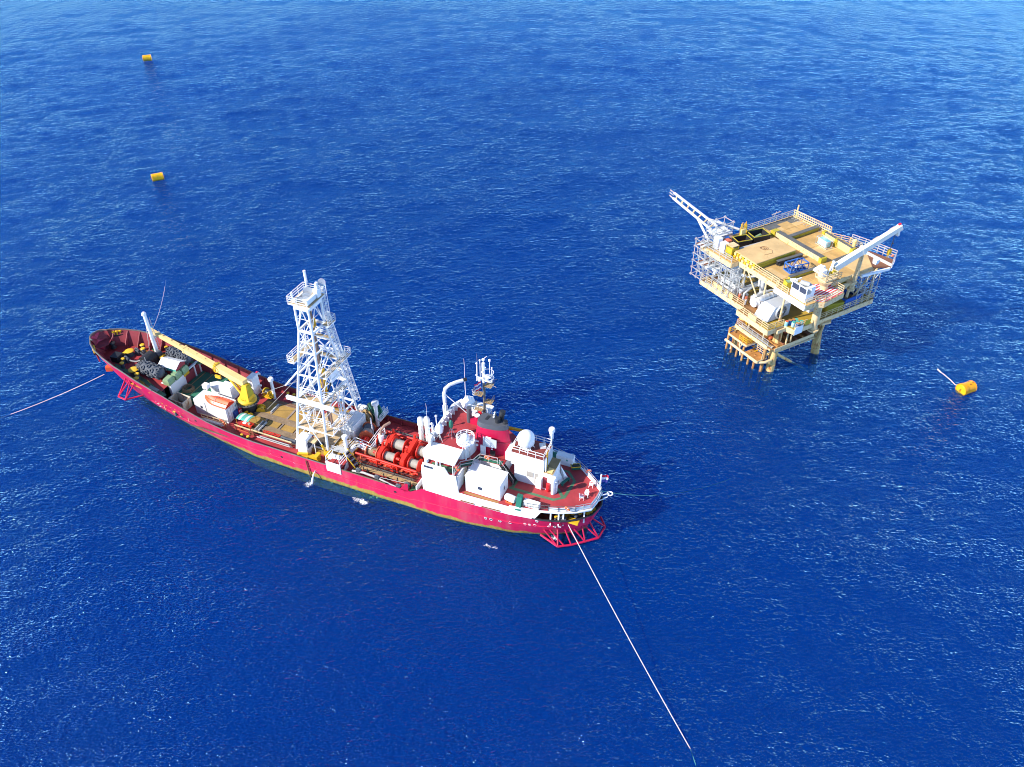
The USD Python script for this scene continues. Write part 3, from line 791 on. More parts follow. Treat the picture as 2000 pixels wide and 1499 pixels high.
# port-side pipe racks and rail on the main deck
pr = node(SH, 'pipe_rack')
for (u0, u1, z) in ((54.5, 51.6, 3.35), (51.5, 44.4, 3.35)):
    part(pr, 'top_bar', B().bar((u0, 4.35, z), (u1, 4.45, z), 0.14), 'cream')
for u in (54.4, 51.9, 51.2, 44.5):
    part(pr, 'rack_post', B().bar((u, 4.4, 2.2), (u, 4.4, 3.35), 0.12).bar((u, 3.7, 2.2), (u, 4.4, 2.9), 0.08), 'rack_brown')
for k in range(3):
    part(pr, 'rack_step', B().bar((51.9, 4.4, 2.45 + .3 * k), (51.2, 4.4, 2.45 + .3 * k), 0.08), 'rack_brown')
part(pr, 'low_bar', B().bar((54.2, 4.3, 2.5), (52.2, 4.35, 2.5), 0.1), 'winch_orange')
for k in range(5):
    v, z = 4.5 + 0.17 * (k % 3), 2.5 + 0.28 * (k // 3) + 0.14 * (k % 3)
    part(SH, 'drill_rod', B().cyl((50.6 - .2 * k, v, z), (44.3 + .1 * k, v + .02, z), 0.06, n=8), 'galv', smooth=40)
for k in range(6):
    v, z = 4.35 + 0.16 * (k % 3), 2.45 + 0.22 * (k // 3)
    part(SH, 'drill_rod', B().cyl((61.3 - .3 * k, v, z), (56.6 + .1 * k, v, z), 0.06, n=8), 'white_worn', smooth=40)
rb = B(); rail(rb, [(60.9, 4.15, 2.2), (56.4, 4.1, 2.2)], 1.0, (0.5,), 0.04, 1.1)
part(SH, 'railing', rb, 'cream')
part(SH, 'rail_end_post', B().bar((56.3, 4.5, 2.2), (56.3, 4.5, 3.4), 0.14).bar((56.3, 4.5, 3.35), (57.4, 4.2, 3.35), 0.12), 'winch_orange')
rr = node(SH, 'red_rack')
for u0, u1 in ((50.0, 48.3), (48.2, 47.1)):
    part(rr, 'frame', B().bar((u0, 3.35, 2.9), (u1, 3.35, 2.9), 0.09).bar((u0, 3.65, 2.9), (u1, 3.65, 2.9), 0.09).bar((u0, 3.35, 2.9), (u0, 3.65, 2.9), 0.09).bar((u1, 3.35, 2.9), (u1, 3.65, 2.9), 0.09), 'winch_red')
part(SH, 'hose_bundle', B().tube([(46.9, 3.5, 2.85), (46.0, 3.6, 2.9), (45.0, 3.5, 2.85), (44.3, 3.6, 2.85)], 0.16, 8), 'rubber', smooth=40)
part(SH, 'hose_bundle', B().tube([(47.0, 3.75, 2.8), (46.0, 3.85, 2.75), (45.0, 3.85, 2.8), (44.2, 3.9, 2.8)], 0.14, 8), 'rubber', smooth=40)
part(SH, 'waterway_bar', B().box(24.5, 61.5, 6.0, 6.12, 2.2, 2.42), 'grime')

# ---------------------------------------------------------------- derrick
dk = node(SH, 'derrick', 'white lattice drilling derrick')
LEG = {'pf': ((43.7, 4.25), (41.6, 1.45)), 'pa': ((38.55, 3.9), (39.5, 1.45)), 'sa': ((38.6, -5.1), (39.4, -1.35)), 'sf': ((43.8, -5.1), (41.6, -1.35))}


def LP(k, z):
    a, c = LEG[k]
    t = min(1, (z - 2.4) / 19.6)
    return np.array([a[0] + (c[0] - a[0]) * t, a[1] + (c[1] - a[1]) * t, z])


def mid(a, c): return (np.asarray(a) + np.asarray(c)) / 2


for k in LEG:
    part(dk, 'leg', B().tube([LP(k, 2.3), LP(k, 22.0), LP(k, 26.6)], [0.2, 0.16, 0.15], 10), 'rig_white', smooth=40)
FACES = [('pf', 'pa'), ('pa', 'sa'), ('sa', 'sf'), ('sf', 'pf')]


def brace(p, q, r=0.09):
    r *= 0.72
    part(dk, 'brace', B().cyl(p, q, r, n=8), 'rig_white', smooth=40)


for z, w, h in ((6.3, 0.2, 0.26), (10.9, 0.32, 0.5), (13.0, 0.1, 0.1), (15.1, 0.18, 0.22), (17.0, 0.08, 0.08), (18.8, 0.16, 0.2), (20.4, 0.08, 0.08), (22.0, 0.24, 0.32)):
    for a, c in FACES:
        part(dk, 'girder', B().bar(LP(a, z), LP(c, z), w, h), 'rig_white')
part(dk, 'girder', B().bar((44.6, 3.1, 10.9), (36.9, 3.05, 10.9), 0.4, 0.55), 'rig_white', label='long cross girder')
for a, c in FACES:
    wide = a in ('pa', 'sf')
    m63, m109, m151, m188 = (mid(LP(a, z), LP(c, z)) for z in (6.3, 10.9, 15.1, 18.8))
    brace(LP(a, 10.7), m63 + [0, 0, .1], 0.11); brace(LP(c, 10.7), m63 + [0, 0, .1], 0.11)
    if a == 'pa':
        pass
    else:
      brace(m63, LP(a, 2.6) if a != 'pf' else mid(LP(a, 2.6), m63) * 1.0 + (LP(a, 2.6) - m63) * 0.1, 0.1)
    if a != 'pa':
        brace(m63, LP(c, 2.6), 0.11)
    g = B()
    n = np.cross(LP(a, 6.3) - LP(c, 6.3), [0, 0, 1.0]); n /= np.linalg.norm(n)
    d = (LP(c, 6.3) - LP(a, 6.3)); d /= np.linalg.norm(d)
    for s in (1,):
        tri = [m63 - d * .75 - [0, 0, .3], m63 + d * .75 - [0, 0, .3], m63 + [0, 0, .75]]
        g.add([t + n * .06 for t in tri] + [t - n * .06 for t in tri], [[0, 1, 2], [5, 4, 3], [0, 3, 1], [3, 4, 1], [1, 4, 2], [4, 5, 2], [2, 5, 0], [5, 3, 0]])
    part(dk, 'gusset_plate', g, 'rig_white')
    brace(LP(a, 11.1), m151, 0.1); brace(LP(c, 11.1), m151, 0.1)
    brace(m109, LP(a, 13.0), 0.07); brace(m109, LP(c, 13.0), 0.07)
    brace(LP(a, 8.6), (LP(a, 10.7) + m63) / 2, 0.06); brace(LP(c, 8.6), (LP(c, 10.7) + m63) / 2, 0.06)
    brace(LP(a, 15.2), LP(c, 18.7), 0.12); brace(LP(c, 18.9), LP(a, 21.9), 0.1)
    brace(LP(a, 17.0), (LP(a, 15.2) + LP(c, 18.7)) / 2, 0.06)
    brace(LP(a, 22.2), mid(LP(a, 25.4), LP(c, 25.4)), 0.09); brace(LP(c, 22.2), mid(LP(a, 25.4), LP(c, 25.4)), 0.09)
    brace(LP(a, 24.0), LP(c, 24.0), 0.05)
    if wide:
        brace(m151, m109, 0.08)
        brace(LP(a, 15.2), m188, 0.08); brace(LP(c, 15.2), m188, 0.08)
part(dk, 'gusset_plate', B().hexa([(39.2, -2.6, 12.4), (39.3, -0.4, 12.4), (39.15, -0.4, 12.4), (39.05, -2.6, 12.4), (39.2, -1.9, 13.9), (39.3, 0.2, 14.6), (39.15, 0.2, 14.6), (39.05, -1.9, 13.9)]), 'rig_white')

# platforms, their planked floors and rails


def gantry(name_z, poly, railpts, floor='grating', edge=0.16):
    b = B().prism(poly, name_z - edge, name_z)
    part(dk, 'gantry_floor', b, 'rig_white')
    ins = np.asarray(poly, float)
    c = ins.mean(0)
    n = max(2, int(np.ptp(ins, 0).max() / 0.55))
    ax = int(np.argmax(np.ptp(ins, 0)))
    lo, hi = ins.min(0) + 0.07, ins.max(0) - 0.07
    fb_ = B()
    for i in range(n):
        q0, q1 = lo.copy(), hi.copy()
        q0[ax] = lo[ax] + (hi[ax] - lo[ax]) * i / n
        q1[ax] = lo[ax] + (hi[ax] - lo[ax]) * (i + 1) / n - 0.04
        fb_.box(q0[0], q1[0], q0[1], q1[1], name_z, name_z + 0.035)
    part(dk, 'gantry_planking', fb_, floor)
    if railpts:
        r_ = B(); rail(r_, [(*p, name_z) for p in railpts], 1.05, (0.35, 0.7), 0.03, 1.2)
        part(dk, 'gantry_railing', r_, 'rig_white')


gantry(10.95, [(43.0, 2.9), (37.9, 2.9), (37.9, 1.7), (43.0, 1.7)], [(43.0, 1.7), (37.9, 1.7)])
gantry(10.95, [(38.9, 1.6), (37.9, 1.6), (37.9, -2.2), (38.9, -2.2)], [(37.9, 1.6), (37.9, -2.2)])
gantry(6.4, [(43.2, 3.6), (37.4, 3.6), (37.4, 2.2), (43.2, 2.2)], [(43.2, 2.2), (38.6, 2.2)])
gantry(6.4, [(38.4, 2.1), (37.2, 2.1), (37.2, -1.6), (38.4, -1.6)], [(37.2, 3.6), (37.2, -1.6)])
gantry(17.3, [(43.3, 2.9), (42.3, 2.9), (42.3, -2.2), (43.3, -2.2)], [(42.3, 2.9), (43.3, 2.9), (43.3, -2.2)])
gantry(18.9, [(42.4, -1.9), (39.2, -1.9), (39.2, -2.7), (42.4, -2.7)], [(42.4, -2.7), (39.2, -2.7)])
gantry(15.2, [(42.4, -2.5), (39.2, -2.5), (39.2, -3.3), (42.4, -3.3)], [(42.4, -3.3), (39.2, -3.3)])
gantry(15.2, [(39.1, 2.0), (38.1, 2.0), (38.1, -4.4), (39.1, -4.4)], [(38.1, 2.0), (38.1, -4.4), (39.1, -4.4)])
gantry(22.1, [(39.4, -0.6), (38.3, -0.6), (38.3, -2.4), (39.4, -2.4)], [(38.3, -0.6), (38.3, -2.4), (39.4, -2.4)])
gantry(12.6, [(41.5, -3.2), (39.7, -3.2), (39.7, -4.2), (41.5, -4.2)], [])
gantry(8.6, [(42.9, 2.6), (41.5, 2.6), (41.5, 1.0), (42.9, 1.0)], [(42.9, 2.6), (41.5, 2.6), (41.5, 1.0)])
gantry(3.0, [(43.6, 3.5), (38.7, 3.5), (38.7, -4.6), (43.6, -4.6)], [], 'grating')
gantry(3.0, [(37.9, 2.6), (36.9, 2.6), (36.9, 1.0), (37.9, 1.0)], [(38.2, 3.4), (37.0, 3.2), (36.6, 1.4)])
# crown
gantry(26.4, [(42.2, 1.9), (38.9, 1.9), (38.9, -1.9), (42.2, -1.9)], [(39.2, 1.9), (42.2, 1.9), (42.2, -1.9), (39.0, -1.9)])
for a, c in FACES:
    part(dk, 'crown_girder', B().bar(LP(a, 25.9), LP(c, 25.9), 0.25, 0.85), 'rig_white')
part(dk, 'crown_beam', B().box(41.2, 41.45, -1.5, 1.6, 26.5, 26.95), 'rig_white')
part(dk, 'crown_beam', B().box(39.3, 39.6, -1.5, 1.6, 26.5, 27.2), 'rig_white')
part(dk, 'crown_housing', B().box(39.1, 39.75, -1.3, -.45, 26.5, 27.7).box(39.2, 39.5, -1.1, -.7, 27.7, 28.6).box(39.9, 40.3, .6, 1.2, 26.5, 27.0), 'rig_white')
for (u, v, z, r) in ((40.6, -0.5, 27.2, 0.62), (40.2, 0.4, 26.9, 0.6), (39.9, 0.8, 26.8, 0.5), (38.9, -1.5, 28.4, 0.5), (40.9, 0.9, 26.7, 0.4)):
    part(dk, 'crown_sheave', B().lathe((u, v, z), [(0.05, -0.07), (r * .8, -0.07), (r, -0.1), (r * .9, 0), (r, 0.1), (r * .8, 0.07), (0.05, 0.07)], 16, (-0.55, 0.8, 0.25)), 'cooler_grey', smooth=30)
part(dk, 'crown_post', B().cyl((41.5, -1.6, 26.4), (41.5, -1.6, 28.0), 0.12, n=10), 'rig_white', smooth=40)
part(dk, 'vent_stack', B().cyl((41.6, -1.85, 27.6), (41.72, -1.93, 29.3), 0.18, n=12), 'rig_white', smooth=40)
part(dk, 'crown_post', B().cyl((41.7, 1.4, 26.4), (41.7, 1.4, 27.9), 0.13, n=10), 'rig_white', smooth=40)
# inside: guide rails, travelling block, wires
for (u, v) in ((40.2, 0.5), (40.9, -0.9)):
    part(dk, 'guide_rail', B().tube([(u - .2, v, 3.0), (u, v * .8, 24.4)], 0.16, 8), 'brown_pipe', smooth=40)
tb = (40.7, -0.6)
part(dk, 'top_drive', B().box(tb[0] - .35, tb[0] + .35, tb[1] - .3, tb[1] + .4, 11.2, 14.4).cyl((tb[0] - .5, tb[1] + .3, 11.0), (tb[0] - .5, tb[1] + .3, 13.8), 0.14, n=8).cyl((tb[0], tb[1], 9.6), (tb[0], tb[1], 11.2), 0.2, n=10).torus((tb[0], tb[1], 10.4), 0.35, 0.1, 'z', 10, 6).torus((tb[0], tb[1], 11.6), 0.5, 0.1, 'z', 10, 6), 'rig_yellow')
part(dk, 'travelling_block', B().box(tb[0] - .25, tb[0] + .25, tb[1] - .3, tb[1] + .3, 21.6, 22.8), 'rig_yellow')
for k in range(6):
    part(dk, 'hoist_wire', B().cyl((tb[0] - .2 + .08 * k, tb[1] - .1, 14.4), (40.4 + .05 * k, -0.1, 26.4), 0.025, n=4), 'beam_grey')
for k in range(3):
    part(dk, 'mud_hose', B().tube([(39.2, -1.2 - .3 * k, 15.0), (39.5, -0.7 - .3 * k, 12.5), (40.1, -0.4, 10.6), (40.4, -0.4, 11.5)], 0.07, 6), 'black', smooth=40)
for (k, v0, v1, zl, zh, out) in ((0, -1.9, -1.5, 22.2, 27.0, (0, -1, 0)), (1, -3.3, -1.8, 15.3, 22.0, (0, -1, 0)), (2, -4.9, -3.4, 6.0, 15.0, (0, -1, 0))):
    lb = B()
    ua, uc = LP('sa', zl)[0] - 0.1, LP('sa', zh)[0] - 0.1
    ladder(lb, (ua, LP('sa', zl)[1] - .45, zl), (uc, LP('sa', zh)[1] - .45, zh + .9), 0.45, (1, 0, 0), 0.3, 0.03, True, out)
    part(dk, 'caged_ladder', lb, 'rig_white')
lb = B(); ladder(lb, (37.6, 0.6, 3.2), (37.9, 0.4, 12.0), 0.45, (0, 1, 0), 0.3, 0.03, True, (-1, 0, 0))
part(dk, 'caged_ladder', lb, 'rig_white')
lb = B(); ladder(lb, (42.6, 0.6, 3.2), (41.8, 0.2, 21.5), 0.45, (0, 1, 0), 0.35, 0.03)
part(dk, 'inner_ladder', lb, 'rig_white')
part(dk, 'rod_pole', B().cyl((40.0, 0.9, 18.6), (44.3, 3.2, 13.1), 0.13, n=8), 'rig_white', smooth=40)
for k in range(2):
    part(dk, 'guy_wire', B().cyl(LP('pf', 14.6 - .6 * k), (52.6 + 3.2 * k, -0.8 - 3.0 * k, 2.8), 0.03, n=5), 'galv')
part(dk, 'far_guard', B().torus((38.2, -5.6, 3.2), 1.1, 0.05, 'x', 10, 5, 0, math.pi).torus((38.9, -5.6, 3.2), 1.1, 0.05, 'x', 10, 5, 0, math.pi).torus((37.5, -5.6, 3.2), 1.1, 0.05, 'x', 10, 5, 0, math.pi), 'rig_white')
# driller's cabin and yellow machinery at the port foot
dc = node(SH, 'driller_cabin')
part(dc, 'cabin_wall', B().box(41.4, 43.0, 3.3, 4.95, 2.2, 4.9), 'white')
part(dc, 'cabin_roof', B().hexa([(41.3, 3.2, 4.9), (43.1, 3.2, 4.9), (43.1, 5.05, 4.9), (41.3, 5.05, 4.9), (41.5, 3.4, 5.25), (42.9, 3.4, 5.25), (42.9, 4.8, 5.1), (41.5, 4.8, 5.1)]), 'white')
part(dc, 'porch_roof', B().box(40.3, 41.4, 3.4, 4.4, 4.5, 4.62), 'cream')
part(dc, 'porch_post', B().bar((40.4, 4.3, 2.2), (40.4, 4.3, 4.5), 0.08), 'white')
part(dc, 'porch_window', B().box(41.33, 41.39, 3.7, 4.6, 3.4, 4.4), 'window')
part(SH, 'pipe_handler', B().box(39.2, 41.2, 4.9, 5.6, 2.3, 2.9).box(39.3, 39.9, 4.6, 5.7, 2.9, 3.3).box(40.9, 41.9, 5.2, 5.9, 2.2, 2.8).cyl((41.0, 5.3, 3.1), (42.2, 5.7, 3.1), 0.2, n=8).box(42.2, 42.5, 5.5, 5.9, 2.2, 3.2), 'rig_yellow')
part(SH, 'support_foot', B().box(38.1, 38.9, 3.6, 4.5, 2.2, 3.4), 'rig_yellow')
part(SH, 'hydraulic_ram', B().cyl((39.3, 4.1, 4.4), (38.6, 4.1, 2.9), 0.16, n=8), 'rig_yellow', smooth=40)
part(SH, 'control_console', B().box(40.0, 41.0, 2.6, 3.3, 2.2, 3.3), 'black')
part(SH, 'drill_floor_skid', B().box(37.0, 43.8, -5.6, 3.9, 2.2, 2.75), 'hatch_ochre')

# ---------------------------------------------------------------- winch deck
wd = node(SH, 'winch_pit')
part(wd, 'pit_floor', B().box(24.6, 35.0, -3.0, 3.6, 2.2, 2.24), 'deck_maroon')
part(SH, 'hatch_deck_aft', B().box(35.4, 37.0, -5.4, 2.2, 2.2, 2.62), 'hatch_ochre')
for (a, c, v0, v1) in ((38.4, 36.6, 1.6, 4.0), (24.6, 22.9, 3.9, 5.6), (34.2, 32.8, 4.9, 6.1)):
    part(SH, 'green_walkway', B().box(c, a, v0, v1, 2.2, 2.214), 'path_green')


def winch(tag_, v, z, r, drums, gears, name='mooring_winch'):
    """double-drum mooring winch with its shaft along the ship."""
    t = node(SH, name, tag_)
    for (a, c, mat) in drums:
        n = 10
        pr = [(r * .45, 0)] + [(r * .62 + 0.03 * (i % 2), (c - a) * (i + .5) / n) for i in range(n)] + [(r * .45, c - a)]
        part(t, 'rope_drum', B().lathe((a, v, z), pr, 18, 'x'), mat, smooth=30)
        for u in (a, c):
            part(t, 'drum_flange', B().lathe((u, v, z), [(0.1, -.05), (r, -.05), (r, .05), (0.1, .05)], 24, 'x'), 'winch_red' if mat == 'rope' else 'winch_orange')
    for u in gears:
        part(t, 'gear_case', B().box(u - .32, u + .32, v - r * .75, v + r * .9, 2.3, z + r * .3).hexa([(u - .3, v - r * 1.1, z), (u + .3, v - r * 1.1, z), (u + .3, v + r * 1.15, z - .5), (u - .3, v + r * 1.15, z - .5), (u - .3, v - r * .9, z + r * 1.05), (u + .3, v - r * .9, z + r * 1.05), (u + .3, v + r * .8, z + r * .75), (u - .3, v + r * .8, z + r * .75)]), 'winch_red')
        part(t, 'brake_motor', B().cyl((u + .1, v - r * .8, z + r * .7), (u + .1, v - r * .8, z + r * 1.6), 0.2, n=10).cyl((u + .5, v + .5, z + .5), (u + 1.0, v + .5, z + .5), 0.22, n=10).box(u + .3, u + .7, v - .6, v - .1, z + .3, z + .8), 'winch_red', smooth=40)
    part(t, 'bed_frame', B().box(min(d[0] for d in drums), max(d[1] for d in drums), v - r, v - r + .15, 2.25, 2.5).box(min(d[0] for d in drums), max(d[1] for d in drums), v + r - .15, v + r, 2.25, 2.5), 'winch_red')
    return t


winch('port mooring winch', 1.6, 3.5, 0.95, [(32.6, 31.2, 'rope_brown'), (28.6, 30.4, 'rope'), (24.9, 26.4, 'rope')][1:] + [(31.5, 33.2, 'rope_brown')], [27.3, 31.0])
winch('starboard mooring winch', -0.8, 3.8, 1.15, [(28.3, 30.2, 'rope'), (24.9, 26.2, 'rope'), (31.1, 32.6, 'rope')], [27.2, 30.7])
ww = node(SH, 'cable_winch')
axw = (0.25, -1.0, 0.0)
part(ww, 'rope_drum', B().cyl((35.0, -0.9, 3.5), (35.55, -2.7, 3.5), 0.78, n=18), 'rope', smooth=40)
part(ww, 'rope_drum', B().cyl((35.25, -1.7, 3.5), (35.57, -2.75, 3.5), 0.8, n=18), 'rubber', smooth=40, label='dark half of the drum')
part(ww, 'drum_flange', B().cyl((34.95, -0.75, 3.5), (35.0, -0.9, 3.5), 1.02, n=20).cyl((35.55, -2.7, 3.5), (35.58, -2.8, 3.5), 1.02, n=20), 'winch_orange', smooth=40)
part(ww, 'drive', B().cbox((34.95, 0.0, 2.5), (1.2, 1.1, 0.9), -.25).cyl((34.8, -.6, 3.3), (34.7, 0.4, 3.3), 0.5, n=14).box(34.5, 34.7, -.2, .6, 3.3, 3.9).box(35.1, 35.3, -.3, .5, 3.2, 3.9), 'winch_red')
part(ww, 'sled', B().cbox((35.2, -1.4, 2.25), (2.0, 3.6, 0.2), -.28), 'black')
for side, v in (('port', 3.05), ('starboard', -2.75)):
    for k, (u0, u1) in enumerate([(34.4, 24.6)] if v > 0 else [(33.0, 24.8)]):
        part(SH, 'guard_pipe', B().cyl((u0, v, 3.75), (u1, v + .1, 3.75), 0.16, n=10), 'winch_red', smooth=40)
        part(SH, 'guard_pipe', B().cyl((u0, v - .3, 3.0), (u1, v - .2, 3.0), 0.11, n=10), 'winch_red', smooth=40)
    for u in (33.6, 31.0, 28.0, 25.6):
        part(SH, 'guard_post', B().bar((u, v, 2.2), (u, v, 3.7), 0.24, 0.16), 'winch_orange' if u > 31 else 'winch_red')
for v, u0, u1 in ((3.55, 34.0, 24.8), (3.85, 33.8, 24.8), (3.7, 33.9, 25.0)):
    part(SH, 'deck_pipe', B().cyl((u0, v, 2.45 + .25 * (v == 3.7)), (u1, v, 2.45 + .25 * (v == 3.7)), 0.08, n=8), 'beam_grey', smooth=40)
for k in range(4):
    v = -3.5 - .28 * k
    part(SH, 'deck_pipe', B().cyl((33.5, v, 2.5 + .1 * (k % 2)), (25.0, v, 2.5 + .1 * (k % 2)), 0.08, n=8), 'beam_grey' if k % 2 else 'galv', smooth=40)
for u in (29.6, 27.0, 25.4):
    part(SH, 'valve', B().cyl((u, 3.3, 2.3), (u, 3.3, 3.1), 0.12, n=8).torus((u, 3.3, 3.1), 0.2, 0.05, 'z', 10, 5), 'winch_orange')
part(SH, 'winch_control', B().box(28.2, 28.6, 3.1, 3.5, 2.2, 3.3).torus((28.4, 3.3, 3.4), .22, .05, 'z', 10, 5).box(27.6, 27.8, 3.0, 3.3, 2.2, 3.6), 'winch_red')
# port side walkway with dark posts, and the fender davit lying along it
wk = node(SH, 'port_walkway')
for k in range(12):
    u = 32.9 - k * 0.83
    part(wk, 'walkway_board', B().box(u - .8, u, 4.02, 4.62, 2.55, 2.61), 'wood')
part(wk, 'walkway_ramp', B().hexa([(33.0, 4.0, 2.55), (34.0, 4.3, 2.2), (34.0, 4.9, 2.2), (33.0, 4.6, 2.55), (33.0, 4.0, 2.6), (34.0, 4.3, 2.25), (34.0, 4.9, 2.25), (33.0, 4.6, 2.6)]), 'wood')
rb = B(); rail(rb, [(33.0, 4.0, 2.6), (25.0, 4.0, 2.6)], 1.0, (0.5,), 0.03, 2.6)
part(wk, 'walkway_rail', rb, 'black')
for u in (32.0, 31.4, 28.8, 26.6, 24.6, 23.6):
    part(wk, 'stanchion', B().bar((u, 5.0, 2.2), (u, 5.0, 3.5), 0.1), 'black')
dv = node(SH, 'boarding_davit')
part(dv, 'davit_arm', B().tube([(33.6, 5.5, 2.7), (31.8, 5.5, 3.0), (30.0, 5.6, 3.0), (29.4, 5.7, 3.0)], 0.16, 8), 'galv', smooth=40)
part(dv, 'davit_arm', B().tube([(29.6, 5.6, 3.0), (27.4, 5.95, 2.9), (25.8, 6.1, 2.8)], 0.13, 8), 'galv', smooth=40)
for (u, v) in ((32.6, 5.4), (29.5, 5.6), (25.9, 6.0), (25.0, 5.2)):
    part(dv, 'davit_block', B().box(u - .3, u + .3, v - .25, v + .25, 2.6, 3.3).torus((u, v, 3.1), .35, .12, 'y', 12, 6), 'rubber')
part(dv, 'davit_wire', B().cyl((29.4, 5.6, 3.2), (25.0, 5.2, 3.2), 0.035, n=5), 'galv')
part(SH, 'bulwark_gate_stop', B().hexa([(24.2, 6.3, 3.0), (25.6, 6.3, 3.0), (25.6, 6.4, 3.0), (24.2, 6.4, 3.0), (24.2, 6.3, 4.4), (24.6, 6.3, 4.4), (24.6, 6.4, 4.4), (24.2, 6.4, 4.4)]), 'hull_red_plain')

# white boarding platform at the rail, with stairs and catwalks
bp = node(SH, 'boarding_platform')
part(bp, 'side_plate', B().box(34.86, 37.2, 6.38, 6.50, 2.35, 4.1), 'white')
part(bp, 'platform_floor', B().box(34.9, 37.2, 4.5, 6.36, 3.2, 3.3), 'deck_red')
rb = B(); rail(rb, [(37.15, 4.6, 3.3), (37.15, 6.35, 3.3)], 1.6, (0.6, 1.1), 0.035, 1.2); rail(rb, [(34.95, 4.6, 3.3), (34.95, 6.35, 3.3)], 1.6, (0.6, 1.1), 0.035, 1.2)
part(bp, 'platform_railing', rb, 'white')
part(bp, 'wedge_plate', B().hexa([(34.8, 4.6, 2.2), (34.9, 4.6, 2.2), (34.9, 6.2, 2.2), (34.8, 6.2, 2.2), (34.8, 4.6, 3.2), (34.9, 4.6, 3.2), (34.9, 5.0, 3.2), (34.8, 5.0, 3.2)]), 'white')
part(SH, 'air_receiver', B().cyl((37.6, 4.5, 3.1), (36.2, 4.4, 3.1), 0.5, n=16).sphere((37.6, 4.5, 3.1), 0.5, 10).sphere((36.2, 4.4, 3.1), 0.5, 10), 'white_worn', smooth=40)
ds = node(SH, 'deck_stairs')
for k in range(9):
    t = k / 8
    u, v, z = 35.4 - 2.1 * t, 3.9 + 0.55 * t, 4.3 - 2.0 * t
    part(ds, 'step', B().cbox((u, v, z), (0.26, 0.95, 0.07), -.2), 'black' if k % 2 else 'galv')
part(ds, 'stair_rail', B().bar((35.5, 3.4, 4.5), (33.3, 3.9, 2.5), 0.09, 0.22).bar((35.5, 4.4, 4.5), (33.3, 4.95, 2.5), 0.09, 0.22), 'rig_yellow')
part(ds, 'stair_landing', B().box(35.4, 37.3, 3.2, 4.3, 4.2, 4.3), 'galv')
cw = node(SH, 'catwalk')
path = [(35.4, 3.0), (35.3, 1.3), (32.9, 1.55), (33.0, -2.4)]
b = B()
for a, c in zip(path[:-1], path[1:]):
    b.bar((*a, 3.5), (*c, 3.5), 0.7, 0.14)
part(cw, 'catwalk_floor', b, 'white_worn')
for off in (0.32, -0.32):
    rb = B(); rail(rb, [(35.4 - off, 3.0, 3.57), (35.3 - off, 1.3 + off, 3.57), (32.9 - off, 1.55 + off, 3.57), (33.0 - off, -2.4, 3.57)], 1.0, (0.5,), 0.035, 1.5)
    part(cw, 'catwalk_railing', rb, 'white')
for (u, v) in ((35.3, 2.8), (33.0, 1.5), (33.0, -2.3), (32.4, 0.0)):
    part(cw, 'catwalk_post', B().bar((u, v, 2.2), (u, v, 3.5), 0.12), 'white')
cf = node(SH, 'catwalk')
part(cf, 'catwalk_floor', B().box(34.6, 35.3, -6.8, -4.4, 3.5, 3.62), 'white_worn')
for u in (34.65, 35.25):
    rb = B(); rail(rb, [(u, -6.75, 3.62), (u, -4.4, 3.62)], 1.0, (0.35, 0.7), 0.035, 1.2)
    part(cf, 'catwalk_railing', rb, 'white')
part(SH, 'signal_pole', B().tube([(34.6, -2.1, 2.4), (34.7, -2.1, 6.1)], [0.12, 0.09], 8), 'white', smooth=40)
ex = node(SH, 'brown_exhaust')
part(ex, 'silencer', B().lathe((32.05, -0.35, 3.7), [(0.2, 0), (0.42, 0.1), (0.42, 1.5), (0.2, 1.6)], 14), 'rig_white', smooth=40)
part(ex, 'exhaust_pipe', B().tube([(32.05, -.35, 2.3), (32.05, -.35, 5.3), (32.0, -.45, 6.1), (31.7, -1.0, 6.5), (31.3, -1.9, 6.5)], 0.21, 10), 'brown_pipe', smooth=40)
for (u, v) in ((27.35, -3.7), (26.55, -4.1)):                            # the two tall goosenecks before the bridge
    t = node(SH, 'gooseneck_vent')
    part(t, 'vent_pipe', B().tube([(u, v, 2.2), (u, v, 6.6), (u - .08, v + .12, 7.15), (u - .3, v + .45, 7.35), (u - .5, v + .8, 7.1), (u - .55, v + .9, 6.8)], [0.36, 0.36, 0.42, 0.46, 0.46, 0.44], 12), 'white_worn', smooth=40)
    part(t, 'vent_band', B().torus((u, v, 4.4), 0.38, 0.05, 'z', 14, 5).torus((u, v, 6.4), 0.39, 0.05, 'z', 14, 5), 'galv')

# ---------------------------------------------------------------- aft accommodation
ah = node(SH, 'deckhouse')
part(ah, 'house_block', B().box(16.62, 21.4, -6.2, 6.2, 2.2, 8.55), 'white')
part(ah, 'front_plating', B().box(21.4, 21.5, -6.38, 6.38, 2.2, 9.0), 'white')
for s in (1, -1):
    poly = [(21.5, 4.52), (21.5, 9.65), (18.3, 9.8), (17.72, 8.74), (16.75, 8.8), (16.45, 6.05), (16.45, 4.52)]
    b = B().prism(poly, 0, 0.12)
    M = np.array([[1, 0, 0, 0], [0, 0, 1, 6.34 if s > 0 else -6.46], [0, 1, 0, 0], [0, 0, 0, 1]], float)
    b.xform(M)
    b.f = [f[:, ::-1] for f in b.f]
    part(ah, 'side_plating', b, 'white')
    part(ah, 'side_window', B().box(20.0, 21.3, s * 6.44, s * 6.485, 8.95, 9.3), 'window')
    part(ah, 'pipe_bend', B().tube([(21.9, s * 6.0, 3.3), (21.9, s * 6.0, 8.4), (21.7, s * 6.0, 8.9), (21.4, s * 6.0, 8.9)], 0.13, 8), 'white', smooth=40)
part(ah, 'front_window', B().box(21.5, 21.54, -2.5, -1.9, 6.5, 7.2).box(21.5, 21.54, 1.0, 1.6, 6.5, 7.2), 'window')
part(ah, 'aft_ladder', ladder(B(), (16.52, 4.6, 6.1), (16.5, 3.9, 8.6), 0.5, (0, 1, 0), 0.4), 'cream')
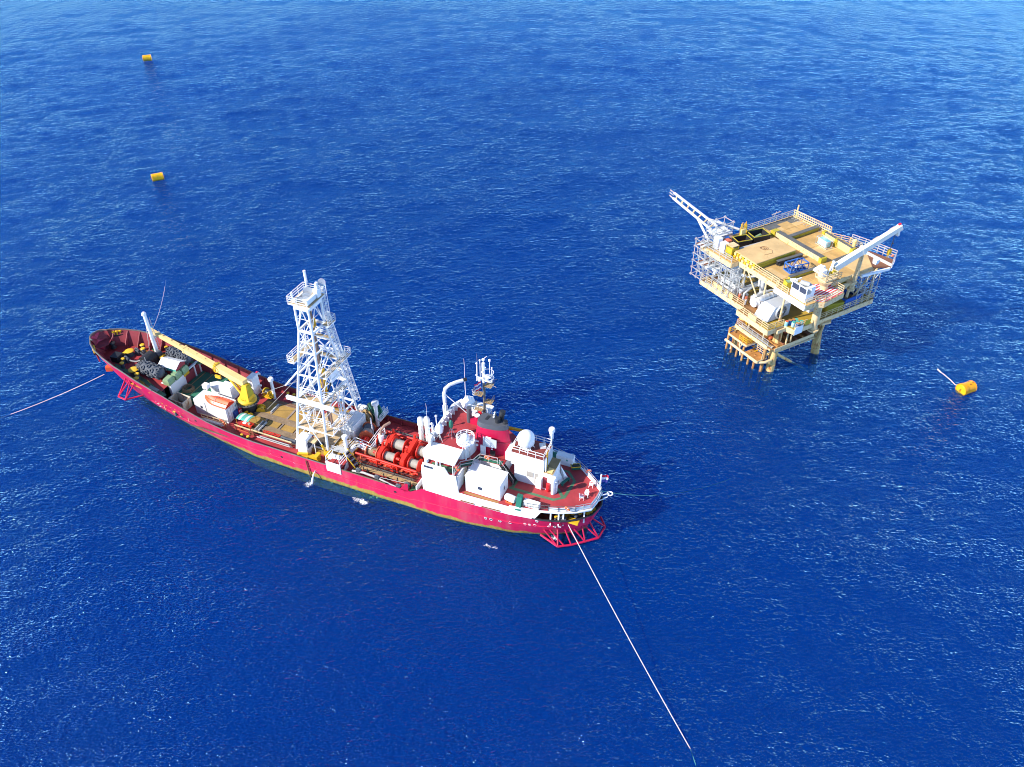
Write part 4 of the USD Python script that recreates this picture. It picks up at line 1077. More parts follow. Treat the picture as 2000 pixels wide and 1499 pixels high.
part(ah, 'aft_pipe', B().tube([(16.4, 5.0, 6.2), (16.4, 3.3, 8.4)], 0.06, 6), 'black')
part(ah, 'aft_window', B().box(16.56, 16.6, 2.9, 3.3, 7.6, 8.1), 'window')
# bridge deck with its green walk
bd = [(21.4, 6.3), (16.95, 6.3), (16.95, 4.4), (15.55, 3.45), (15.2, 2.2), (11.9, 2.05), (11.9, -3.6), (16.95, -6.3), (21.4, -6.3)]
part(ah, 'bridge_deck', B().prism(bd, 8.6, 8.7), 'deck_red')
part(ah, 'walk_marking', B().prism([(20.8, 5.9), (17.3, 5.9), (17.3, 5.0), (20.8, 5.0)], 8.7, 8.712), 'path_green')
part(ah, 'walk_marking', B().prism([(17.2, 5.9), (16.98, 4.5), (15.6, 3.4), (15.35, 2.3), (12.2, 2.0), (12.2, 1.4), (15.9, 1.5), (16.3, 2.9), (17.2, 3.9)], 8.7, 8.713), 'deck_green')
part(ah, 'under_house', B().prism([(16.6, 3.3), (15.4, 3.2), (15.1, 2.0), (12.0, 1.9), (12.0, -3.4), (16.6, -6.0)], 6.0, 8.58), 'white')
rb = B(); rail(rb, [(17.0, 6.2, 8.7), (16.95, 4.5, 8.7), (15.55, 3.45, 8.7), (15.2, 2.2, 8.7), (12.7, 2.05, 8.7)], 1.05, (0.5,), 0.03, 1.3)
part(ah, 'railing', rb, 'galv')
# wheelhouse and monkey island
wh = node(SH, 'wheelhouse')
plan = [(21.35, 3.3), (18.1, 3.3), (17.4, 3.1), (16.75, 2.5), (16.45, 1.2), (16.45, -3.3), (21.35, -3.3)]
part(wh, 'wheelhouse_wall', B().prism(plan, 8.7, 10.62), 'white')
part(wh, 'monkey_deck', B().prism([(21.5, 6.0 - 2.6), (17.2, 3.42), (16.5, 1.25), (16.45, -3.4), (17.0, -4.6), (21.5, -4.6)], 10.62, 10.7), 'deck_red')
for s in (1, -1):
    roof = [(21.75, s * 3.4), (22.0, s * 5.3), (21.35, s * 6.42), (16.85, s * 6.42), (17.1, s * 3.3)] if s > 0 else [(21.5, s * 4.55), (21.2, s * 6.42), (16.9, s * 6.42), (16.9, s * 4.3), (18.6, s * 4.6)]
    part(wh, 'wing_roof', B().prism(roof, 10.62, 10.76), 'white')
    for u in (21.0, 19.0, 17.2):
        part(wh, 'wing_post', B().bar((u, s * 6.25, 8.7), (u, s * 6.25, 10.62), 0.09), 'white')
part(wh, 'wing_light', B().cyl((21.0, 6.2, 9.8), (21.0, 6.2, 10.3), 0.28, n=12).cyl((21.0, 6.2, 9.6), (21.0, 6.2, 9.9), 0.12, n=8), 'white', smooth=40)
part(wh, 'wing_compass', B().lathe((19.6, 6.15, 9.7), [(0.18, 0), (0.18, .4), (0.1, .55), (.01, .6)], 10), 'white', smooth=40)
part(wh, 'front_bulwark', B().prism([(21.5, 4.4), (22.0, 3.6), (22.0, -3.6), (21.3, -5.2), (21.1, -5.1), (21.55, -3.6), (21.55, 3.5), (21.3, 4.3)], 10.5, 11.62), 'white')
for k in range(9):
    part(wh, 'bulwark_frame', B().box(21.2, 21.55, 3.2 - .85 * k, 3.26 - .85 * k, 10.7, 11.5), 'white')
for k in range(9):
    part(wh, 'bulwark_bracket', B().box(21.6, 21.75, 3.0 - .85 * k, 3.15 - .85 * k, 11.62, 11.68), 'beam_grey')
part(wh, 'hood', B().hexa([(19.8, -6.4, 10.76), (21.2, -6.3, 10.76), (21.4, -4.4, 10.76), (20.2, -4.3, 10.76), (20.0, -6.2, 11.7), (20.9, -6.0, 11.7), (21.2, -4.6, 11.6), (20.3, -4.5, 11.6)]), 'white')
part(wh, 'hood_light', B().cyl((20.6, -5.5, 11.6), (20.2, -5.5, 11.9), 0.35, n=12), 'white', smooth=40)
rb = B(); rail(rb, [(17.1, 3.3, 10.7), (16.55, 1.2, 10.7)], 1.0, (0.5,), 0.03, 1.1); rail(rb, [(20.0, -4.4, 10.7), (17.0, -4.4, 10.7)], 1.0, (0.5,), 0.03, 1.1)
part(wh, 'railing', rb, 'white')
for (v0, w) in ((-4.35, 1.0), (-3.6, 0.8)):
    part(wh, 'flag_locker', B().box(18.4, 19.6, v0, v0 + .3, 10.72, 11.4), 'white')
part(wh, 'locker_emblem', B().box(17.75, 18.2, -4.1, -4.0, 10.8, 11.3), 'sign_red')
for (u, v, h, ball) in ((22.05, 3.0, 2.0, .17), (22.1, 2.2, 2.1, .2), (22.05, 2.0, 1.7, .16), (22.05, 1.0, 2.5, .18), (22.1, -1.9, 2.4, .14), (22.1, -2.4, 1.6, .12)):
    t = node(SH, 'bridge_aerial')
    part(t, 'aerial_pole', B().cyl((u, v, 10.6), (u, v, 10.6 + h), 0.07, n=6), 'white')
    part(t, 'aerial_ball', B().sphere((u, v, 10.6 + h), ball, 8), 'white', smooth=40)
for (u, v, z, h) in ((22.15, 3.2, 11.0, 6.0), (20.7, -5.3, 11.9, 6.8)):
    t = node(SH, 'whip_aerial')
    part(t, 'whip', B().tube([(u, v, z), (u, v, z + h * .55), (u, v, z + h)], [0.05, 0.035, 0.012], 6), 'white')
    part(t, 'whip_base', B().cyl((u, v, z - .3), (u, v, z + .3), 0.11, n=8), 'white')
sd = node(SH, 'satellite_dome')
part(sd, 'dome_shell', B().lathe((20.8, 2.6, 12.0), [(0.3, 0), (0.5, .1), (0.52, .7), (0.45, 1.05), (0.25, 1.25), (.01, 1.3)], 16), 'white', smooth=60)
part(sd, 'dome_pole', B().cyl((20.8, 2.6, 10.7), (20.8, 2.6, 12.0), 0.1, n=8).cyl((20.8, 2.6, 11.6), (20.2, 3.0, 10.7), 0.04, n=5).cyl((20.8, 2.6, 11.6), (21.3, 2.9, 10.7), 0.04, n=5), 'galv')
ge = node(SH, 'gooseneck_exhaust')
part(ge, 'exhaust_pipe', B().tube([(22.4, -2.3, 9.0), (22.4, -2.3, 14.4), (22.3, -2.5, 15.1), (21.9, -3.0, 15.5), (21.3, -3.7, 15.6), (20.6, -4.5, 15.6)], 0.24, 12), 'white', smooth=40)
part(ge, 'exhaust_mouth', B().cyl((20.6, -4.5, 15.6), (20.25, -4.9, 15.6), 0.25, n=12), 'black', smooth=40)
part(ge, 'exhaust_stay', B().bar((22.3, -2.4, 14.2), (18.8, -2.6, 11.4), 0.09).bar((22.3, -2.4, 13.2), (22.3, -2.4, 14.2), .12), 'white_worn')
part(ge, 'side_pipe', B().tube([(22.45, -1.9, 10.6), (22.45, -1.9, 12.6)], 0.09, 8), 'white', smooth=40)
ss = node(SH, 'funnel_stub')
part(ss, 'stub_pipe', B().cyl((18.7, -2.2, 10.7), (18.7, -2.2, 13.2), 0.36, n=14), 'funnel_grey', smooth=40)
part(ss, 'stub_base', B().box(17.2, 18.4, -2.6, -1.8, 10.7, 11.5).cyl((17.5, -2.2, 11.5), (17.5, -2.2, 12.1), 0.36, n=12), 'hull_red_plain')
part(ss, 'stub_cap', B().lathe((17.5, -2.2, 12.1), [(0.36, 0), (0.36, .15), (.01, .2)], 14), 'white', smooth=40)
# crow's-nest tub with a dome on its pole
tn = node(SH, 'lookout_tub')
tu, tv = 16.95, 2.75
part(tn, 'tub_pole', B().cyl((tu, tv + .1, 8.7), (tu, tv + .1, 11.5), 0.13, n=10), 'white', smooth=40)
part(tn, 'tub_floor', B().lathe((tu, tv, 11.3), [(0.15, 0), (0.9, 0.25), (1.18, 0.55), (1.18, 0.62), (0.01, 0.64)], 24), 'white', smooth=40)
rb = B()
for z in (0.75, 1.15, 1.5):
    rb.torus((tu, tv, 11.3 + z), 1.18, 0.045, 'z', 28, 6)
for k in range(10):
    a = k * math.pi / 5
    rb.bar((tu + 1.18 * math.cos(a), tv + 1.18 * math.sin(a), 11.9), (tu + 1.18 * math.cos(a), tv + 1.18 * math.sin(a), 12.8), 0.07)
part(tn, 'tub_railing', rb, 'white')
part(tn, 'tub_dome', B().lathe((tu + .1, tv - .15, 11.93), [(0.5, 0), (0.58, .1), (0.58, .45)] + [(.58 * math.cos(t), .45 + .58 * math.sin(t)) for t in np.linspace(.2, 1.56, 7)], 18), 'white', smooth=60)
part(tn, 'tub_ladder', ladder(B(), (tu - .35, tv - .3, 8.7), (tu - .35, tv - .3, 11.4), 0.4, (.7, -.7, 0), 0.3), 'galv')
# mast with its stepped platforms
mm = node(SH, 'main_mast')
mu, mv = 17.45, -4.45
part(mm, 'mast_pole', B().cyl((mu, mv, 10.0), (mu, mv, 19.3), 0.2, 0.16, 12), 'beam_grey', smooth=40)
part(mm, 'mast_pole', B().cyl((mu + .02, mv, 16.3), (mu + .02, mv, 19.5), 0.22, 0.2, 12), 'white', smooth=40, label='white upper part of the mast')
for k, (z, s) in enumerate(((11.6, 1), (12.9, -1), (14.2, 1), (15.7, -1))):
    pass
    u0, u1, v0, v1 = (mu + .1, mu + 1.3, mv - .3, mv + .7) if s > 0 else (mu - 1.15, mu - .1, mv - .75, mv + .25)
    for j in range(4):
        part(mm, 'platform_board', B().box(u0 + (u1 - u0) * j / 4, u0 + (u1 - u0) * (j + 1) / 4 - .05, v0, v1, z, z + .06), 'wood')
    part(mm, 'platform_bearer', B().box(u0, u1, v0 + .1, v0 + .18, z - .1, z).box(u0, u1, v1 - .18, v1 - .1, z - .1, z), 'beam_grey')
    rb = B(); rail(rb, [(u1 if s > 0 else u0, v0, z), (u1 if s > 0 else u0, v1, z)], .9, (.45,), .02, .6)
    part(mm, 'platform_rail', rb, 'beam_grey')
part(mm, 'radar_scanner', B().box(mu - 1.1, mu - .1, mv + .1, mv + .3, 17.4, 17.6).cyl((mu - .6, mv + .2, 16.9), (mu - .6, mv + .2, 17.4), .22, n=10), 'white')
part(mm, 'radar_scanner', B().box(mu + .1, mu + .9, mv + .2, mv + .4, 17.0, 17.16).cyl((mu + .5, mv + .3, 16.6), (mu + .5, mv + .3, 17.0), .22, n=10), 'white')
part(mm, 'mast_hoop', B().torus((mu - .65, mv, 17.2), .75, .05, 'z', 18, 6), 'white')
part(mm, 'mast_hoop', B().torus((mu - .65, mv, 18.1), .75, .05, 'z', 18, 6), 'white')
part(mm, 'mast_crosstree', B().box(mu - 1.2, mu + 1.0, mv - .08, mv + .08, 16.5, 16.7).box(mu - .1, mu + .1, mv - .6, mv + .6, 18.3, 18.4), 'white')
for (du, dv_, z0, z1, ball) in ((.95, .1, 16.6, 19.2, .14), (.6, -.2, 16.6, 19.6, .14), (-.75, -.3, 17.2, 19.9, .2), (-1.2, 0, 16.6, 19.0, .12), (0, 0, 19.4, 20.0, .22), (.8, .5, 16.6, 17.6, .15)):
    part(mm, 'mast_light', B().cyl((mu + du, mv + dv_, z0), (mu + du, mv + dv_, z1), .05, n=6).sphere((mu + du, mv + dv_, z1), ball, 8), 'white')
part(mm, 'mast_whip', B().tube([(mu + 1.0, mv - .2, 16.7), (mu + 1.0, mv - .2, 20.6)], [.03, .01], 5), 'galv')
part(mm, 'mast_vane', B().bar((mu, mv, 20.1), (mu - .4, mv - .3, 20.5), .06), 'white')
part(mm, 'yagi', B().bar((mu - .8, mv, 16.2), (mu - 1.9, mv + .2, 16.1), .04).bar((mu - 1.1, mv, 17.0), (mu - 1.7, mv - .4, 17.0), .03), 'galv')
part(mm, 'signal_cage', B().torus((mu + 1.1, mv + .4, 14.8), .45, .03, 'z', 12, 5).torus((mu + 1.1, mv + .4, 14.3), .45, .03, 'z', 12, 5).torus((mu + 1.1, mv + .4, 14.5), .45, .03, 'x', 12, 5), 'galv')
# funnel
fu = node(SH, 'funnel')


def oval(u0, u1, w, n=28, c=0.0):
    """a rounded, aft-tapering funnel outline."""
    out = []
    for k in range(n):
        a = 2 * math.pi * k / n
        x, y = math.cos(a), math.sin(a)
        out.append(((u0 + u1) / 2 + (u1 - u0) / 2 * np.sign(x) * abs(x) ** 0.8, c + w * np.sign(y) * abs(y) ** 0.75 * (0.72 + 0.28 * x)))
    return out


secs = [(8.7, oval(11.6, 17.0, 1.55, c=-0.45)), (10.6, oval(11.9, 16.85, 1.5, c=-0.45)), (13.0, oval(12.35, 16.5, 1.42, c=-0.45))]
b = B()
for (z0, a), (z1, c) in zip(secs[:-1], secs[1:]):
    n = len(a)
    b.add([(*p, z0) for p in a] + [(*p, z1) for p in c], [[i, (i + 1) % n, n + (i + 1) % n, n + i] for i in range(n)])
part(fu, 'funnel_casing', b, 'hull_red_plain', smooth=50)
a, c = oval(12.2, 16.55, 1.46, c=-0.45), oval(12.3, 16.4, 1.40, c=-0.45)
n = len(a)
part(fu, 'funnel_top_band', B().add([(*p, 13.0) for p in a] + [(*p, 13.75) for p in c], [[i, (i + 1) % n, n + (i + 1) % n, n + i] for i in range(n)]).add([(*p, 13.75) for p in c], [[0, k, k + 1] for k in range(1, n - 1)]), 'funnel_grey', smooth=40)
part(fu, 'funnel_seam', B().tube([(u, v * 1.01, 10.9) for u, v in oval(11.8, 16.85, 1.52, c=-.45)], 0.035, 5), 'bulwark_red')
part(fu, 'funnel_opening', B().prism([(15.5, -.2), (15.1, -.2), (15.0, -1.1), (15.4, -1.1)], 13.755, 13.78), 'black')
for k in range(3):
    part(fu, 'small_exhaust', B().cyl((14.3 - .12 * k, -1.35 + .42 * k, 13.7), (14.5 - .12 * k, -1.3 + .42 * k, 14.3), .11, n=8), 'funnel_grey', smooth=40)
    part(fu, 'exhaust_tip', B().cyl((14.5 - .12 * k, -1.3 + .42 * k, 14.3), (14.55 - .12 * k, -1.29 + .42 * k, 14.42), .13, n=8), 'white', smooth=40)
part(fu, 'main_exhaust', B().cyl((13.6, -1.2, 13.7), (13.4, -1.4, 14.9), .4, n=12).cyl((13.7, -.4, 13.7), (13.7, -.4, 14.4), .36, n=12), 'black', smooth=40)
part(fu, 'rear_exhaust', B().cyl((12.8, -.5, 13.6), (12.6, -.5, 14.2), .28, n=10), 'black', smooth=40)
part(fu, 'notice_board', B().hexa([(13.3, 1.08, 10.5), (15.2, 1.14, 10.3), (15.2, 1.2, 10.3), (13.3, 1.16, 10.5), (13.3, .98, 11.75), (15.2, 1.02, 11.9), (15.2, 1.1, 11.9), (13.3, 1.06, 11.75)]), 'cooler_grey')
part(fu, 'louvre', B().box(14.0, 14.75, 1.1, 1.2, 12.0, 12.12), 'white')
part(fu, 'funnel_door', B().box(14.85, 15.6, 1.02, 1.14, 8.75, 10.3), 'white')
part(fu, 'funnel_vent', B().box(13.5, 14.2, .98, 1.14, 8.9, 9.8), 'black')
part(fu, 'funnel_lamp', B().box(16.0, 16.3, .95, 1.1, 9.9, 10.2).box(15.9, 16.5, .9, 1.06, 10.6, 10.75), 'white')
part(fu, 'vent_lamp', B().box(13.85, 14.05, 1.0, 1.15, 10.0, 10.15), 'white')
part(SH, 'boat_davit', B().bar((14.2, -3.2, 10.5), (10.2, -3.5, 10.5), 0.3, 0.34).bar((14.0, -3.2, 8.7), (14.0, -3.2, 10.5), .26).bar((13.9, -3.2, 9.6), (13.0, -3.3, 10.4), .14), 'rig_yellow')

# ---------------------------------------------------------------- boat deck
bk = node(SH, 'boat_deck')
out = [(16.6, 6.36), (9.4, 6.1), (5.6, 5.45), (3.2, 4.75), (1.1, 3.75), (-0.55, 2.6), (-0.85, 0.9), (-0.9, -0.8), (0.0, -1.7), (2.6, -3.8), (4.5, -5.0), (9.4, -6.1), (16.6, -6.36)]
part(bk, 'deck_plate', B().prism(out, 5.86, 6.0), 'deck_red')
part(bk, 'deck_edge', B().tube([(u, v, 5.95) for u, v in out[1:-1]], 0.16, 8), 'white', smooth=50)
for s in (1, -1):
    us = np.linspace(5.2, 16.5, 14)
    part(bk, 'side_band', B().strip([(u, s * (half(u) + .03), 6.02) for u in us], [(u + (0.0 if u > 5.5 else 1.2), s * (half(u) + .03), 4.5) for u in us]), 'white', smooth=40)
    for u0, u1 in ((14.2, 16.2), (10.6, 13.2)):
        part(bk, 'scupper_lip', B().bar((u0, s * (half(u0) + .08), 4.75), (u1, s * (half(u1) + .08), 4.7), .12, .14), 'rack_brown')
gp = [(10.7, 3.0), (4.5, 2.85), (3.35, 1.95), (3.05, -1.4), (4.4, -2.8), (6.3, -2.6)]
part(bk, 'path_marking', B().prism(path_poly(gp, .42), 6.0, 6.012), 'path_green')
part(bk, 'path_marking', B().prism(path_poly([(10.2, 1.4), (10.3, 2.85)], .42), 6.004, 6.016), 'path_green')
part(bk, 'path_marking', B().prism(path_poly([(3.6, 1.9), (4.7, 0.7)], .42), 6.004, 6.016), 'path_green')
def rail_run(pts, mat, **k):
    rb_ = B(); rail(rb_, [(u, v, 6.05) for u, v in pts], **k)
    part(bk, 'railing', rb_, mat)
rail_run([(7.6, 5.75), (5.6, 5.38), (3.2, 4.68), (1.2, 3.75)], 'beam_grey', h=1.0, mid=(.5,), post=1.3)
part(bk, 'rail_board', B().strip([(4.4, 5.0, 6.1), (3.2, 4.62, 6.1), (1.2, 3.68, 6.1), (-0.4, 2.5, 6.1)], [(4.4, 5.0, 6.75), (3.2, 4.62, 6.75), (1.2, 3.68, 6.75), (-0.4, 2.5, 6.75)]), 'white')
part(bk, 'rail_board', B().strip([(-0.4, 2.5, 6.1), (-0.75, 0.8, 6.1), (-0.8, -0.7, 6.1), (0.0, -1.6, 6.1), (2.5, -3.65, 6.1)], [(-0.4, 2.5, 6.75), (-0.75, 0.8, 6.75), (-0.8, -0.7, 6.75), (0.0, -1.6, 6.75), (2.5, -3.65, 6.75)]), 'white')
rail_run([(1.2, 3.72), (-0.5, 2.5), (-0.8, 0.8), (-0.85, -0.7), (0.0, -1.62), (2.5, -3.7), (4.5, -4.9), (9.0, -5.9)], 'galv', h=1.0, mid=(.5,), post=1.2)
part(bk, 'rubbish_chute', B().bar((-0.9, 0.1, 6.3), (-1.9, -0.8, 6.2), .12).torus((-2.0, -0.9, 6.15), .35, .09, 'z', 12, 6).bar((-.9, .9, 6.0), (-1.9, -.4, 6.0), .09), 'white')
part(bk, 'flag_pole', B().cyl((-0.45, -1.35, 6.0), (-0.5, -1.4, 8.6), .13, .1, 8), 'white', smooth=40)
for (u, v) in ((4.07, 4.95), (3.1, 4.6), (2.55, 4.35), (0.2, 2.9), (1.5, -2.8), (4.0, -4.5)):
    part(bk, 'deck_pillar', B().bar((u, v, 3.5), (u, v, 5.88), .16), 'white')
# stern house
sh = node(SH, 'stern_house')
part(sh, 'house_wall', B().box(5.3, 10.6, -1.75, 1.38, 6.0, 8.85), 'white')
part(sh, 'house_wall', B().box(6.5, 11.1, -1.72, 1.4, 8.85, 11.0), 'white', label='upper storey')
part(sh, 'house_wall', B().box(11.1, 11.9, -.6, 1.36, 9.2, 10.6), 'white', label='forward casing of the upper storey')
part(sh, 'house_roof', B().box(6.5, 11.1, -1.74, 1.42, 11.0, 11.08), 'deck_maroon')
part(sh, 'low_roof', B().box(5.2, 6.5, -1.75, 1.4, 8.85, 8.92), 'wood')
rb = B(); rail(rb, [(11.0, 1.36, 11.08), (6.55, 1.36, 11.08), (6.55, -1.66, 11.08), (11.0, -1.66, 11.08), (11.0, 1.36, 11.08)], .95, (.5,), .03, 1.1)
part(sh, 'roof_railing', rb, 'white')
part(sh, 'end_plate', B().box(6.42, 6.48, -1.75, 0.2, 8.9, 11.1), 'cooler_grey')
part(sh, 'side_window', B().box(7.9, 8.8, 1.38, 1.43, 7.4, 8.3), 'vent_grey')
part(sh, 'side_opening', B().box(7.2, 7.75, 1.38, 1.42, 6.4, 8.3), 'vent_grey')
part(sh, 'side_locker', B().box(6.75, 7.4, 1.4, 1.85, 6.1, 7.7), 'white')
part(sh, 'doorway', B().box(6.0, 6.55, 1.38, 1.43, 6.15, 8.1), 'bulwark_red')
part(sh, 'door', B().box(6.62, 6.66, 1.42, 2.0, 6.15, 8.0), 'white')
part(sh, 'door_sill', B().box(5.95, 6.7, 1.4, 1.55, 6.0, 6.15), 'white')
part(sh, 'notice_panel', B().box(5.4, 5.65, 1.38, 1.42, 6.9, 7.4).box(5.0 + .0, 5.3, 1.38, 1.4, 6.9, 7.4), 'white')
part(sh, 'aft_ladder', ladder(B(), (6.35, .6, 8.95), (6.35, .6, 12.0), .5, (0, 1, 0), .3, .03), 'rig_yellow')
part(sh, 'aft_ladder', ladder(B(), (6.2, .9, 6.2), (6.3, .2, 9.0), .5, (0, 1, 0), .3, .03), 'black')
part(sh, 'roof_pipe', B().tube([(6.3, 1.2, 8.9), (6.25, 1.2, 10.6), (6.3, 1.1, 11.3)], .08, 8), 'white', smooth=40)
part(sh, 'roof_hatch', B().cbox((7.55, -.9, 11.08), (.8, .8, .35), .5).cbox((7.55, -.9, 11.43), (.35, .3, .2), .5), 'white_worn')
part(sh, 'low_tank', B().box(5.4, 6.1, 0.3, 1.2, 8.92, 9.0), 'boom_cream')
rd = node(SH, 'radome')
part(rd, 'dome_shell', B().lathe((9.55, -.1, 11.75), [(0.9, 0), (1.08, .1), (1.1, .9)] + [(1.1 * math.cos(t), .9 + 1.1 * math.sin(t)) for t in np.linspace(.15, 1.56, 9)], 28), 'white', smooth=60)
for k in range(8):
    aa = k * math.pi / 4
    part(rd, 'dome_leg', B().bar((9.55 + .8 * math.cos(aa), -.1 + .8 * math.sin(aa), 11.75), (9.55 + 1.1 * math.cos(aa + .3), -.1 + 1.1 * math.sin(aa + .3), 11.08), .08), 'white')
part(rd, 'dome_base', B().box(8.9, 10.2, -.7, .6, 11.08, 11.3), 'white_worn')
part(SH, 'ball_post', B().cyl((6.6, -1.5, 11.1), (6.6, -1.5, 13.2), .07, n=6).sphere((6.6, -1.5, 13.3), .28, 10), 'white', smooth=40)
part(SH, 'vent_foot', B().box(4.55, 4.9, 1.2, 1.75, 6.0, 7.6), 'white')
part(SH, 'extinguisher', B().cyl((5.75, 1.62, 6.0), (5.75, 1.62, 7.3), .26, n=10).box(5.6, 5.9, 1.8, 1.9, 6.6, 6.9), 'sign_red', smooth=40)
lst = node(SH, 'boat_deck_stairs')
for k in range(9):
    t = k / 8
    part(lst, 'step', B().cbox((12.2 - 1.8 * t, 1.75 + .12 * t, 8.6 - 2.5 * t), (.26, .8, .06), 0), 'black')
part(lst, 'stair_stringer', B().bar((12.4, 1.35, 8.75), (10.3, 1.45, 6.05), .08, .26).bar((12.4, 2.15, 8.75), (10.3, 2.3, 6.05), .08, .26), 'black')
part(lst, 'stair_handrail', B().bar((12.4, 2.2, 9.7), (10.4, 2.35, 7.0), .05).bar((12.4, 2.2, 8.75), (12.4, 2.2, 9.7), .05).bar((10.4, 2.35, 6.05), (10.4, 2.35, 7.0), .05), 'galv')
bw = node(SH, 'boat_deck_cabin')
part(bw, 'cabin_wall', B().box(10.8, 15.7, 3.1, 5.75, 6.05, 8.75), 'white')
part(bw, 'cabin_roof', B().box(10.74, 15.76, 3.04, 5.81, 8.75, 8.84), 'white')
part(bw, 'cabin_window', B().box(13.35, 13.95, 5.75, 5.79, 7.0, 7.5), 'window')
part(bw, 'end_window', B().box(10.77, 10.8, 4.25, 4.5, 6.9, 7.5), 'window')
part(bw, 'air_conditioner', B().box(15.2, 15.9, 2.5, 3.05, 7.9, 8.9), 'cooler_grey')
part(bw, 'cabin_foot', B().box(15.3, 15.6, 5.3, 5.7, 6.0, 6.1).box(10.9, 11.2, 5.3, 5.7, 6.0, 6.1), 'grime')
part(bk, 'worn_strip', B().box(10.9, 15.8, 5.86, 6.25, 6.0, 6.012), 'lower_deck_rust')
part(SH, 'deck_locker', B().box(5.6, 7.7, 4.75, 5.35, 6.03, 6.95), 'white', label='long white locker at the boat deck edge')
part(SH, 'deck_locker', B().box(4.2, 6.6, -4.7, -3.75, 6.0, 7.5), 'white', label='large white locker on the starboard side')
part(SH, 'locker_emblem', B().box(4.9, 5.15, -3.75, -3.73, 6.9, 7.15), 'teal')
# mooring deck under the boat deck
part(SH, 'stern_ramp', B().hexa([(2.2, 1.5, 3.5), (3.9, 1.5, 3.5), (3.9, 3.9, 3.5), (2.2, 3.9, 3.5), (2.6, 1.5, 5.2), (3.2, 1.5, 5.2), (3.6, 3.9, 3.6), (2.5, 3.9, 3.6)]), 'rig_yellow')
for (u, v) in ((1.8, 2.7), (1.0, 2.3), (0.0, 2.0), (-.25, 1.55), (-.45, 1.0), (3.5, 4.1)):
    bollard(u, v, 3.9, .3, .5)
us = [5.2, 4.0, 2.6, 1.2, 0.1, -0.7, -1.05, -1.15]
part(SH, 'stern_cap_rail', B().tube([(float(np.interp(i, range(len(UT)), UT)) + .05, s_ * (float(np.interp(i, range(len(UT)), BT)) - .02), 4.56) for s_ in (1,) for i in np.arange(4.3, -0.01, -.3)] + [(float(np.interp(i, range(len(UT)), UT)) + .05, -(float(np.interp(i, range(len(UT)), BT)) - .02), 4.56) for i in np.arange(.3, 4.3, .3)], .14, 6), 'black')
part(SH, 'stern_roller', B().box(.6, 2.0, 3.3 + .1, 4.3, 4.15, 4.4), 'rig_yellow')
part(SH, 'stern_chock', B().box(2.2, 3.0, 3.9, 4.5, 4.2, 4.7).cyl((1.2, 3.3, 4.6), (1.2, 3.3, 5.0), .2, n=8), 'rubber')
for k in range(7):                                                       # chafing bars on the counter
    i = 3.6 - .42 * k
    p0, p1 = hull_point(i, 4.3, 1), hull_point(i - .12, 3.4, 1)
    part(SH, 'chafing_bar', B().bar((p0[0], p0[1] + .05, p0[2]), (p1[0], p1[1] + .05, p1[2]), .09), 'flag_red')
for (u, z) in ((12.8, 2.3), (12.05, 2.3), (10.8, 2.4), (9.4, 2.6), (7.4, 2.8), (6.8, 2.8), (6.1, 2.9), (5.75, 4.1), (4.3, 2.95), (3.6, 3.0), (3.0, 3.0)):
    v = hb_at(u, z)
    nrm = np.array([(hb_at(u - .3, z) - hb_at(u + .3, z)) / .6, 1.0, -(hb_at(u, z + .2) - hb_at(u, z - .2)) / .4]); nrm /= np.linalg.norm(nrm)
    t = node(SH, 'porthole')
    part(t, 'porthole_rim', B().lathe((u, v, z), [(.17, .0), (.17, .05), (.22, .05), (.22, -.05)], 14, nrm), 'white_worn', smooth=30)
    part(t, 'porthole_glass', B().lathe(np.array((u, v, z)) + nrm * .015, [(.001, 0), (.18, 0)], 12, nrm), 'window')
for (u, z) in ((60.5, 3.3), (45.0, 1.95), (26.3, 2.2)):
    v = hb_at(u, z) + .02
    part(SH, 'scupper', B().lathe((u, v, z), [(.001, 0.01), (.2, 0.01), (.2, -.05)], 10, (0, 1.0, 0)), 'black')
# pipe guards at stern and bow
gd = node(SH, 'stern_guard')
G = [(5.55, 4.45, .45), (2.75, 5.45, .4), (1.2, 4.5, .4), (-.3, 3.25, .4), (-1.75, 1.95, .4), (-1.95, -.25, .4), (-.9, -1.6, .5)]
for a, c in zip(G[:-1], G[1:]):
    part(gd, 'guard_rail', B().cyl(a, c, .15, n=8), 'hull_red_plain', smooth=40)
for p, i in ((G[1], 4.0), (G[1], 3.3), (G[2], 2.9), (G[3], 2.3), (G[3], 1.6), (G[4], 1.4), (G[4], .8), (G[5], .3)):
    q = hull_point(i, 2.0, 1)
    part(gd, 'guard_strut', B().cyl(p, q, .11, n=8), 'hull_red_plain', smooth=40)
for a, i in (((2.0, 5.0, .4), 3.7), ((.4, 3.85, .4), 2.6)):
    part(gd, 'guard_strut', B().cyl(a, hull_point(i, 2.0, 1), .11, n=8), 'hull_red_plain', smooth=40)
gb = node(SH, 'bow_guard')
G = [hull_point(17.6, 3.2, 1), (76.6, 4.9, 2.2), (74.9, 5.2, 2.3), (73.2, 4.6, 2.4)]
G[0] = (77.0, hb_at(77.0, 3.4), 3.4)
G[3] = (73.0, hb_at(73.0, 2.4), 2.4)
for a, c in zip(G[:-1], G[1:]):
    part(gb, 'guard_rail', B().cyl(a, c, .13, n=8), 'hull_red_plain', smooth=40)
for p, u in ((G[1], 74.2), (G[1], 73.2), (G[2], 73.0), (G[2], 72.0)):
    part(gb, 'guard_strut', B().cyl(p, (u, hb_at(u, 6.2), 6.2), .10, n=8), 'hull_red_plain', smooth=40)
part(SH, 'bow_chock', B().cbox((78.6, hb_at(78.6, 6.2) + .1, 5.6), (1.0, .7, .8), .5), 'orange')
part(SH, 'overboard_pipe', B().cyl((39.4, 6.38, 1.3), (39.4, 6.6, 1.2), .09, n=8), 'galv')
part(SH, 'rust_pipe', B().cyl((40.6, 6.55, 3.0), (40.2, 6.6, -.8), .09, n=8), 'rack_brown')

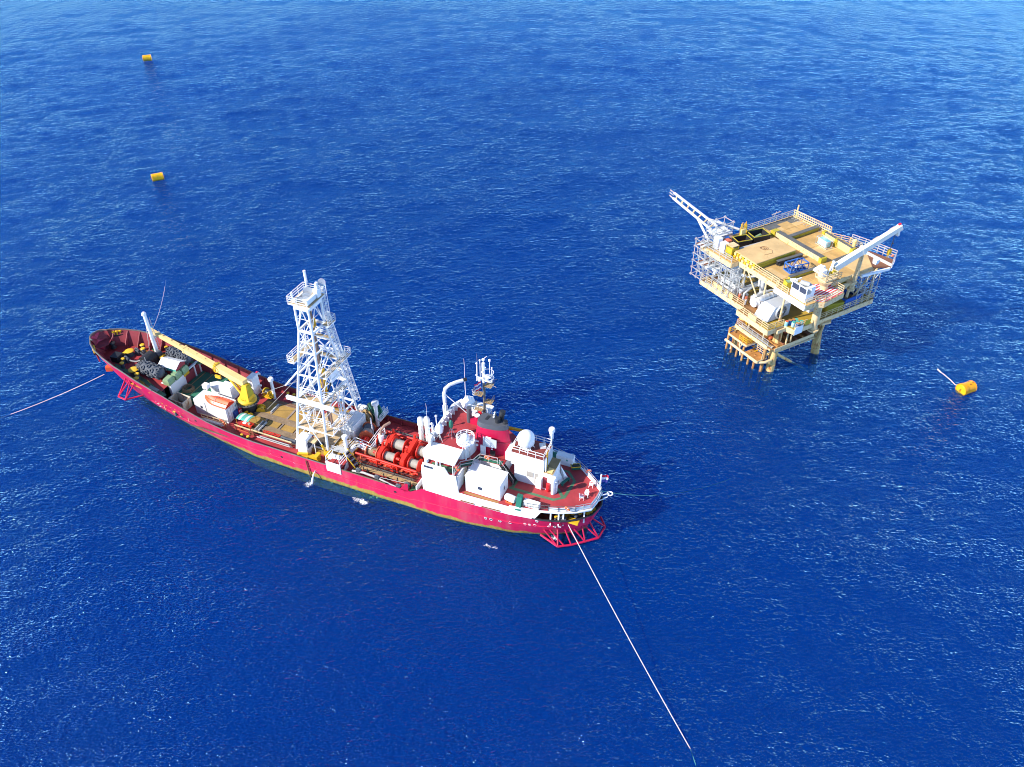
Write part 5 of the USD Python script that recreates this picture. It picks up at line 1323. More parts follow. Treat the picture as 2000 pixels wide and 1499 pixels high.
for s_ in (1, -1):                                                       # bilge bulge under water, seen through the surface
    us = np.linspace(27, 57, 22)
    wb = [1.3 * min(1, (u - 27) / 6, (57 - u) / 8) for u in us]
    part(SH, 'bilge_bulge', B().strip([(u, s_ * (hb_at(u, -.35) - .05), -.25) for u in us], [(u, s_ * (hb_at(u, -.35) + w), -.55) for u, w in zip(us, wb)]).strip([(u, s_ * (hb_at(u, -.35) + w), -.55) for u, w in zip(us, wb)], [(u, s_ * (hb_at(u, -2) - .05), -2.6) for u in us]), 'underwater', smooth=40)

# ================================================================ things carried by the ship
def ship(name, label, cat, at=(0, 0, 0), rz=0.0, group=None):
    return thing(name, label, cat, at, rz, SHIP, group)


def corrugated(parent, L, W, H, mat, along='x', step=0.28, d=0.035):
    """container walls with raised ribs, all four sides."""
    part(parent, 'container_shell', B().box(-L / 2 + d, L / 2 - d, -W / 2 + d, W / 2 - d, 0.12, H - 0.02), mat)
    for s in (1, -1):
        rb_ = B()
        n = int((L - .3) / step)
        for i in range(n):
            u = -L / 2 + .2 + (L - .4) * (i + .5) / n
            rb_.box(u - step * .27, u + step * .27, s * (W / 2 - d), s * W / 2, .2, H - .15)
        part(parent, 'side_corrugation', rb_, mat, kind='stuff')
    rb_ = B()
    n = int((W - .3) / step)
    for i in range(n):
        v = -W / 2 + .2 + (W - .4) * (i + .5) / n
        rb_.box(-L / 2, -L / 2 + d, v - step * .27, v + step * .27, .2, H - .15)
    part(parent, 'end_corrugation', rb_, mat, kind='stuff')
    rb_ = B()
    n = int(L / (step * 1.3))
    for i in range(n):
        u = -L / 2 + .2 + (L - .4) * (i + .5) / n
        rb_.box(u - step * .3, u + step * .3, -W / 2 + .15, W / 2 - .15, H - .02, H)
    part(parent, 'roof_corrugation', rb_, mat, kind='stuff')
    for z in (0, H - .14):
        f = B()
        for s in (1, -1):
            f.box(-L / 2 - .01, L / 2 + .01, s * (W / 2 - .1), s * (W / 2 + .012), z, z + .14)
            f.box(s * (L / 2 - .1), s * (L / 2 + .012), -W / 2 + .1, W / 2 - .1, z, z + .14)
        part(parent, 'frame_rail', f, mat)
    for su in (1, -1):
        for sv in (1, -1):
            part(parent, 'corner_post', B().box(su * (L / 2 - .12), su * (L / 2 + .014), sv * (W / 2 - .12), sv * (W / 2 + .014), .14, H - .14), mat)


ct = ship('shipping_container', 'white steel container with an orange boat upturned on its roof', 'container', (59.45, 2.2, 2.2), -2)
corrugated(ct, 6.1, 2.44, 2.8, 'container_white', step=.5, d=.02)
part(ct, 'window', B().box(1.5, 1.95, 1.225, 1.245, 1.4, 1.85), 'window')
for s in (0, 1):
    part(ct, 'end_door', B().box(-3.09, -3.065, -1.12 + s * 1.14, -.02 + s * 1.14 - .02, .25, 2.55), 'container_white')
for v in (-.85, -.3, .3, .85):
    part(ct, 'lock_bar', B().cyl((-3.11, v, .2), (-3.11, v, 2.6), .025, n=5), 'galv')
part(ct, 'downpipe', B().cyl((.9, 1.27, .3), (.9, 1.27, 2.8), .035, n=6), 'skip_rusty')
part(ct, 'door_emblem', B().box(-3.12, -3.1, -.95, -.7, 1.9, 2.2), 'teal')
c2 = ship('shipping_container', 'white corrugated container striped by derrick shadows, beside the winches', 'container', (37.75, -1.95, 2.62), -92)
corrugated(c2, 3.2, 2.3, 2.55, 'container_white', step=.22, d=.04)
part(c2, 'air_unit', B().box(-1.9, -1.6, -.5, .3, .3, .9), 'white')

bt = ship('rescue_boat', 'orange boat lying keel up on the white container roof', 'boat', (58.55, 2.5, 5.02), -3)
xs_ = np.linspace(-2.3, 2.45, 14)
rows = []
for x in xs_:
    t = (x + 2.3) / 4.75
    w = 1.0 * (1 - max(0, (t - .45) / .55) ** 2.2) * (0.93 + .07 * min(1, t * 5))
    k = 0.78 * (1 - .35 * max(0, (t - .6) / .4) ** 2)
    w = max(w, .03)
    rows.append([(x, w, 0), (x, w, .16), (x, w * .86, .3), (x, w * .60, .52 * k / .78), (x, w * .42, .5 * k / .78), (x, w * .12, k * .92), (x, 0, k),
                 (x, -w * .12, k * .92), (x, -w * .42, .5 * k / .78), (x, -w * .60, .52 * k / .78), (x, -w * .86, .3), (x, -w, .16), (x, -w, 0)])
R = np.array(rows); a, c = R.shape[:2]
J = np.arange(a * c).reshape(a, c)
part(bt, 'boat_hull', B().add(R.reshape(-1, 3), np.stack([J[:-1, :-1], J[:-1, 1:], J[1:, 1:], J[1:, :-1]], -1).reshape(-1, 4)), 'orange', smooth=35)
part(bt, 'transom', B().add(R[0], [[0, k + 1, k] for k in range(1, 12)]), 'winch_red')
part(bt, 'rubbing_band', B().tube([tuple(r[1] + np.array([0, .02, 0])) for r in R] + [tuple(r[-2] - np.array([0, .02, 0])) for r in R[::-1]], .05, 6), 'orange')
part(bt, 'keel_strip', B().bar(R[0][6] + [0, 0, .02], R[-3][6] + [0, 0, .02], .07, .06), 'life_orange')
part(bt, 'lashing', B().tube([(.1, 1.0, 0), (.1, .88, .35), (.1, .5, .58), (.1, 0, .82), (.1, -.5, .58), (.1, -.9, .3), (.1, -1.0, 0)], .03, 5), 'galv')

sk = ship('skip', 'open rusty white steel skip by the green deck', 'skip', (65.6, 3.1, 2.25), -3)
L, W, H = 2.75, 1.75, 1.75
for (x0, x1, y0, y1) in ((-L / 2, L / 2, W / 2 - .06, W / 2), (-L / 2, L / 2, -W / 2, -W / 2 + .06), (-L / 2, -L / 2 + .06, -W / 2 + .06, W / 2 - .06), (L / 2 - .06, L / 2, -W / 2 + .06, W / 2 - .06)):
    part(sk, 'skip_wall', B().box(x0, x1, y0, y1, .1, H), 'skip_rusty')
part(sk, 'skip_floor', B().box(-L / 2 + .06, L / 2 - .06, -W / 2 + .06, W / 2 - .06, .1, .2), 'rack_brown')
for s in (1, -1):
    part(sk, 'rim', B().box(-L / 2 - .05, L / 2 + .05, s * (W / 2 + .05), s * (W / 2 - .08), H, H + .1), 'skip_rusty')
    part(sk, 'rim', B().box(s * (L / 2 + .05), s * (L / 2 - .08), -W / 2 + .08, W / 2 - .08, H, H + .1), 'skip_rusty')
    for x in (-.9, 0, .9):
        part(sk, 'wall_rib', B().box(x - .06, x + .06, s * (W / 2), s * (W / 2 + .07), .1, H), 'skip_rusty')

# pneumatic fenders in their nets of tyres


def fender(at, rz, L, R, label, tilt=0):
    t = ship('tyre_fender', label, 'fender', at, rz)
    part(t, 'fender_body', B().lathe((0, 0, R), [(.05, -L / 2), (R * .55, -L / 2 + .12), (R * .9, -L / 2 + .5), (R, -L / 2 + .9), (R, L / 2 - .9), (R * .9, L / 2 - .5), (R * .55, L / 2 - .12), (.05, L / 2)], 18, 'x'), 'rubber', smooth=50)
    n = max(3, int(L / .82))
    for i in range(n):
        x = -L / 2 + .5 + (L - 1.0) * i / (n - 1)
        rr = R * (1.0 if 0 < i < n - 1 else .9)
        for j in range(7):
            a_ = 2 * math.pi * (j + .5 * (i % 2)) / 7 + .3
            o = np.array([0, math.cos(a_), math.sin(a_)])
            if o[2] < -.8:
                continue
            part(t, 'tyre', B().torus(np.array([x, 0, R]) + o * (rr + .06), .27, .11, ((1, 0, 0), tuple(np.cross(o, [1, 0, 0]))), 12, 6), 'rubber', smooth=60)
    for j in range(4):
        a_ = 2 * math.pi * j / 4 + .6
        part(t, 'net_chain', B().cyl((-L / 2 + .3, R * .92 * math.cos(a_), R + R * .92 * math.sin(a_)), (L / 2 - .3, R * .92 * math.cos(a_), R + R * .92 * math.sin(a_)), .04, n=5), 'galv')
    return t


fender((71.4, 1.55, FZ(71)), -4, 4.6, 1.0, 'long grey fender in a tyre net on the port side of the white-roofed hut')
fender((71.2, -3.5, FZ(71)), 6, 2.6, .85, 'tyre-covered fender between the hut and the crane boom, nearer the mast')
fender((69.1, -3.1, FZ(69)), 10, 2.3, .85, 'tyre-covered fender between the hut and the crane boom, nearer the green deck')
ht = ship('deck_hut', 'low hut with a white gabled roof among the tyre fenders', 'hut', (69.3, -.7, FZ(69)), 3)
part(ht, 'hut_wall', B().box(-1.5, 1.5, -1.05, 1.05, 0, 1.35), 'deck_red')
part(ht, 'side_curtain', B().box(-1.5, 1.6, 1.12, 1.17, .9, 1.45), 'teal')
for s in (1, -1):
    part(ht, 'roof_slope', B().hexa([(-1.65, s * 1.25, 1.45), (1.75, s * 1.25, 1.45), (1.75, 0, 2.15), (-1.65, 0, 2.15), (-1.65, s * 1.25, 1.52), (1.75, s * 1.25, 1.52), (1.75, 0, 2.22), (-1.65, 0, 2.22)]), 'white' if s > 0 else 'white_worn')
part(ht, 'gable', B().prism([(-1.25, 0), (1.25, 0), (0, .65)], 0, .05).xform(np.array([[0, 0, 1, -1.6], [1, 0, 0, 0], [0, 1, 0, 1.42], [0, 0, 0, 1]])), 'bulwark_red')
for k, (v, what) in enumerate(((2.0, 'green wrapped bale nearest the port side of the foredeck edge'), (.45, 'green wrapped bale between two others behind the hut'), (-1.05, 'green wrapped bale furthest from the port side, behind the hut'))):
    bl = ship('wrapped_bale', what, 'bale', (67.95 - .06 * k, v, FZ(67.9) + .02), 2 + 2 * k)
    part(bl, 'bale_body', B().hexa([(-.55, -.68, 0), (.55, -.68, 0), (.55, .68, 0), (-.55, .68, 0), (-.6, -.72, .7), (.6, -.72, .7), (.6, .72, .7), (-.6, .72, .7)]).hexa([(-.6, -.72, .7), (.6, -.72, .7), (.6, .72, .7), (-.6, .72, .7), (-.38, -.6, 1.1), (.42, -.62, 1.1), (.4, .6, 1.1), (-.4, .62, 1.1)]), 'pale_green')
    for s in (-.3, .3):
        part(bl, 'strap', B().box(-.62, .62, s - .03, s + .03, .66, .72), 'green_tarp')
co = ship('hose_coil', 'coil of brown rope on the green deck', 'coil', (67.0 - .5, .1, 3.2))
for k, (r_, z_) in enumerate(((.62, .1), (.78, .12), (.92, .1), (.7, .28), (.85, .28), (.76, .42))):
    part(co, 'rope_turn', B().torus((.02 * k, .015 * k, z_), r_, .085, 'z', 22, 6), 'rope_brown', smooth=60)

# red work table under a green canopy
wt = ship('work_table', 'red steel table under the green canopy at the port rail', 'table', (53.1, 3.35, 2.2))
part(wt, 'table_top', B().box(-1.0, 1.0, -.45, .45, .85, 1.0), 'winch_red')
for su in (1, -1):
    for sv in (1, -1):
        part(wt, 'leg', B().box(su * .95 - .05 * su, su * .95 + .05 * su, sv * .4 - .05, sv * .4 + .05, 0, .85), 'winch_red')
part(wt, 'vice', B().box(-.6, -.35, -.1, .15, 1.0, 1.25), 'galv')
part(wt, 'tool_tray', B().box(.1, .7, -.2, .2, 1.0, 1.05), 'white')
cn = ship('canopy', 'green and white sheet canopy on yellow legs over the red table', 'canopy', (53.15, 3.2, 2.2))
rows = []
for i in range(9):
    t = i / 8
    v = .85 - 1.7 * t
    z = 2.0 + .32 * math.sin(math.pi * (t * .8 + .2))
    rows.append([(1.1 - 2.2 * j / 6, v, z) for j in range(7)])
cols_ = ['teal', 'white', 'teal', 'teal', 'white', 'teal']
for j in range(6):
    part(cn, 'canopy_strip', B().strip([r[j] for r in rows], [tuple(np.add(r[j + 1], (.01, 0, 0))) for r in rows]), cols_[j], smooth=60)
for su in (1, -1):
    part(cn, 'canopy_frame', B().tube([tuple(np.add(r[0 if su > 0 else 6], (0, 0, -.03))) for r in rows], .03, 5), 'rig_yellow')
    for v, z in ((.85, 2.18), (-.85, 1.98)):
        part(cn, 'canopy_leg', B().cyl((su * 1.1, v, 0), (su * 1.1, v, z), .03, n=6), 'rig_yellow')

# reels near the derrick
gr = ship('cable_reel', 'big cable reel wrapped in dark green sheet, at the starboard rail', 'reel', (36.2, -5.55, 2.62))
part(gr, 'wrapped_flange', B().lathe((0, 0, 1.55), [(.01, .55), (1.5, .5), (1.55, .3), (1.2, .2), (1.2, -.2), (1.55, -.3), (1.5, -.5), (.01, -.55)], 26, (0.45, .9, .1)), 'green_tarp', smooth=40)
for k in range(5):
    a_ = .5 + k * 1.25
    part(gr, 'lashing', B().bar((0.28 * 1, .53, 1.55), (.27 + 1.3 * math.cos(a_) * .9, .53 - 1.3 * math.cos(a_) * .45, 1.55 + 1.4 * math.sin(a_)), .04), 'galv')
wr = ship('cable_reel', 'bare wooden cable reel standing by the white corrugated container', 'reel', (36.95, -4.35, 2.62))
for s in (1, -1):
    part(wr, 'reel_flange', B().lathe((s * .05, s * .3, 1.15), [(.1, -.05), (1.1, -.05), (1.1, .05), (.1, .05), (.1, -.05)], 24, (.3, .95, .05)), 'wood', smooth=30)
part(wr, 'reel_core', B().lathe((0, 0, 1.15), [(.55, -.3), (.55, .3)], 16, (.3, .95, .05)), 'rope', smooth=40)
for k in range(8):
    a_ = k * math.pi / 4
    part(wr, 'spoke', B().bar((.07, .37, 1.15), (.07 + math.cos(a_) * 1.0 * .95, .37 - math.cos(a_) * .3, 1.15 + math.sin(a_)), .05, .03), 'rack_brown')
wrl = ship('wrapped_roll', 'white wrapped roll on a red stand behind the derrick foot', 'roll', (38.4, -5.9, 2.3))
part(wrl, 'roll', B().cyl((-.7, 0, 1.5), (.7, 0, 1.5), .55, n=14), 'white_worn', smooth=40)
part(wrl, 'stand', B().box(-.6, .6, -.4, .4, 0, 1.0), 'winch_orange')

# safety gear and small things on the boat deck
lr = ship('lifebuoy', 'orange lifebuoy hung on the rail before the red funnel', 'lifebuoy', (14.15, 2.2, 9.45))
part(lr, 'ring', B().torus((0, 0, 0), .32, .1, ((1, 0, 0), (0, .35, .94)), 20, 8), 'life_orange', smooth=60)
for k in range(4):
    a_ = k * math.pi / 2 + .4
    part(lr, 'reflective_band', B().torus((0, 0, 0), .32, .106, ((1, 0, 0), (0, .35, .94)), 3, 8, a_, a_ + .22), 'white', smooth=60)
copy(lr, 'orange lifebuoy on the bridge wing rail behind the tall white side plate', (16.85, 5.6, 9.4), -20, SHIP, 'lifebuoys on the ship')
copy(lr, 'orange lifebuoy on the port rail of the stern deck', (2.1, 4.3, 6.75), -20, SHIP, 'lifebuoys on the ship')
copy(lr, 'orange lifebuoy on the far starboard rail of the stern deck', (1.75, -3.2, 6.75), 30, SHIP, 'lifebuoys on the ship')
stage.GetPrimAtPath(lr).SetCustomDataByKey('group', 'lifebuoys on the ship')
lf = ship('life_raft', 'white life raft canister on an orange cradle by the deck cabin', 'life raft', (9.55, 5.25, 6.0), -8)
part(lf, 'canister', B().lathe((0, 0, .62), [(.01, -.75), (.4, -.73), (.48, -.6), (.48, -.04), (.51, -.04), (.51, .04), (.48, .04), (.48, .6), (.4, .73), (.01, .75)], 18, 'x'), 'white', smooth=40)
part(lf, 'cradle', B().box(-.5, .5, -.45, .45, 0, .14).box(-.45, -.3, -.5, .5, .14, .3).box(.3, .45, -.5, .5, .14, .3), 'life_orange')
tc = ship('covered_stand', 'stand under a draped dark green cover at the port deck edge', 'cover', (8.25, 5.35, 6.0))
part(tc, 'cover', B().hexa([(-.42, -.35, .1), (.42, -.35, .1), (.36, .75, -.35), (-.36, .75, -.35), (-.34, -.38, 1.55), (.34, -.38, 1.55), (.34, .05, 1.5), (-.34, .05, 1.5)]), 'green_tarp')
part(tc, 'cover_fold', B().box(-.36, .36, -.4, .07, 1.45, 1.6), 'green_tarp')
ch = ship('plastic_chair', 'white plastic chair facing the sea, nearest the port corner of the stern', 'chair', (1.15, 1.35, 6.012), 200, 'plastic chairs on the stern deck')
part(ch, 'seat', B().hexa([(-.24, -.24, .42), (.24, -.24, .44), (.24, .24, .44), (-.24, .24, .42), (-.24, -.24, .46), (.24, -.24, .48), (.24, .24, .48), (-.24, .24, .46)]), 'white')
part(ch, 'backrest', B().hexa([(-.26, -.24, .46), (-.21, -.24, .46), (-.21, .24, .46), (-.26, .24, .46), (-.38, -.2, .95), (-.34, -.2, .95), (-.34, .2, .95), (-.38, .2, .95)]), 'white')
for su in (1, -1):
    for sv in (1, -1):
        part(ch, 'leg', B().bar((su * .2, sv * .2, .43), (su * .27, sv * .25, 0), .06), 'white')
    part(ch, 'armrest', B().bar((-.3, su * .26, .68), (.22, su * .26, .66), .06, .04), 'white')
copy(ch, 'white plastic chair turned sideways beside the one at the port corner', (.72, .6, 6.012), 95, SHIP)
copy(ch, 'white plastic chair alone near the stern flag', (.75, -1.3, 6.012), 10, SHIP)
tt = ship('tarpaulin_shelter', 'pale grey tarpaulin stretched into a peaked shelter behind the stern house', 'tarpaulin', (5.4, -.5, 6.0))
hull = trimesh.convex.convex_hull(np.array([(1.0, -.5, 0), (-.35, 1.15, 0), (-1.0, -.45, 0), (.5, -.75, 2.55), (.3, .3, 1.5), (.9, -.9, .4)]))
part(tt, 'sheet', B().tm(hull), 'white_worn')
hull = trimesh.convex.convex_hull(np.array([(-.3, -.9, 0), (-.9, -.5, 0), (-1.35, -1.0, .3), (-.25, -1.1, 1.85), (-.9, -.6, .9)]))
part(tt, 'sheet', B().tm(hull), 'white_worn')
part(tt, 'guy_rope', B().cyl((.5, -.75, 2.6), (-.4, 1.2, 0), .03, n=5).cyl((-.25, -1.1, 1.9), (-1.1, -.3, 0), .03, n=5), 'galv')
part(tt, 'emblem', B().hexa([(-.05, .63, .9), (.2, .35, .9), (.22, .37, .9), (-.03, .65, .9), (.05, .45, 1.25), (.28, .2, 1.25), (.3, .22, 1.25), (.07, .47, 1.25)]), 'teal')
be = ship('bench', 'green bench beside the grey tarpaulin shelter', 'bench', (4.1, -.55, 6.012), 68)
part(be, 'seat', B().box(-.8, .8, -.2, .2, .42, .5), 'green_tarp')
part(be, 'leg', B().box(-.65, -.58, -.18, .18, 0, .42), 'green_tarp')
part(be, 'leg', B().box(.58, .65, -.18, .18, 0, .42), 'green_tarp')
bn = ship('deck_bin', 'open dark green bin with a yellow rim by the starboard rail', 'bin', (3.75, -3.75, 6.0), 28)
part(bn, 'bin_body', B().hexa([(-.55, -.28, 0), (.55, -.28, 0), (.55, .28, 0), (-.55, .28, 0), (-.62, -.33, .5), (.62, -.33, .5), (.62, .33, .5), (-.62, .33, .5)]), 'green_tarp')
part(bn, 'bin_rim', B().bar((-.66, -.35, .54), (.66, -.35, .54), .09).bar((-.66, .35, .54), (.66, .35, .54), .09).bar((-.64, -.35, .54), (-.64, .35, .54), .09).bar((.64, -.35, .54), (.64, .35, .54), .09), 'rig_yellow')
part(bn, 'bin_contents', B().box(-.5, .5, -.25, .25, .5, .515).sphere((-.1, .05, .52), .14, 8), 'black')
ng = ship('net_pile', 'dark green net bundle beside the starboard white locker', 'net', (7.2, -4.6, 6.0))
nb = trimesh.creation.icosphere(2, 1.0)
nb.vertices = nb.vertices * [.8, .55, .55] * (1 + .3 * (meshkit.noise(nb.vertices * 3.1, 5) - .5))[:, None] + [0, 0, .42]
part(ng, 'net', B().tm(nb), 'green_tarp', smooth=True)
gi = ship('covered_instrument', 'instrument on a tripod under a dark green hood on the wheelhouse roof', 'instrument', (19.6, 1.5, 10.7))
nb = trimesh.creation.icosphere(2, 1.0)
nb.vertices = nb.vertices * [.28, .28, .75] * (1 + .35 * (meshkit.noise(nb.vertices * 3.5, 9) - .5))[:, None] + [0, 0, 2.2]
part(gi, 'hood', B().tm(nb), 'green_tarp', smooth=True)
for k in range(3):
    a_ = k * 2.1
    part(gi, 'tripod_leg', B().cyl((0, 0, 1.9), (.5 * math.cos(a_), .5 * math.sin(a_), 0), .035, n=5), 'galv')


def flag(name, label, at, rz, w, h, stripes, seed):
    """a cloth on its staff, rippled, one strip of cloth per colour band."""
    t = ship(name, label, 'flag', at, rz)
    n = 9
    z = 0.0
    for k, (f, mat) in enumerate(stripes):
        rows_ = []
        for zz in (z, z + f * h):
            rows_.append([(.06 + w * i / n * .9, .12 * math.sin(i * 1.1 + seed + zz * 2) * (i / n), -zz - .22 * (i / n) ** 1.5) for i in range(n + 1)])
        part(t, 'flag_band', B().strip(rows_[0], rows_[1]), mat, smooth=True)
        z += f * h
    return t


flag('flag', 'flag with red, white and dark blue bands drooping at the stern', (-.5, -1.4, 8.5), 215, 1.0, 1.3, [(.3, 'flag_red'), (.32, 'flag_white'), (.38, 'flag_blue')], .4)
flag('flag', 'striped red, white and blue flag on the main mast', (17.7, -4.2, 16.6), 60, 1.1, 1.35, [(.2, 'flag_red'), (.16, 'flag_white'), (.28, 'flag_blue'), (.16, 'flag_white'), (.2, 'flag_red')], 1.3)
ws = ship('windsock', 'small red and white windsock on a staff at the starboard rail', 'windsock', (57.3, -5.6, 3.4))
part(ws, 'staff', B().cyl((0, 0, 0), (0, .1, 2.0), .04, n=6), 'white')
part(ws, 'sock', B().lathe((0, .1, 1.9), [(.26, 0), (.22, .35)], 10, (-1.0, .2, 0)), 'flag_red', smooth=60)
part(ws, 'sock', B().lathe((-.34, .17, 1.9), [(.22, 0), (.12, .5)], 10, (-1.0, .2, -.1)), 'flag_white', smooth=60, label='white tail')

# a worker by the driller's cabin


def figure(joints, bones, out=0.035):
    import manifold3d as m3
    parts_ = []
    for a_, c_ in bones:
        pts_ = []
        for p, r in (joints[a_], joints[c_]):
            s = trimesh.creation.icosphere(2, r)
            pts_.append(s.vertices + np.asarray(p))
        parts_.append(m3.Manifold.hull_points(np.vstack(pts_)))
    M_ = m3.Manifold.batch_boolean(parts_, m3.OpType.Add).refine_to_length(out)
    me_ = M_.to_mesh()
    T = trimesh.Trimesh(me_.vert_properties[:, :3], me_.tri_verts, process=True)
    trimesh.smoothing.filter_taubin(T, iterations=8)
    return T


pe = ship('person', 'person in red coveralls and a blue helmet standing by the white cabin', 'person', (41.6, 2.9, 2.2 + .55), 60)
J_ = {'pel': ((0, 0, .95), .14), 'che': ((.02, 0, 1.3), .17), 'shl': ((0, .19, 1.42), .085), 'shr': ((0, -.19, 1.42), .085), 'nec': ((.02, 0, 1.5), .065), 'hea': ((.05, 0, 1.66), .105),
      'ell': ((.08, .27, 1.15), .055), 'hal': ((.28, .22, 1.08), .042), 'elr': ((.06, -.28, 1.14), .055), 'har': ((.2, -.26, .92), .042),
      'hil': ((0, .1, .92), .105), 'knl': ((.05, .12, .5), .07), 'anl': ((0, .13, .1), .055), 'tol': ((.16, .14, .05), .045),
      'hir': ((0, -.1, .92), .105), 'knr': ((.03, -.12, .5), .07), 'anr': ((-.04, -.13, .1), .055), 'tor': ((.12, -.14, .05), .045)}
bd_ = figure(J_, [('pel', 'che'), ('che', 'shl'), ('che', 'shr'), ('che', 'nec'), ('nec', 'hea'), ('shl', 'ell'), ('ell', 'hal'), ('shr', 'elr'), ('elr', 'har'), ('pel', 'hil'), ('pel', 'hir'), ('hil', 'knl'), ('knl', 'anl'), ('anl', 'tol'), ('hir', 'knr'), ('knr', 'anr'), ('anr', 'tor')])
part(pe, 'body', B().tm(bd_), 'winch_red', smooth=True)
part(pe, 'face', B().lathe((.075, 0, 1.6), [(.02, 0), (.095, .03), (.1, .1), (.095, .12)], 12), 'skin', smooth=60)
part(pe, 'helmet', B().lathe((.05, 0, 1.68), [(.16, 0), (.135, .01), (.125, .07), (.08, .12), (.01, .14)], 14), 'blue', smooth=60)
for s in (1, -1):
    hh = B().sphere((.30 if s > 0 else .22, .22 * s if s > 0 else -.26, 1.07 if s > 0 else .89), .04, 8)
    for k in range(5):
        hh.cyl((.32 if s > 0 else .22, (.19 + .016 * k) if s > 0 else -.29 + .016 * k, 1.06 if s > 0 else .87), (.38 if s > 0 else .24, (.19 + .017 * k) if s > 0 else -.29 + .017 * k, 1.03 if s > 0 else .80), .008, n=5)
    part(pe, 'hand', hh, 'skin', smooth=60)
part(pe, 'boot', B().hexa([(-.05, .08, 0), (.2, .08, 0), (.2, .19, 0), (-.05, .19, 0), (-.05, .09, .12), (.17, .09, .07), (.17, .18, .07), (-.05, .18, .12)]), 'black')
part(pe, 'boot', B().hexa([(-.09, -.19, 0), (.16, -.19, 0), (.16, -.08, 0), (-.09, -.08, 0), (-.09, -.18, .12), (.13, -.18, .07), (.13, -.09, .07), (-.09, -.09, .12)]), 'black')

# ================================================================ the platform
PL = thing('gas_platform', 'weathered cream and ochre offshore platform on four legs', 'platform', frame=RIG)


def rig(name, label, cat, at=(0, 0, 0), rz=0.0, group=None):
    return thing(name, label, cat, at, rz, RIG, group)


ZU, ZL, ZS = 15.3, 9.0, 5.5
CEN = np.array([5.15, 4.2])
LEGS = [(0, 0), (10.3, -.3), (0, 8.4), (10.3, 8.4)]
for (a, c) in LEGS:
    d = (CEN - (a, c)) / 6.6 * .75
    t = node(PL, 'platform_leg')
    part(t, 'leg_tube', B().tube([(a - d[0] * .6, c - d[1] * .6, -5), (a, c, 0), (a + d[0], c + d[1], 8.3)], [.74, .70, .64], 18), 'cream_leg', smooth=40)
    for z in (1.0, 5.4, 7.9):
        f = z / 8.3
        part(t, 'leg_collar', B().lathe((a + d[0] * f, c + d[1] * f, z), [(.7, 0), (.76, .02), (.76, .22), (.7, .24)], 18), 'cream_leg', smooth=30)
part(PL, 'leg_cap', B().prism([(7.0, -2.6), (8.7, -2.9), (9.6, -2.0), (9.2, -.9), (7.2, -.9)], 8.0, 8.35), 'cream')
part(PL, 'leg_stub', B().cyl((8.5, -1.8, 8.0), (9.9, -.2, 1.2), .28, n=10), 'cream_leg', smooth=40)


def lg(i, z):
    a, c = LEGS[i]; d = (CEN - (a, c)) / 6.6 * .75
    return np.array([a + d[0] * z / 8.3, c + d[1] * z / 8.3, z])


for i, j in ((0, 1), (0, 2), (1, 3), (2, 3)):
    part(PL, 'horizontal_brace', B().cyl(lg(i, 3.4), lg(j, 3.4), .3, n=12), 'cream', smooth=40)
    part(PL, 'diagonal_brace', B().cyl(lg(i, 3.3), lg(j, -4.5), .24, n=10), 'cream_leg', smooth=40)
for k in range(5):
    part(PL, 'cable_hanger', B().bar((2.6 + 1.15 * k, -.9 + .2 * (k % 2), 5.3), (2.6 + 1.15 * k + .2, -.75, 3.4), .05), 'galv')
# boat landing: fender piles, two rusty stages and their stairs
bl = node(PL, 'boat_landing')
for k in range(7):
    c = 8.25 - 1.29 * k
    a = -2.25 - .15 * math.sin(k) + (.6 if k == 6 else 0)
    top = 4.4 if k < 3 else 2.7
    if k == 6:
        top = 5.2
    part(bl, 'fender_pile', B().cyl((a, c, -4), (a, c, top), .2 if k < 6 else .28, n=10), 'pile', smooth=40)
part(bl, 'fender_beam', B().tube([(-2.9, 8.2, 2.2), (-2.95, .6, 2.2), (-1.8, -.1, 2.2), (-.5, -.2, 2.3)], .24, 10), 'cream', smooth=40)
for (q0, q1) in (((-2.4, 8.2, 2.2), (-.3, 8.3, 3.4)), ((-2.4, 5.2, 2.2), (-.4, 5.4, 4.4)), ((-2.6, 7.0, .8), (-.6, 8.2, 3.4)), ((-2.6, 4.6, 1.0), (-2.2, 6.0, 3.9))):
    part(bl, 'landing_strut', B().cyl(q0, q1, .14, n=8), 'cream', smooth=40)
for (a0, a1, c0, c1, z) in ((-3.3, -.9, 3.1, 7.4, 4.2), (-3.1, -1.0, .4, 3.5, 2.6)):
    for k in range(3):
        part(bl, 'landing_plate', B().box(a0, a1, c0 + (c1 - c0) * k / 3, c0 + (c1 - c0) * (k + 1) / 3 - .04, z - .08, z), 'landing_rust')
    part(bl, 'landing_edge', B().box(a0 - .08, a0, c0, c1, z - .3, z + .05).box(a0, a1, c0 - .08, c0, z - .3, z + .05), 'cream')
for pts in ([(-.95, 7.3, 4.2), (-3.2, 7.3, 4.2)], [(-1.0, 3.2, 4.2), (-1.0, 7.3, 4.2)], [(-3.2, 3.2, 4.2), (-1.0, 3.2, 4.2)], [(-3.2, 3.2, 4.2), (-3.2, 5.0, 4.2)]):
    rb = B(); rail(rb, pts, 1.1, (.4, .75), .04, .9); part(bl, 'landing_railing', rb, 'rig_yellow')
rb = B(); rail(rb, [(-1.05, 3.4, 2.6), (-1.05, .5, 2.6), (-2.0, .5, 2.6)], 1.2, (.4, .8), .04, .7); part(bl, 'landing_railing', rb, 'cream')
for k in range(7):
    t = k / 6
    part(bl, 'stair_step', B().box(-1.6, -.9, 2.6 + 2.2 * t - .15, 2.6 + 2.2 * t + .12, 2.7 + 1.5 * t, 2.75 + 1.5 * t), 'rig_yellow')
    part(bl, 'stair_step', B().box(-.8, -.1, 5.2 + 2.4 * t - .15, 5.2 + 2.4 * t + .12, 4.3 + 3.9 * t, 4.35 + 3.9 * t), 'rig_yellow')
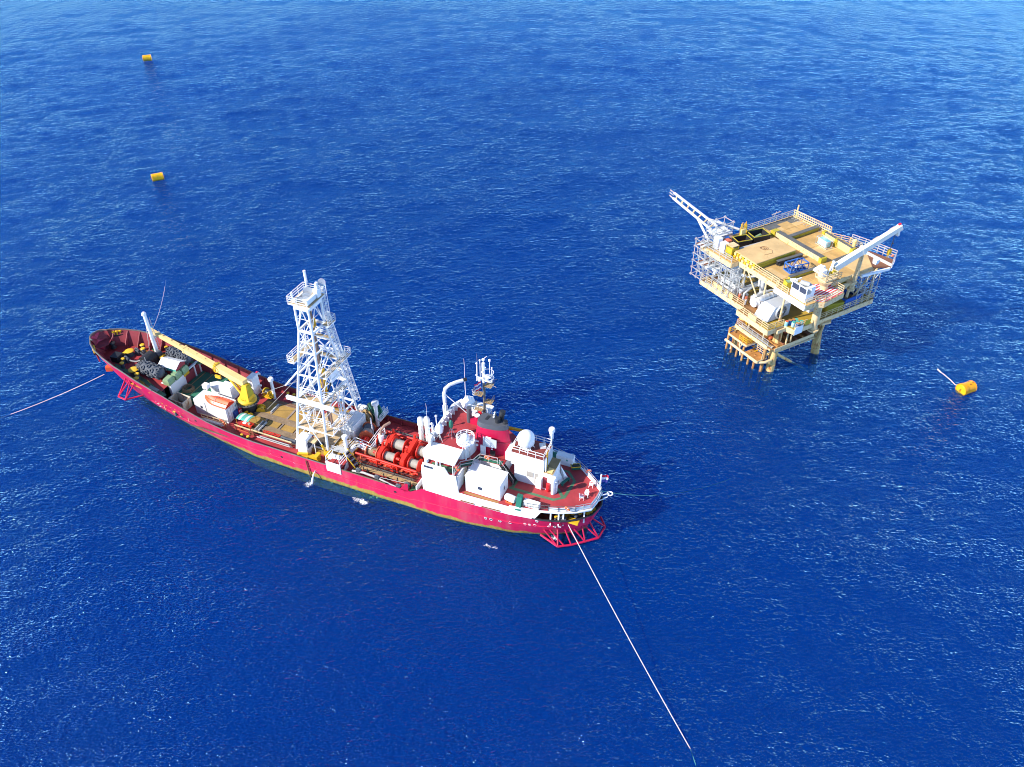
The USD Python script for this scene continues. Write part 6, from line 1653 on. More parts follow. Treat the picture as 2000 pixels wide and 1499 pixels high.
for s in (-.85, -.05):
    part(bl, 'stair_stringer', B().bar((s, 5.1, 4.2), (s, 7.6, 8.3), .1, .2).bar((s, 5.1, 5.2), (s, 7.6, 9.3), .06), 'rig_yellow')
# cellar deck under the lower deck
part(PL, 'cellar_deck', B().prism([(-2.1, 7.4), (-2.1, -.2), (-1.6, -1.3), (7.4, -1.2), (9.0, 0), (9.0, 8.6), (-.5, 8.6)], ZS - .2, ZS), 'lower_deck_rust')
for k in range(7):
    part(PL, 'cellar_pipe', B().cyl((-1.9 + .3 * (k % 3), 6.8 - .3 * k, ZS + .2), (-1.9 + .3 * (k % 3), -.6 - .05 * k, ZS + .2), .09, n=8), ('galv', 'cream', 'brown_pipe')[k % 3], smooth=40)
for k in range(6):
    part(PL, 'cellar_beam', B().box(-.9 + 1.4 * k, -.5 + 1.4 * k, -1.1, 6.5, ZS, ZS + .25), 'rack_brown' if k % 2 else 'landing_rust')
for k in range(7):
    part(PL, 'pipe_saddle', B().cbox((-.2 + 1.1 * k, 1.2 + 1.5 * (k % 3), ZS + .25), (.6, .5, .35), .3 * k), 'winch_orange' if k % 3 == 0 else 'landing_rust')
part(PL, 'cellar_edge', B().box(-2.2, -2.1, -.2, 7.4, ZS - .5, ZS + .15).box(-1.6, 7.4, -1.35, -1.25, ZS - .5, ZS + .15), 'cream')
rb = B(); rail(rb, [(-2.0, 7.2, ZS), (-2.0, 0, ZS)], 1.1, (.4, .75), .03, 1.3); part(PL, 'cellar_railing', rb, 'galv')
for q in ((-1.3, 5.2), (1.0, -1.1), (2.1, -1.0), (-1.5, 1.6)):
    part(PL, 'conductor', B().cyl((*q, ZS), (*q, ZL - .6), .14, n=8), 'cream', smooth=40)
# lower deck
ld = node(PL, 'lower_deck')
LDP = [(-1.8, 17.5), (-1.6, 6.9), (-3.0, 6.9), (-3.0, -.2), (.3, -.3), (.9, -2.2), (19.2, -2.2), (19.2, 17.5)]
part(ld, 'deck_plate', B().prism(LDP, ZL - .12, ZL), 'lower_deck')
part(ld, 'worn_plate', B().prism([(-1.7, 17.4), (-1.5, 6.8), (-2.9, 6.8), (-2.9, 2.2), (1.5, 2.2), (1.5, 17.4)], ZL + .004, ZL + .02), 'lower_deck_rust')
for p, q in zip(LDP, LDP[1:] + LDP[:1]):
    part(ld, 'edge_girder', B().bar((*p, ZL - .42), (*q, ZL - .42), .16, .9), 'cream')
for k in range(9):
    c = -.8 + 2.1 * k
    part(ld, 'floor_beam', B().box(-1.4, 19.0, c - .1, c + .1, ZL - .8, ZL - .13), 'cream')
for pts in ([(-1.75, 17.4), (-1.55, 7.0)], [(-2.95, 6.8), (-2.95, -.1), (.3, -.2)], [(.95, -2.1), (3.6, -2.1)], [(5.2, -2.1), (19.1, -2.1), (19.1, 8.0)]):
    rb = B(); rail(rb, [(*p, ZL) for p in pts], 1.15, (.4, .78), .04, 1.4); part(ld, 'railing', rb, 'cream')
for c0 in (9.6, 12.4):
    part(ld, 'rail_panel', B().box(-1.85 + .02 * c0, -1.80 + .02 * c0, c0, c0 + 1.9, ZL + .1, ZL + .95), 'boom_cream')
part(ld, 'rail_panel', B().box(-2.98, -2.93, 2.6, 4.4, ZL + .1, ZL + .95), 'boom_cream')
part(ld, 'rail_panel', B().box(3.2, 4.4, -2.16, -2.12, ZL + .1, ZL + 1.0), 'mustard')
part(ld, 'deck_notch_box', B().box(.9, 2.7, -2.3, -2.22, ZL - 1.0, ZL + .5), 'white')
# upper deck
ud = node(PL, 'upper_deck')
UDP = [(0, 11.2), (-1.7, 11.2), (-1.9, 18.4), (20.2, 18.5), (20.5, 10.5), (20.2, -1.3), (7.3, -1.3), (7.3, -4.6), (2.5, -5.1), (1.5, -4.3), (-.8, -4.3), (-.8, 2.1), (0, 2.1)]
part(ud, 'deck_plate', B().prism(UDP, ZU - .1, ZU), 'ochre_deck')
for p, q in zip(UDP, UDP[1:] + UDP[:1]):
    part(ud, 'edge_girder', B().bar((*p, ZU - .45), (*q, ZU - .45), .18, .85), 'cream')
for k in range(8):
    c = .2 + 2.4 * k
    part(ud, 'floor_beam', B().box(.2, 20, c - .12, c + .12, ZU - .85, ZU - .11), 'cream')
bay = [(a, c) for a in (.3, 3.1, 5.9, 8.7) for c in (-1.1, 3.3)] + [(a, c) for a in (12.0, 14.6, 17.2) for c in (3.4, 5.8, 8.2, 10.0)] + [(a, c) for a in (12.0, 14.6, 17.2) for c in (12.9, 15.2)]
for i, (a, c) in enumerate(bay):
    w, h = (2.7, 3.6) if a < 11 else (2.5, 2.2 if c < 11 else 2.2)
    part(ud, 'deck_panel', B().box(a, a + w - .05, c, min(c + h, 18.2) - .05, ZU + .004, ZU + .03 + .012 * (i % 3)), 'ochre_slab' if i % 4 == 1 else 'ochre_deck')
part(ud, 'dark_walkway', B().box(11.8, 19.9, 16.4, 18.2, ZU + .01, ZU + .05), 'beam_grey')
part(ud, 'dark_walkway', B().box(6.4, 11.6, 16.9, 18.2, ZU + .01, ZU + .05), 'beam_grey')


def ibeam(p, q, h, w, web, top, name='deck_beam', label=None):
    t = node(PL, name, label)
    p, q = np.asarray(p, float), np.asarray(q, float)
    part(t, 'web', B().bar(p + [0, 0, h / 2], q + [0, 0, h / 2], w * .55, h - .02), web)
    part(t, 'top_flange', B().bar(p + [0, 0, h], q + [0, 0, h], w, .09), top)
    return t


ibeam((11.5, 4.0, ZU), (11.6, 14.8, ZU), .95, .9, 'boom_cream', 'beam_grey')
part(PL, 'beam_facing', B().hexa([(11.05, 4.2, ZU), (11.2, 4.2, ZU), (11.25, 14.6, ZU), (11.1, 14.6, ZU), (11.05, 4.2, ZU + .9), (11.2, 4.2, ZU + .9), (11.25, 14.6, ZU + .9), (11.1, 14.6, ZU + .9)]), 'cream')
ibeam((2.6, 2.6, ZU), (8.6, 2.5, ZU), .6, .6, 'mustard', 'beam_grey')
ibeam((12.5, 2.6, ZU), (19.0, 2.8, ZU), .6, .6, 'mustard', 'beam_grey')
ibeam((12.1, 12.2, ZU), (19.4, 12.3, ZU), .75, .75, 'mustard', 'beam_grey')
ibeam((4.2, 6.9, ZU + .1), (9.6, 6.6, ZU + .1), .75, .55, 'black', 'beam_grey')
for a in (4.4, 6.0, 7.6, 9.3):
    part(PL, 'beam_foot', B().box(a, a + .25, 6.45, 6.95, ZU, ZU + .5), 'black')
ibeam((2.0, 13.4, ZU + .1), (7.6, 13.0, ZU + .1), .6, .45, 'black', 'galv')
part(PL, 'pin_block', B().cbox((11.5, 14.7, ZU), (1.3, .9, 1.0), 0), 'mustard')
part(PL, 'pin_block', B().cbox((11.5, 3.9, ZU), (1.3, .6, .9), 0), 'mustard')
# raised hatch slab on stacked yellow bearers
sl = node(PL, 'raised_slab')
part(sl, 'slab_top', B().box(.15, 9.1, 7.6, 12.6, ZU + 1.08, ZU + 1.22), 'ochre_slab')
part(sl, 'slab_side', B().box(.25, 9.0, 7.62, 7.72, ZU + .05, ZU + 1.07), 'mustard')
part(sl, 'slab_side', B().box(.2, 9.05, 7.55, 7.75, ZU + .45, ZU + .6), 'mustard')
for k in range(8):
    c = 7.75 + .62 * k
    for j in range(2):
        part(sl, 'bearer', B().box(-.15 + .1 * j, .5, c, c + .42, ZU + .02 + .54 * j, ZU + .5 + .54 * j), 'rig_yellow' if (k + j) % 2 else 'boom_cream')
part(sl, 'slab_core', B().box(.5, 9.0, 7.75, 12.55, ZU + .05, ZU + 1.07), 'mustard')
cab_ = B()
for k in range(3):
    cab_.torus((4.6 + .15 * k, 10.9 - .12 * k, ZU + 1.25), .35 + .12 * k, .025, 'z', 14, 5)
cab_.tube([(4.9, 10.6, ZU + 1.25), (5.5, 9.6, ZU + 1.25), (4.8, 8.8, ZU + 1.25), (3.2, 9.0, ZU + 1.25)], .025, 5)
part(sl, 'loose_cable', cab_, 'rack_brown')
wallb = node(PL, 'cream_wall')
part(wallb, 'wall_plate', B().hexa([(17.2, 3.1, ZU), (17.5, 3.1, ZU), (18.1, 9.6, ZU), (17.8, 9.6, ZU), (17.2, 3.1, ZU + 1.35), (17.5, 3.1, ZU + 1.35), (18.1, 9.6, ZU + 1.2), (17.8, 9.6, ZU + 1.2)]), 'boom_cream')
for (a, c) in ((17.4, 3.0), (17.7, 6.6), (18.0, 9.7)):
    part(wallb, 'wall_end', B().cbox((a, c, ZU), (.8, .5, 1.35), .1), 'mustard')
part(wallb, 'wall_cap', B().bar((17.4, 3.1, ZU + 1.38), (18.0, 9.6, ZU + 1.26), .5, .07), 'beam_grey')
# lattice panels and rails round the upper deck
lt = node(PL, 'lattice_panel')
lb = B()
P0, P1 = np.array([19.3, 17.9, ZU]), np.array([20.0, 9.9, ZU])
for k in range(19):
    q = P0 + (P1 - P0) * k / 18
    lb.bar(q, q + [-.15, 0, 1.55], .1)
part(lt, 'lattice_bar', lb, 'cream', kind='stuff')
for z in (.15, .55, 1.0, 1.5):
    part(lt, 'lattice_rail', B().bar(P0 + [-.1 * z, 0, z], P1 + [-.1 * z, 0, z], .11), 'cream')
for k in range(12):
    q = P0 + (P1 - P0) * (k + .5) / 12
    part(lt, 'lattice_foot', B().bar(q + [-.2, 0, .05], q + [-1.0, 0, .05], .1), 'galv')
part(PL, 'corner_post', B().cyl((19.3, 17.4, ZU), (19.3, 17.4, ZU + 2.6), .12, n=8), 'boom_cream')
for pts, mat in (([(6.5, 18.3), (19.8, 18.4)], 'galv'), ([(0, 11.1), (0, 2.2)], 'cream'), ([(-.75, 2.0), (-.75, -.5)], 'cream'), ([(-.75, -4.2), (1.4, -4.2)], 'cream'), ([(1.6, -4.3), (2.6, -5.0), (7.2, -4.5), (7.2, -1.4)], 'cream'),
                 ([(7.5, -1.25), (10.2, -1.25)], 'cream'), ([(-1.8, 18.3), (-1.6, 11.3)], 'galv'), ([(-1.8, 18.3), (.8, 18.4)], 'galv'), ([(18.2, 9.9), (20.4, 6.0)], 'cream'), ([(20.3, 6.0), (20.2, 3.4)], 'boom_cream')):
    rb = B(); rail(rb, [(*p, ZU) for p in pts], 1.15, (.4, .78), .04, 1.5); part(ud, 'railing', rb, mat)
part(ud, 'ventilator', B().cyl((19.3, 4.3, ZU), (19.3, 4.3, ZU + 1.5), .3, n=10).sphere((19.3, 4.3, ZU + 1.6), .38, 10), 'boom_cream', smooth=40)
# extension to the right, partly white, scaffold-railed
ex_ = node(PL, 'deck_extension')
part(ex_, 'extension_floor', B().prism([(17.5, -1.3), (20.3, -2.9), (22.5, -1.7), (20.6, 4.5), (20.2, 2.0), (18.0, -.2)], ZU - .25, ZU + .03), 'rack_brown')
part(ex_, 'extension_floor', B().prism([(13.8, -1.4), (17.4, -1.4), (19.6, 1.4), (19.6, 2.2), (13.8, 2.2)], ZU + .05, ZU + .09), 'ochre_slab', label='tan planked part')
part(ex_, 'extension_beam', B().bar((20.2, 2.2, ZU + .12), (20.4, -2.8, ZU + .12), .45, .3).bar((20.3, -2.9, ZU - .1), (22.5, -1.7, ZU - .1), .2, .35).bar((14.2, -2.2, ZU - .3), (20.0, -2.9, ZU - .3), .3, .4), 'white')
for pts in ([(20.3, -2.9), (22.5, -1.7), (21.6, 2.5), (20.6, 6.0)],):
    rb = B(); rail(rb, [(*p, ZU) for p in pts], 1.7, (.4, .85, 1.3), .045, 1.2); part(ex_, 'scaffold_railing', rb, 'galv')
part(ex_, 'lamp', B().sphere((22.2, -1.3, ZU + .7), .22, 8), 'winch_orange')
# scaffolding hung below the extension and beside the left corner


def scaffold(name, a0, a1, c0, c1, z0, z1, na, nc, nz, mat='galv'):
    t = node(PL, name)
    r_ = .045
    A, C, Zs = np.linspace(a0, a1, na), np.linspace(c0, c1, nc), np.linspace(z0, z1, nz)
    for a in A:
        for c in C:
            part(t, 'standard', B().bar((a, c, z0 - .3), (a, c, z1 + .3), 2 * r_), mat)
    for z in Zs:
        for a in A:
            part(t, 'ledger', B().bar((a, c0 - .3, z), (a, c1 + .3, z), 2 * r_), mat)
        for c in C:
            part(t, 'ledger', B().bar((a0 - .3, c, z), (a1 + .3, c, z), 2 * r_), mat)
    part(t, 'scaffold_brace', B().bar((a0, c0, z0), (a1, c0, z1), 1.6 * r_), mat)
    part(t, 'scaffold_brace', B().bar((a0, c0, z0), (a0, c1, z1), 1.6 * r_), mat)
    return t


scaffold('hanging_scaffold', 14.8, 19.4, -2.0, .4, 9.4, 14.4, 4, 2, 4)
scaffold('corner_scaffold', -2.6, .6, 16.6, 19.2, 9.6, 16.4, 3, 3, 6)
scaffold('corner_scaffold', -1.9, -.3, 10.6, 16.0, 9.3, 14.2, 2, 5, 4)
scaffold('corner_scaffold', 1.2, 5.0, 18.6, 20.8, 15.4, 17.8, 3, 2, 3)
scaffold('skid_scaffold', -.5, .7, 9.8, 14.2, 9.2, 12.9, 2, 4, 3)
for (a0, a1, c0, c1, z) in ((1.3, 4.6, 18.4, 20.6, 16.2), (-2.7, -.4, 17.4, 19.1, 15.6), (-2.4, .4, 15.8, 18.6, 12.2)):
    for k in range(4):
        part(PL, 'scaffold_board', B().box(a0, a1, c0 + (c1 - c0) * k / 4, c0 + (c1 - c0) * (k + 1) / 4 - .05, z, z + .08), 'white_worn' if z > 15.8 else ('rack_brown' if k % 2 else 'white_worn'))
part(PL, 'boom_landing', B().prism([(1.4, 18.0), (4.6, 18.0), (5.0, 20.6), (1.4, 20.9)], 15.95, 16.15), 'white')
# vent boom reaching out over the sea
vb = node(PL, 'vent_boom')
root0, root1, tip0, tip1 = np.array([1.9, 20.4, 16.3]), np.array([3.3, 20.6, 16.6]), np.array([-.1, 29.0, 19.2]), np.array([.35, 29.4, 19.95])
for p, q in ((root0, tip0), (root1, tip1)):
    part(vb, 'boom_rail', B().bar(p, q, .36, .24), 'white')
for k in range(7):
    t = (k + .5) / 7
    part(vb, 'boom_rung', B().bar(root0 + (tip0 - root0) * t, root1 + (tip1 - root1) * t, .22, .18), 'cream')
for (p, q) in ((root0, tip0), (root1, tip1), ((root0 + root1) / 2, (tip0 + tip1) / 2)):
    e = q + (q - p) / np.linalg.norm(q - p) * .9
    part(vb, 'vent_tip', B().cyl(q, e, .07, n=8), 'galv')
knee = root0 + (tip0 - root0) * .36
part(vb, 'boom_strut', B().cyl(knee, (.9, 18.9, 14.2), .2, n=10), 'rig_white', smooth=40)
part(vb, 'boom_strut', B().cyl(root1 + (tip1 - root1) * .2, (8.0, 18.9, 15.2), .2, n=10), 'rig_white', smooth=40)
# far-left service area
yt = node(PL, 'stair_tower')
lb = B(); ladder(lb, (5.4, 16.7, ZU), (5.4, 16.7, ZU + 3.0), .8, (1, 0, 0), .4, .05); ladder(lb, (6.1, 17.1, ZU), (6.1, 17.1, ZU + 2.9), .8, (1, 0, 0), .4, .05)
part(yt, 'tower_ladder', lb, 'rig_yellow')
part(yt, 'tower_panel', B().box(4.95, 5.9, 16.3, 16.6, ZU, ZU + 2.0), 'boom_cream')
part(yt, 'tower_frame', B().bar((6.7, 16.5, ZU), (6.5, 17.2, ZU + 2.4), .12).bar((7.1, 17.1, ZU), (6.9, 17.3, ZU + 2.2), .12).box(6.0, 6.9, 16.5, 17.2, ZU + .9, ZU + 1.0), 'rig_yellow')
part(PL, 'antenna_stand', B().cyl((14.6, 18.3, ZU), (14.6, 18.3, ZU + 1.7), .05, n=6).bar((13.9, 18.3, ZU + 1.7), (15.9, 18.2, ZU + 1.9), .12).bar((14.4, 18.0, ZU + 1.8), (15.4, 18.7, ZU + 1.8), .08).bar((14.6, 18.3, ZU + .9), (14.0, 18.3, ZU + 1.7), .05), 'galv')
for (a, c, h, mat) in ((-.6, 16.4, 2.0, 'white'), (-.5, 14.9, 1.7, 'white')):
    part(PL, 'control_cabinet', B().box(a - .1, a + .9, c - .55, c + .55, ZU + .02, ZU + h), mat)
part(PL, 'orange_cabinet', B().box(.6, 1.6, 15.0, 16.0, ZU, ZU + 1.6), 'winch_orange')
yc = node(PL, 'yellow_cage')
part(yc, 'cage_panel', B().box(-.5, .9, 12.7, 14.0, ZU + .02, ZU + 1.5), 'mustard')
part(yc, 'cage_top', B().box(-.55, .95, 12.65, 14.05, ZU + 1.9, ZU + 1.97), 'cream')
for a in (-.5, .9):
    for c in (12.7, 14.0):
        part(yc, 'cage_post', B().bar((a, c, ZU), (a, c, ZU + 1.95), .1), 'rig_yellow')
for z in (.7, 1.3):
    part(yc, 'cage_bar', B().bar((-.55, 12.7, ZU + z), (-.55, 14.0, ZU + z), .07).bar((-.5, 12.65, ZU + z), (.9, 12.65, ZU + z), .07), 'rig_yellow')
for k, (a, c) in enumerate(((1.6, 17.3), (2.5, 17.0), (3.2, 16.9), (.9, 17.2), (2.0, 16.2))):
    part(PL, 'service_tank', B().cyl((a, c, ZU), (a, c, ZU + 1.0), .38, n=12), ('beam_grey', 'blue', 'brown_pipe', 'galv', 'hull_red_plain')[k], smooth=40)
# crane on its tall pedestal
kc = node(PL, 'platform_crane')
part(kc, 'pedestal', B().tube([(5.5, -2.1, 7.6), (5.5, -2.1, 15.2), (5.6, -1.9, 16.4)], [.62, .62, .62], 20), 'cream', smooth=40)
part(kc, 'pedestal_flange', B().lathe((5.5, -2.1, 7.4), [(.3, 0), (.95, .02), (.95, .3), (.66, .34), (.66, .9)], 20), 'cream', smooth=30)
part(kc, 'pedestal_cone', B().lathe((5.6, -1.9, 15.9), [(.66, 0), (1.15, .75), (1.2, .95), (.01, .97)], 20), 'cream', smooth=40)
part(kc, 'slew_table', B().box(4.7, 7.2, -2.7, -.6, 16.88, 17.1), 'cream')
rb = B(); rail(rb, [(4.7, -.6, 17.1), (4.7, -2.7, 17.1), (7.2, -2.7, 17.1), (7.2, -1.6, 17.1)], 1.05, (.5,), .045, .9); part(kc, 'crane_railing', rb, 'cream')
part(kc, 'machine_house', B().box(5.1, 6.1, -1.5, -.7, 17.1, 18.2), 'white')
part(kc, 'machine_hood', B().hexa([(5.9, .0, 16.9), (7.9, .1, 17.0), (7.9, 1.3, 17.0), (6.2, 1.3, 16.7), (6.0, .2, 17.3), (7.8, .3, 17.5), (7.7, 1.2, 17.4), (6.3, 1.2, 17.1)]), 'white')
part(kc, 'crane_post', B().bar((7.0, -1.4, 17.1), (7.6, -1.1, 19.2), .35, .4).bar((6.3, -1.5, 17.1), (7.4, -1.2, 18.9), .18), 'white')
part(kc, 'hoist_drum', B().cyl((7.4, -1.9, 17.5), (7.8, -.8, 17.5), .4, n=12).box(6.6, 7.4, -1.6, -.9, 17.1, 17.7), 'mustard', smooth=40)
Kr, Kt = np.array([7.9, -1.25, 17.9]), np.array([17.9, -3.5, 23.2])
kd = (Kt - Kr) / np.linalg.norm(Kt - Kr)
part(kc, 'crane_boom', B().bar(Kr, Kr + kd * 5.4, .85, 1.05), 'crane_white')
part(kc, 'crane_boom', B().bar(Kr + kd * 5.2, Kt, .7, .85), 'crane_white')
part(kc, 'boom_collar', B().bar(Kr + kd * 5.0, Kr + kd * 5.5, .98, 1.18), 'crane_white')
part(kc, 'boom_head', B().bar(Kt - kd * .1, Kt + kd * .5, .75, .9).bar(Kt + [0, 0, -.2], Kt + [.3, 0, -1.3], .5, .4), 'crane_white')
part(kc, 'boom_beacon', B().box(Kt[0] - .1, Kt[0] + .3, Kt[1] - .1, Kt[1] + .2, Kt[2] + .5, Kt[2] + .8), 'flag_red')
for t in (6.6, 9.6):
    q = Kr + kd * t + [0, 0, .45]
    part(kc, 'boom_hoop', B().tube([q, q + [0, 0, .55], q + kd * .9 + [0, 0, .55], q + kd * .9], .04, 6), 'cream')
part(kc, 'boom_ram', B().cyl((7.2, -1.6, 17.0), Kr + kd * 3.4 - [0, 0, .5], .16, n=8), 'galv', smooth=40)
part(kc, 'boom_rest', B().tube([(12.3, -2.2, 13.2), (12.5, -2.25, 15.4), (12.5, -2.3, 19.3)], [.42, .36, .3], 14), 'cream', smooth=40)
part(kc, 'boom_rest_base', B().cyl((12.3, -2.2, 13.0), (12.3, -2.2, 13.4), .6, n=14).box(11.6, 12.9, -2.6, -1.3, 14.3, 14.6), 'cream', smooth=40)
part(kc, 'rest_truss', B().bar((8.6, -1.5, 13.9), (12.2, -2.1, 14.3), .3, .5).bar((8.6, -1.5, 12.6), (12.0, -2.0, 14.0), .25).bar((9.9, -1.7, 12.9), (9.9, -1.7, 14.0), .2).bar((9.2, -1.6, 12.7), (9.2, -1.6, 14.0), .2), 'cream')
hk = Kt + np.array([.3, 0, -1.3])
for dx, L_ in ((-.5, 3.6), (-.38, 3.6)):
    part(kc, 'hoist_rope', B().cyl((Kt[0] + dx, Kt[1], Kt[2] - .4), (Kt[0] + dx, Kt[1], Kt[2] - L_), .03, n=4), 'beam_grey')
part(kc, 'hook_block', B().box(Kt[0] - .75, Kt[0] - .15, Kt[1] - .2, Kt[1] + .2, Kt[2] - 4.5, Kt[2] - 3.6).torus((Kt[0] - .5, Kt[1], Kt[2] - 4.8), .22, .08, 'y', 10, 6, -2.6, 1.2), 'rig_yellow')
part(kc, 'headache_ball', B().sphere((Kt[0] - .2, Kt[1], Kt[2] - 2.6), .14, 8).cyl((Kt[0] - .2, Kt[1], Kt[2] - .6), (Kt[0] - .2, Kt[1], Kt[2] - 2.5), .02, n=4), 'beam_grey')
part(kc, 'sling_bag', B().hexa([(Kt[0] - 3.6, Kt[1] - .4, 17.9), (Kt[0] - 3.0, Kt[1] - .4, 17.9), (Kt[0] - 3.0, Kt[1] + .2, 17.9), (Kt[0] - 3.6, Kt[1] + .2, 17.9), (Kt[0] - 3.7, Kt[1] - .5, 18.7), (Kt[0] - 2.8, Kt[1] - .5, 18.7), (Kt[0] - 2.8, Kt[1] + .3, 18.7), (Kt[0] - 3.7, Kt[1] + .3, 18.7)]), 'white_worn')
# red-and-white striped deck round the pedestal
sd_ = node(PL, 'striped_deck')
from shapely.geometry import Polygon as SP, box as sbox
from shapely import affinity
area = SP([(1.55, -.2), (1.55, -4.2), (2.55, -5.0), (7.2, -4.5), (7.2, -1.4), (4.6, -.2)])
part(sd_, 'white_plate', B().prism(list(area.exterior.coords)[:-1], ZU + .03, ZU + .06), 'white_worn')
for k in range(16):
    st2 = affinity.rotate(sbox(-4, -6.4 + .46 * k, 12, -6.4 + .46 * k + .22), 8, origin=(3, -3)).intersection(area)
    if st2.is_empty or st2.geom_type != 'Polygon':
        continue
    part(sd_, 'red_stripe', B().prism(list(st2.exterior.coords)[:-1], ZU + .061, ZU + .072), 'flag_red')
# operator cabin
oc = node(PL, 'crane_cabin')
part(oc, 'cabin_wall', B().box(-.35, 1.45, -3.6, -.55, ZU + .04, ZU + 1.35), 'white')
part(oc, 'cabin_back', B().box(.7, 1.5, -3.6, -2.2, ZU + 1.35, ZU + 2.45), 'white_worn')
for c in (-3.55, -2.1, -.6):
    part(oc, 'window_post', B().bar((-.3, c, ZU + 1.35), (-.3, c, ZU + 2.4), .12), 'white')
part(oc, 'cabin_roof', B().box(-.4, -.2, -3.6, -.5, ZU + 2.4, ZU + 2.52).box(-.2, 1.5, -3.6, -3.45, ZU + 2.4, ZU + 2.52).box(-.2, 1.5, -.7, -.5, ZU + 2.4, ZU + 2.52), 'white')
part(oc, 'window_pane', B().box(-.3, -.27, -3.45, -2.15, ZU + 1.4, ZU + 2.35), 'window')
part(oc, 'window_pane', B().box(-.3, -.27, -2.05, -.65, ZU + 1.4, ZU + 2.35), 'window')
part(oc, 'engine_block', B().box(.1, .9, -2.4, -1.0, ZU + 1.35, ZU + 2.1).cyl((.9, -2.8, ZU + 2.5), (.2, -1.6, ZU + 2.6), .4, n=12), 'galv', smooth=40)
part(oc, 'front_girder', B().box(-.95, -.82, -4.35, 2.1, ZU - .8, ZU + .15), 'white')
# compression package on the lower deck
cp = node(PL, 'cooler_unit')
part(cp, 'cooler_body', B().hexa([(-1.5, 1.55, ZL + .1), (3.3, 1.55, ZL + .1), (3.3, 4.2, ZL + .1), (-1.5, 4.2, ZL + .1), (-.2, 1.55, ZL + 2.5), (3.3, 1.55, ZL + 2.5), (3.3, 4.2, ZL + 2.5), (-.2, 4.2, ZL + 2.5)]), 'cooler_grey')
part(cp, 'cooler_end', B().hexa([(-1.9, 3.4, ZL + .1), (-1.4, 1.6, ZL + .1), (-1.4, 4.2, ZL + .1), (-1.9, 4.2, ZL + .1), (-.6, 3.3, ZL + 2.3), (-.25, 1.6, ZL + 2.4), (-.25, 4.2, ZL + 2.4), (-.6, 4.2, ZL + 2.3)]), 'silver')
fr_ = B().torus((1.15, 1.3, ZL + 1.45), 1.15, .13, 'y', 28, 8).lathe((1.15, 1.45, ZL + 1.45), [(1.18, -.2), (1.2, .15)], 28, 'y')
part(cp, 'fan_ring', fr_, 'silver', smooth=40)
for k in range(10):
    a_ = k * math.pi / 5
    part(cp, 'fan_spoke', B().bar((1.15, 1.28, ZL + 1.45), (1.15 + 1.12 * math.cos(a_), 1.28, ZL + 1.45 + 1.12 * math.sin(a_)), .05), 'silver')
part(cp, 'fan_disc', B().lathe((1.15, 1.42, ZL + 1.45), [(.01, 0), (1.1, 0)], 24, 'y'), 'beam_grey')
part(cp, 'fan_hub', B().lathe((1.15, 1.1, ZL + 1.45), [(.01, -.02), (.22, 0), (.22, .25)], 12, 'y'), 'white')
part(cp, 'fan_post', B().cyl((1.15, 1.05, ZL), (1.15, 1.1, ZL + 1.4), .07, n=6), 'cream')
part(cp, 'silencer', B().tube([(-.9, 4.5, ZL + 2.6), (-.5, 4.5, ZL + 2.75), (1.0, 4.5, ZL + 2.75), (1.05, 4.5, ZL + 2.75), (3.9, 4.4, ZL + 2.75)], [.3, .48, .48, .42, .42], 16), 'silver', smooth=40)
for k in range(4):
    part(cp, 'silencer_band', B().torus((-.2 + .9 * k, 4.5 - .02 * k, ZL + 2.75), .48, .04, 'x', 16, 5), 'galv')
eng = node(PL, 'gas_engine')
part(eng, 'engine_block', B().box(.2, 3.4, 5.2, 7.4, ZL + .2, ZL + 1.5), 'silver')
for k in range(8):
    part(eng, 'cylinder_head', B().box(.3 + .38 * k, .56 + .38 * k, 5.4, 6.0, ZL + 1.5, ZL + 1.95), 'white_worn')
    part(eng, 'cylinder_head', B().box(.3 + .38 * k, .56 + .38 * k, 6.5, 7.1, ZL + 1.5, ZL + 1.95), 'silver')
part(eng, 'exhaust_header', B().tube([(.1, 6.25, ZL + 2.1), (3.4, 6.25, ZL + 2.2), (3.9, 5.6, ZL + 2.4)], .2, 10), 'silver', smooth=40)
part(eng, 'air_intake', B().cyl((3.0, 7.8, ZL + 1.2), (3.0, 7.8, ZL + 3.0), .4, n=12).sphere((3.0, 7.8, ZL + 3.0), .45, 10), 'silver', smooth=40)
part(eng, 'flywheel_guard', B().cyl((-.3, 6.2, ZL + .9), (.2, 6.2, ZL + .9), .75, n=16), 'white_worn', smooth=40)
part(eng, 'pulsation_bottle', B().cyl((.2, 9.7, ZL + 1.3), (4.0, 9.6, ZL + 1.5), .42, n=14).sphere((.2, 9.7, ZL + 1.3), .42, 10), 'silver', smooth=40)
part(eng, 'process_pipe', B().tube([(1.6, 10.8, ZL + .3), (1.5, 10.7, ZL + 2.6), (1.0, 10.4, ZL + 3.7), (.4, 10.2, ZL + 3.9)], .22, 10), 'white', smooth=40)
part(eng, 'process_pipe', B().tube([(1.4, 10.0, ZL + 3.4), (3.0, 9.4, ZL + 3.4), (3.4, 9.0, ZL + 3.0), (3.4, 8.9, ZL + 1.6)], .2, 10), 'white_worn', smooth=40)
part(eng, 'process_pipe', B().tube([(-.6, 8.2, ZL + .5), (-.6, 8.2, ZL + 1.8), (.2, 8.2, ZL + 2.1), (1.4, 8.6, ZL + 2.1)], .17, 10), 'silver', smooth=40)
for k in range(9):
    a, c = -.8 + .45 * (k % 4), 7.4 + .38 * k
    part(eng, 'valve', B().cyl((a, c, ZL + .1), (a, c, ZL + .9 + .2 * (k % 3)), .14, n=8).torus((a, c, ZL + 1.0 + .2 * (k % 3)), .2, .05, 'z', 10, 5), ('galv', 'winch_orange', 'silver')[k % 3], smooth=40)
sep = node(PL, 'scrubber_skid')
part(sep, 'vessel', B().lathe((1.0, 12.2, ZL + 1.4), [(.01, 0), (.8, .25), (1.0, .7), (1.0, 3.2), (.8, 3.7), (.01, 3.9)], 20), 'silver', smooth=50)
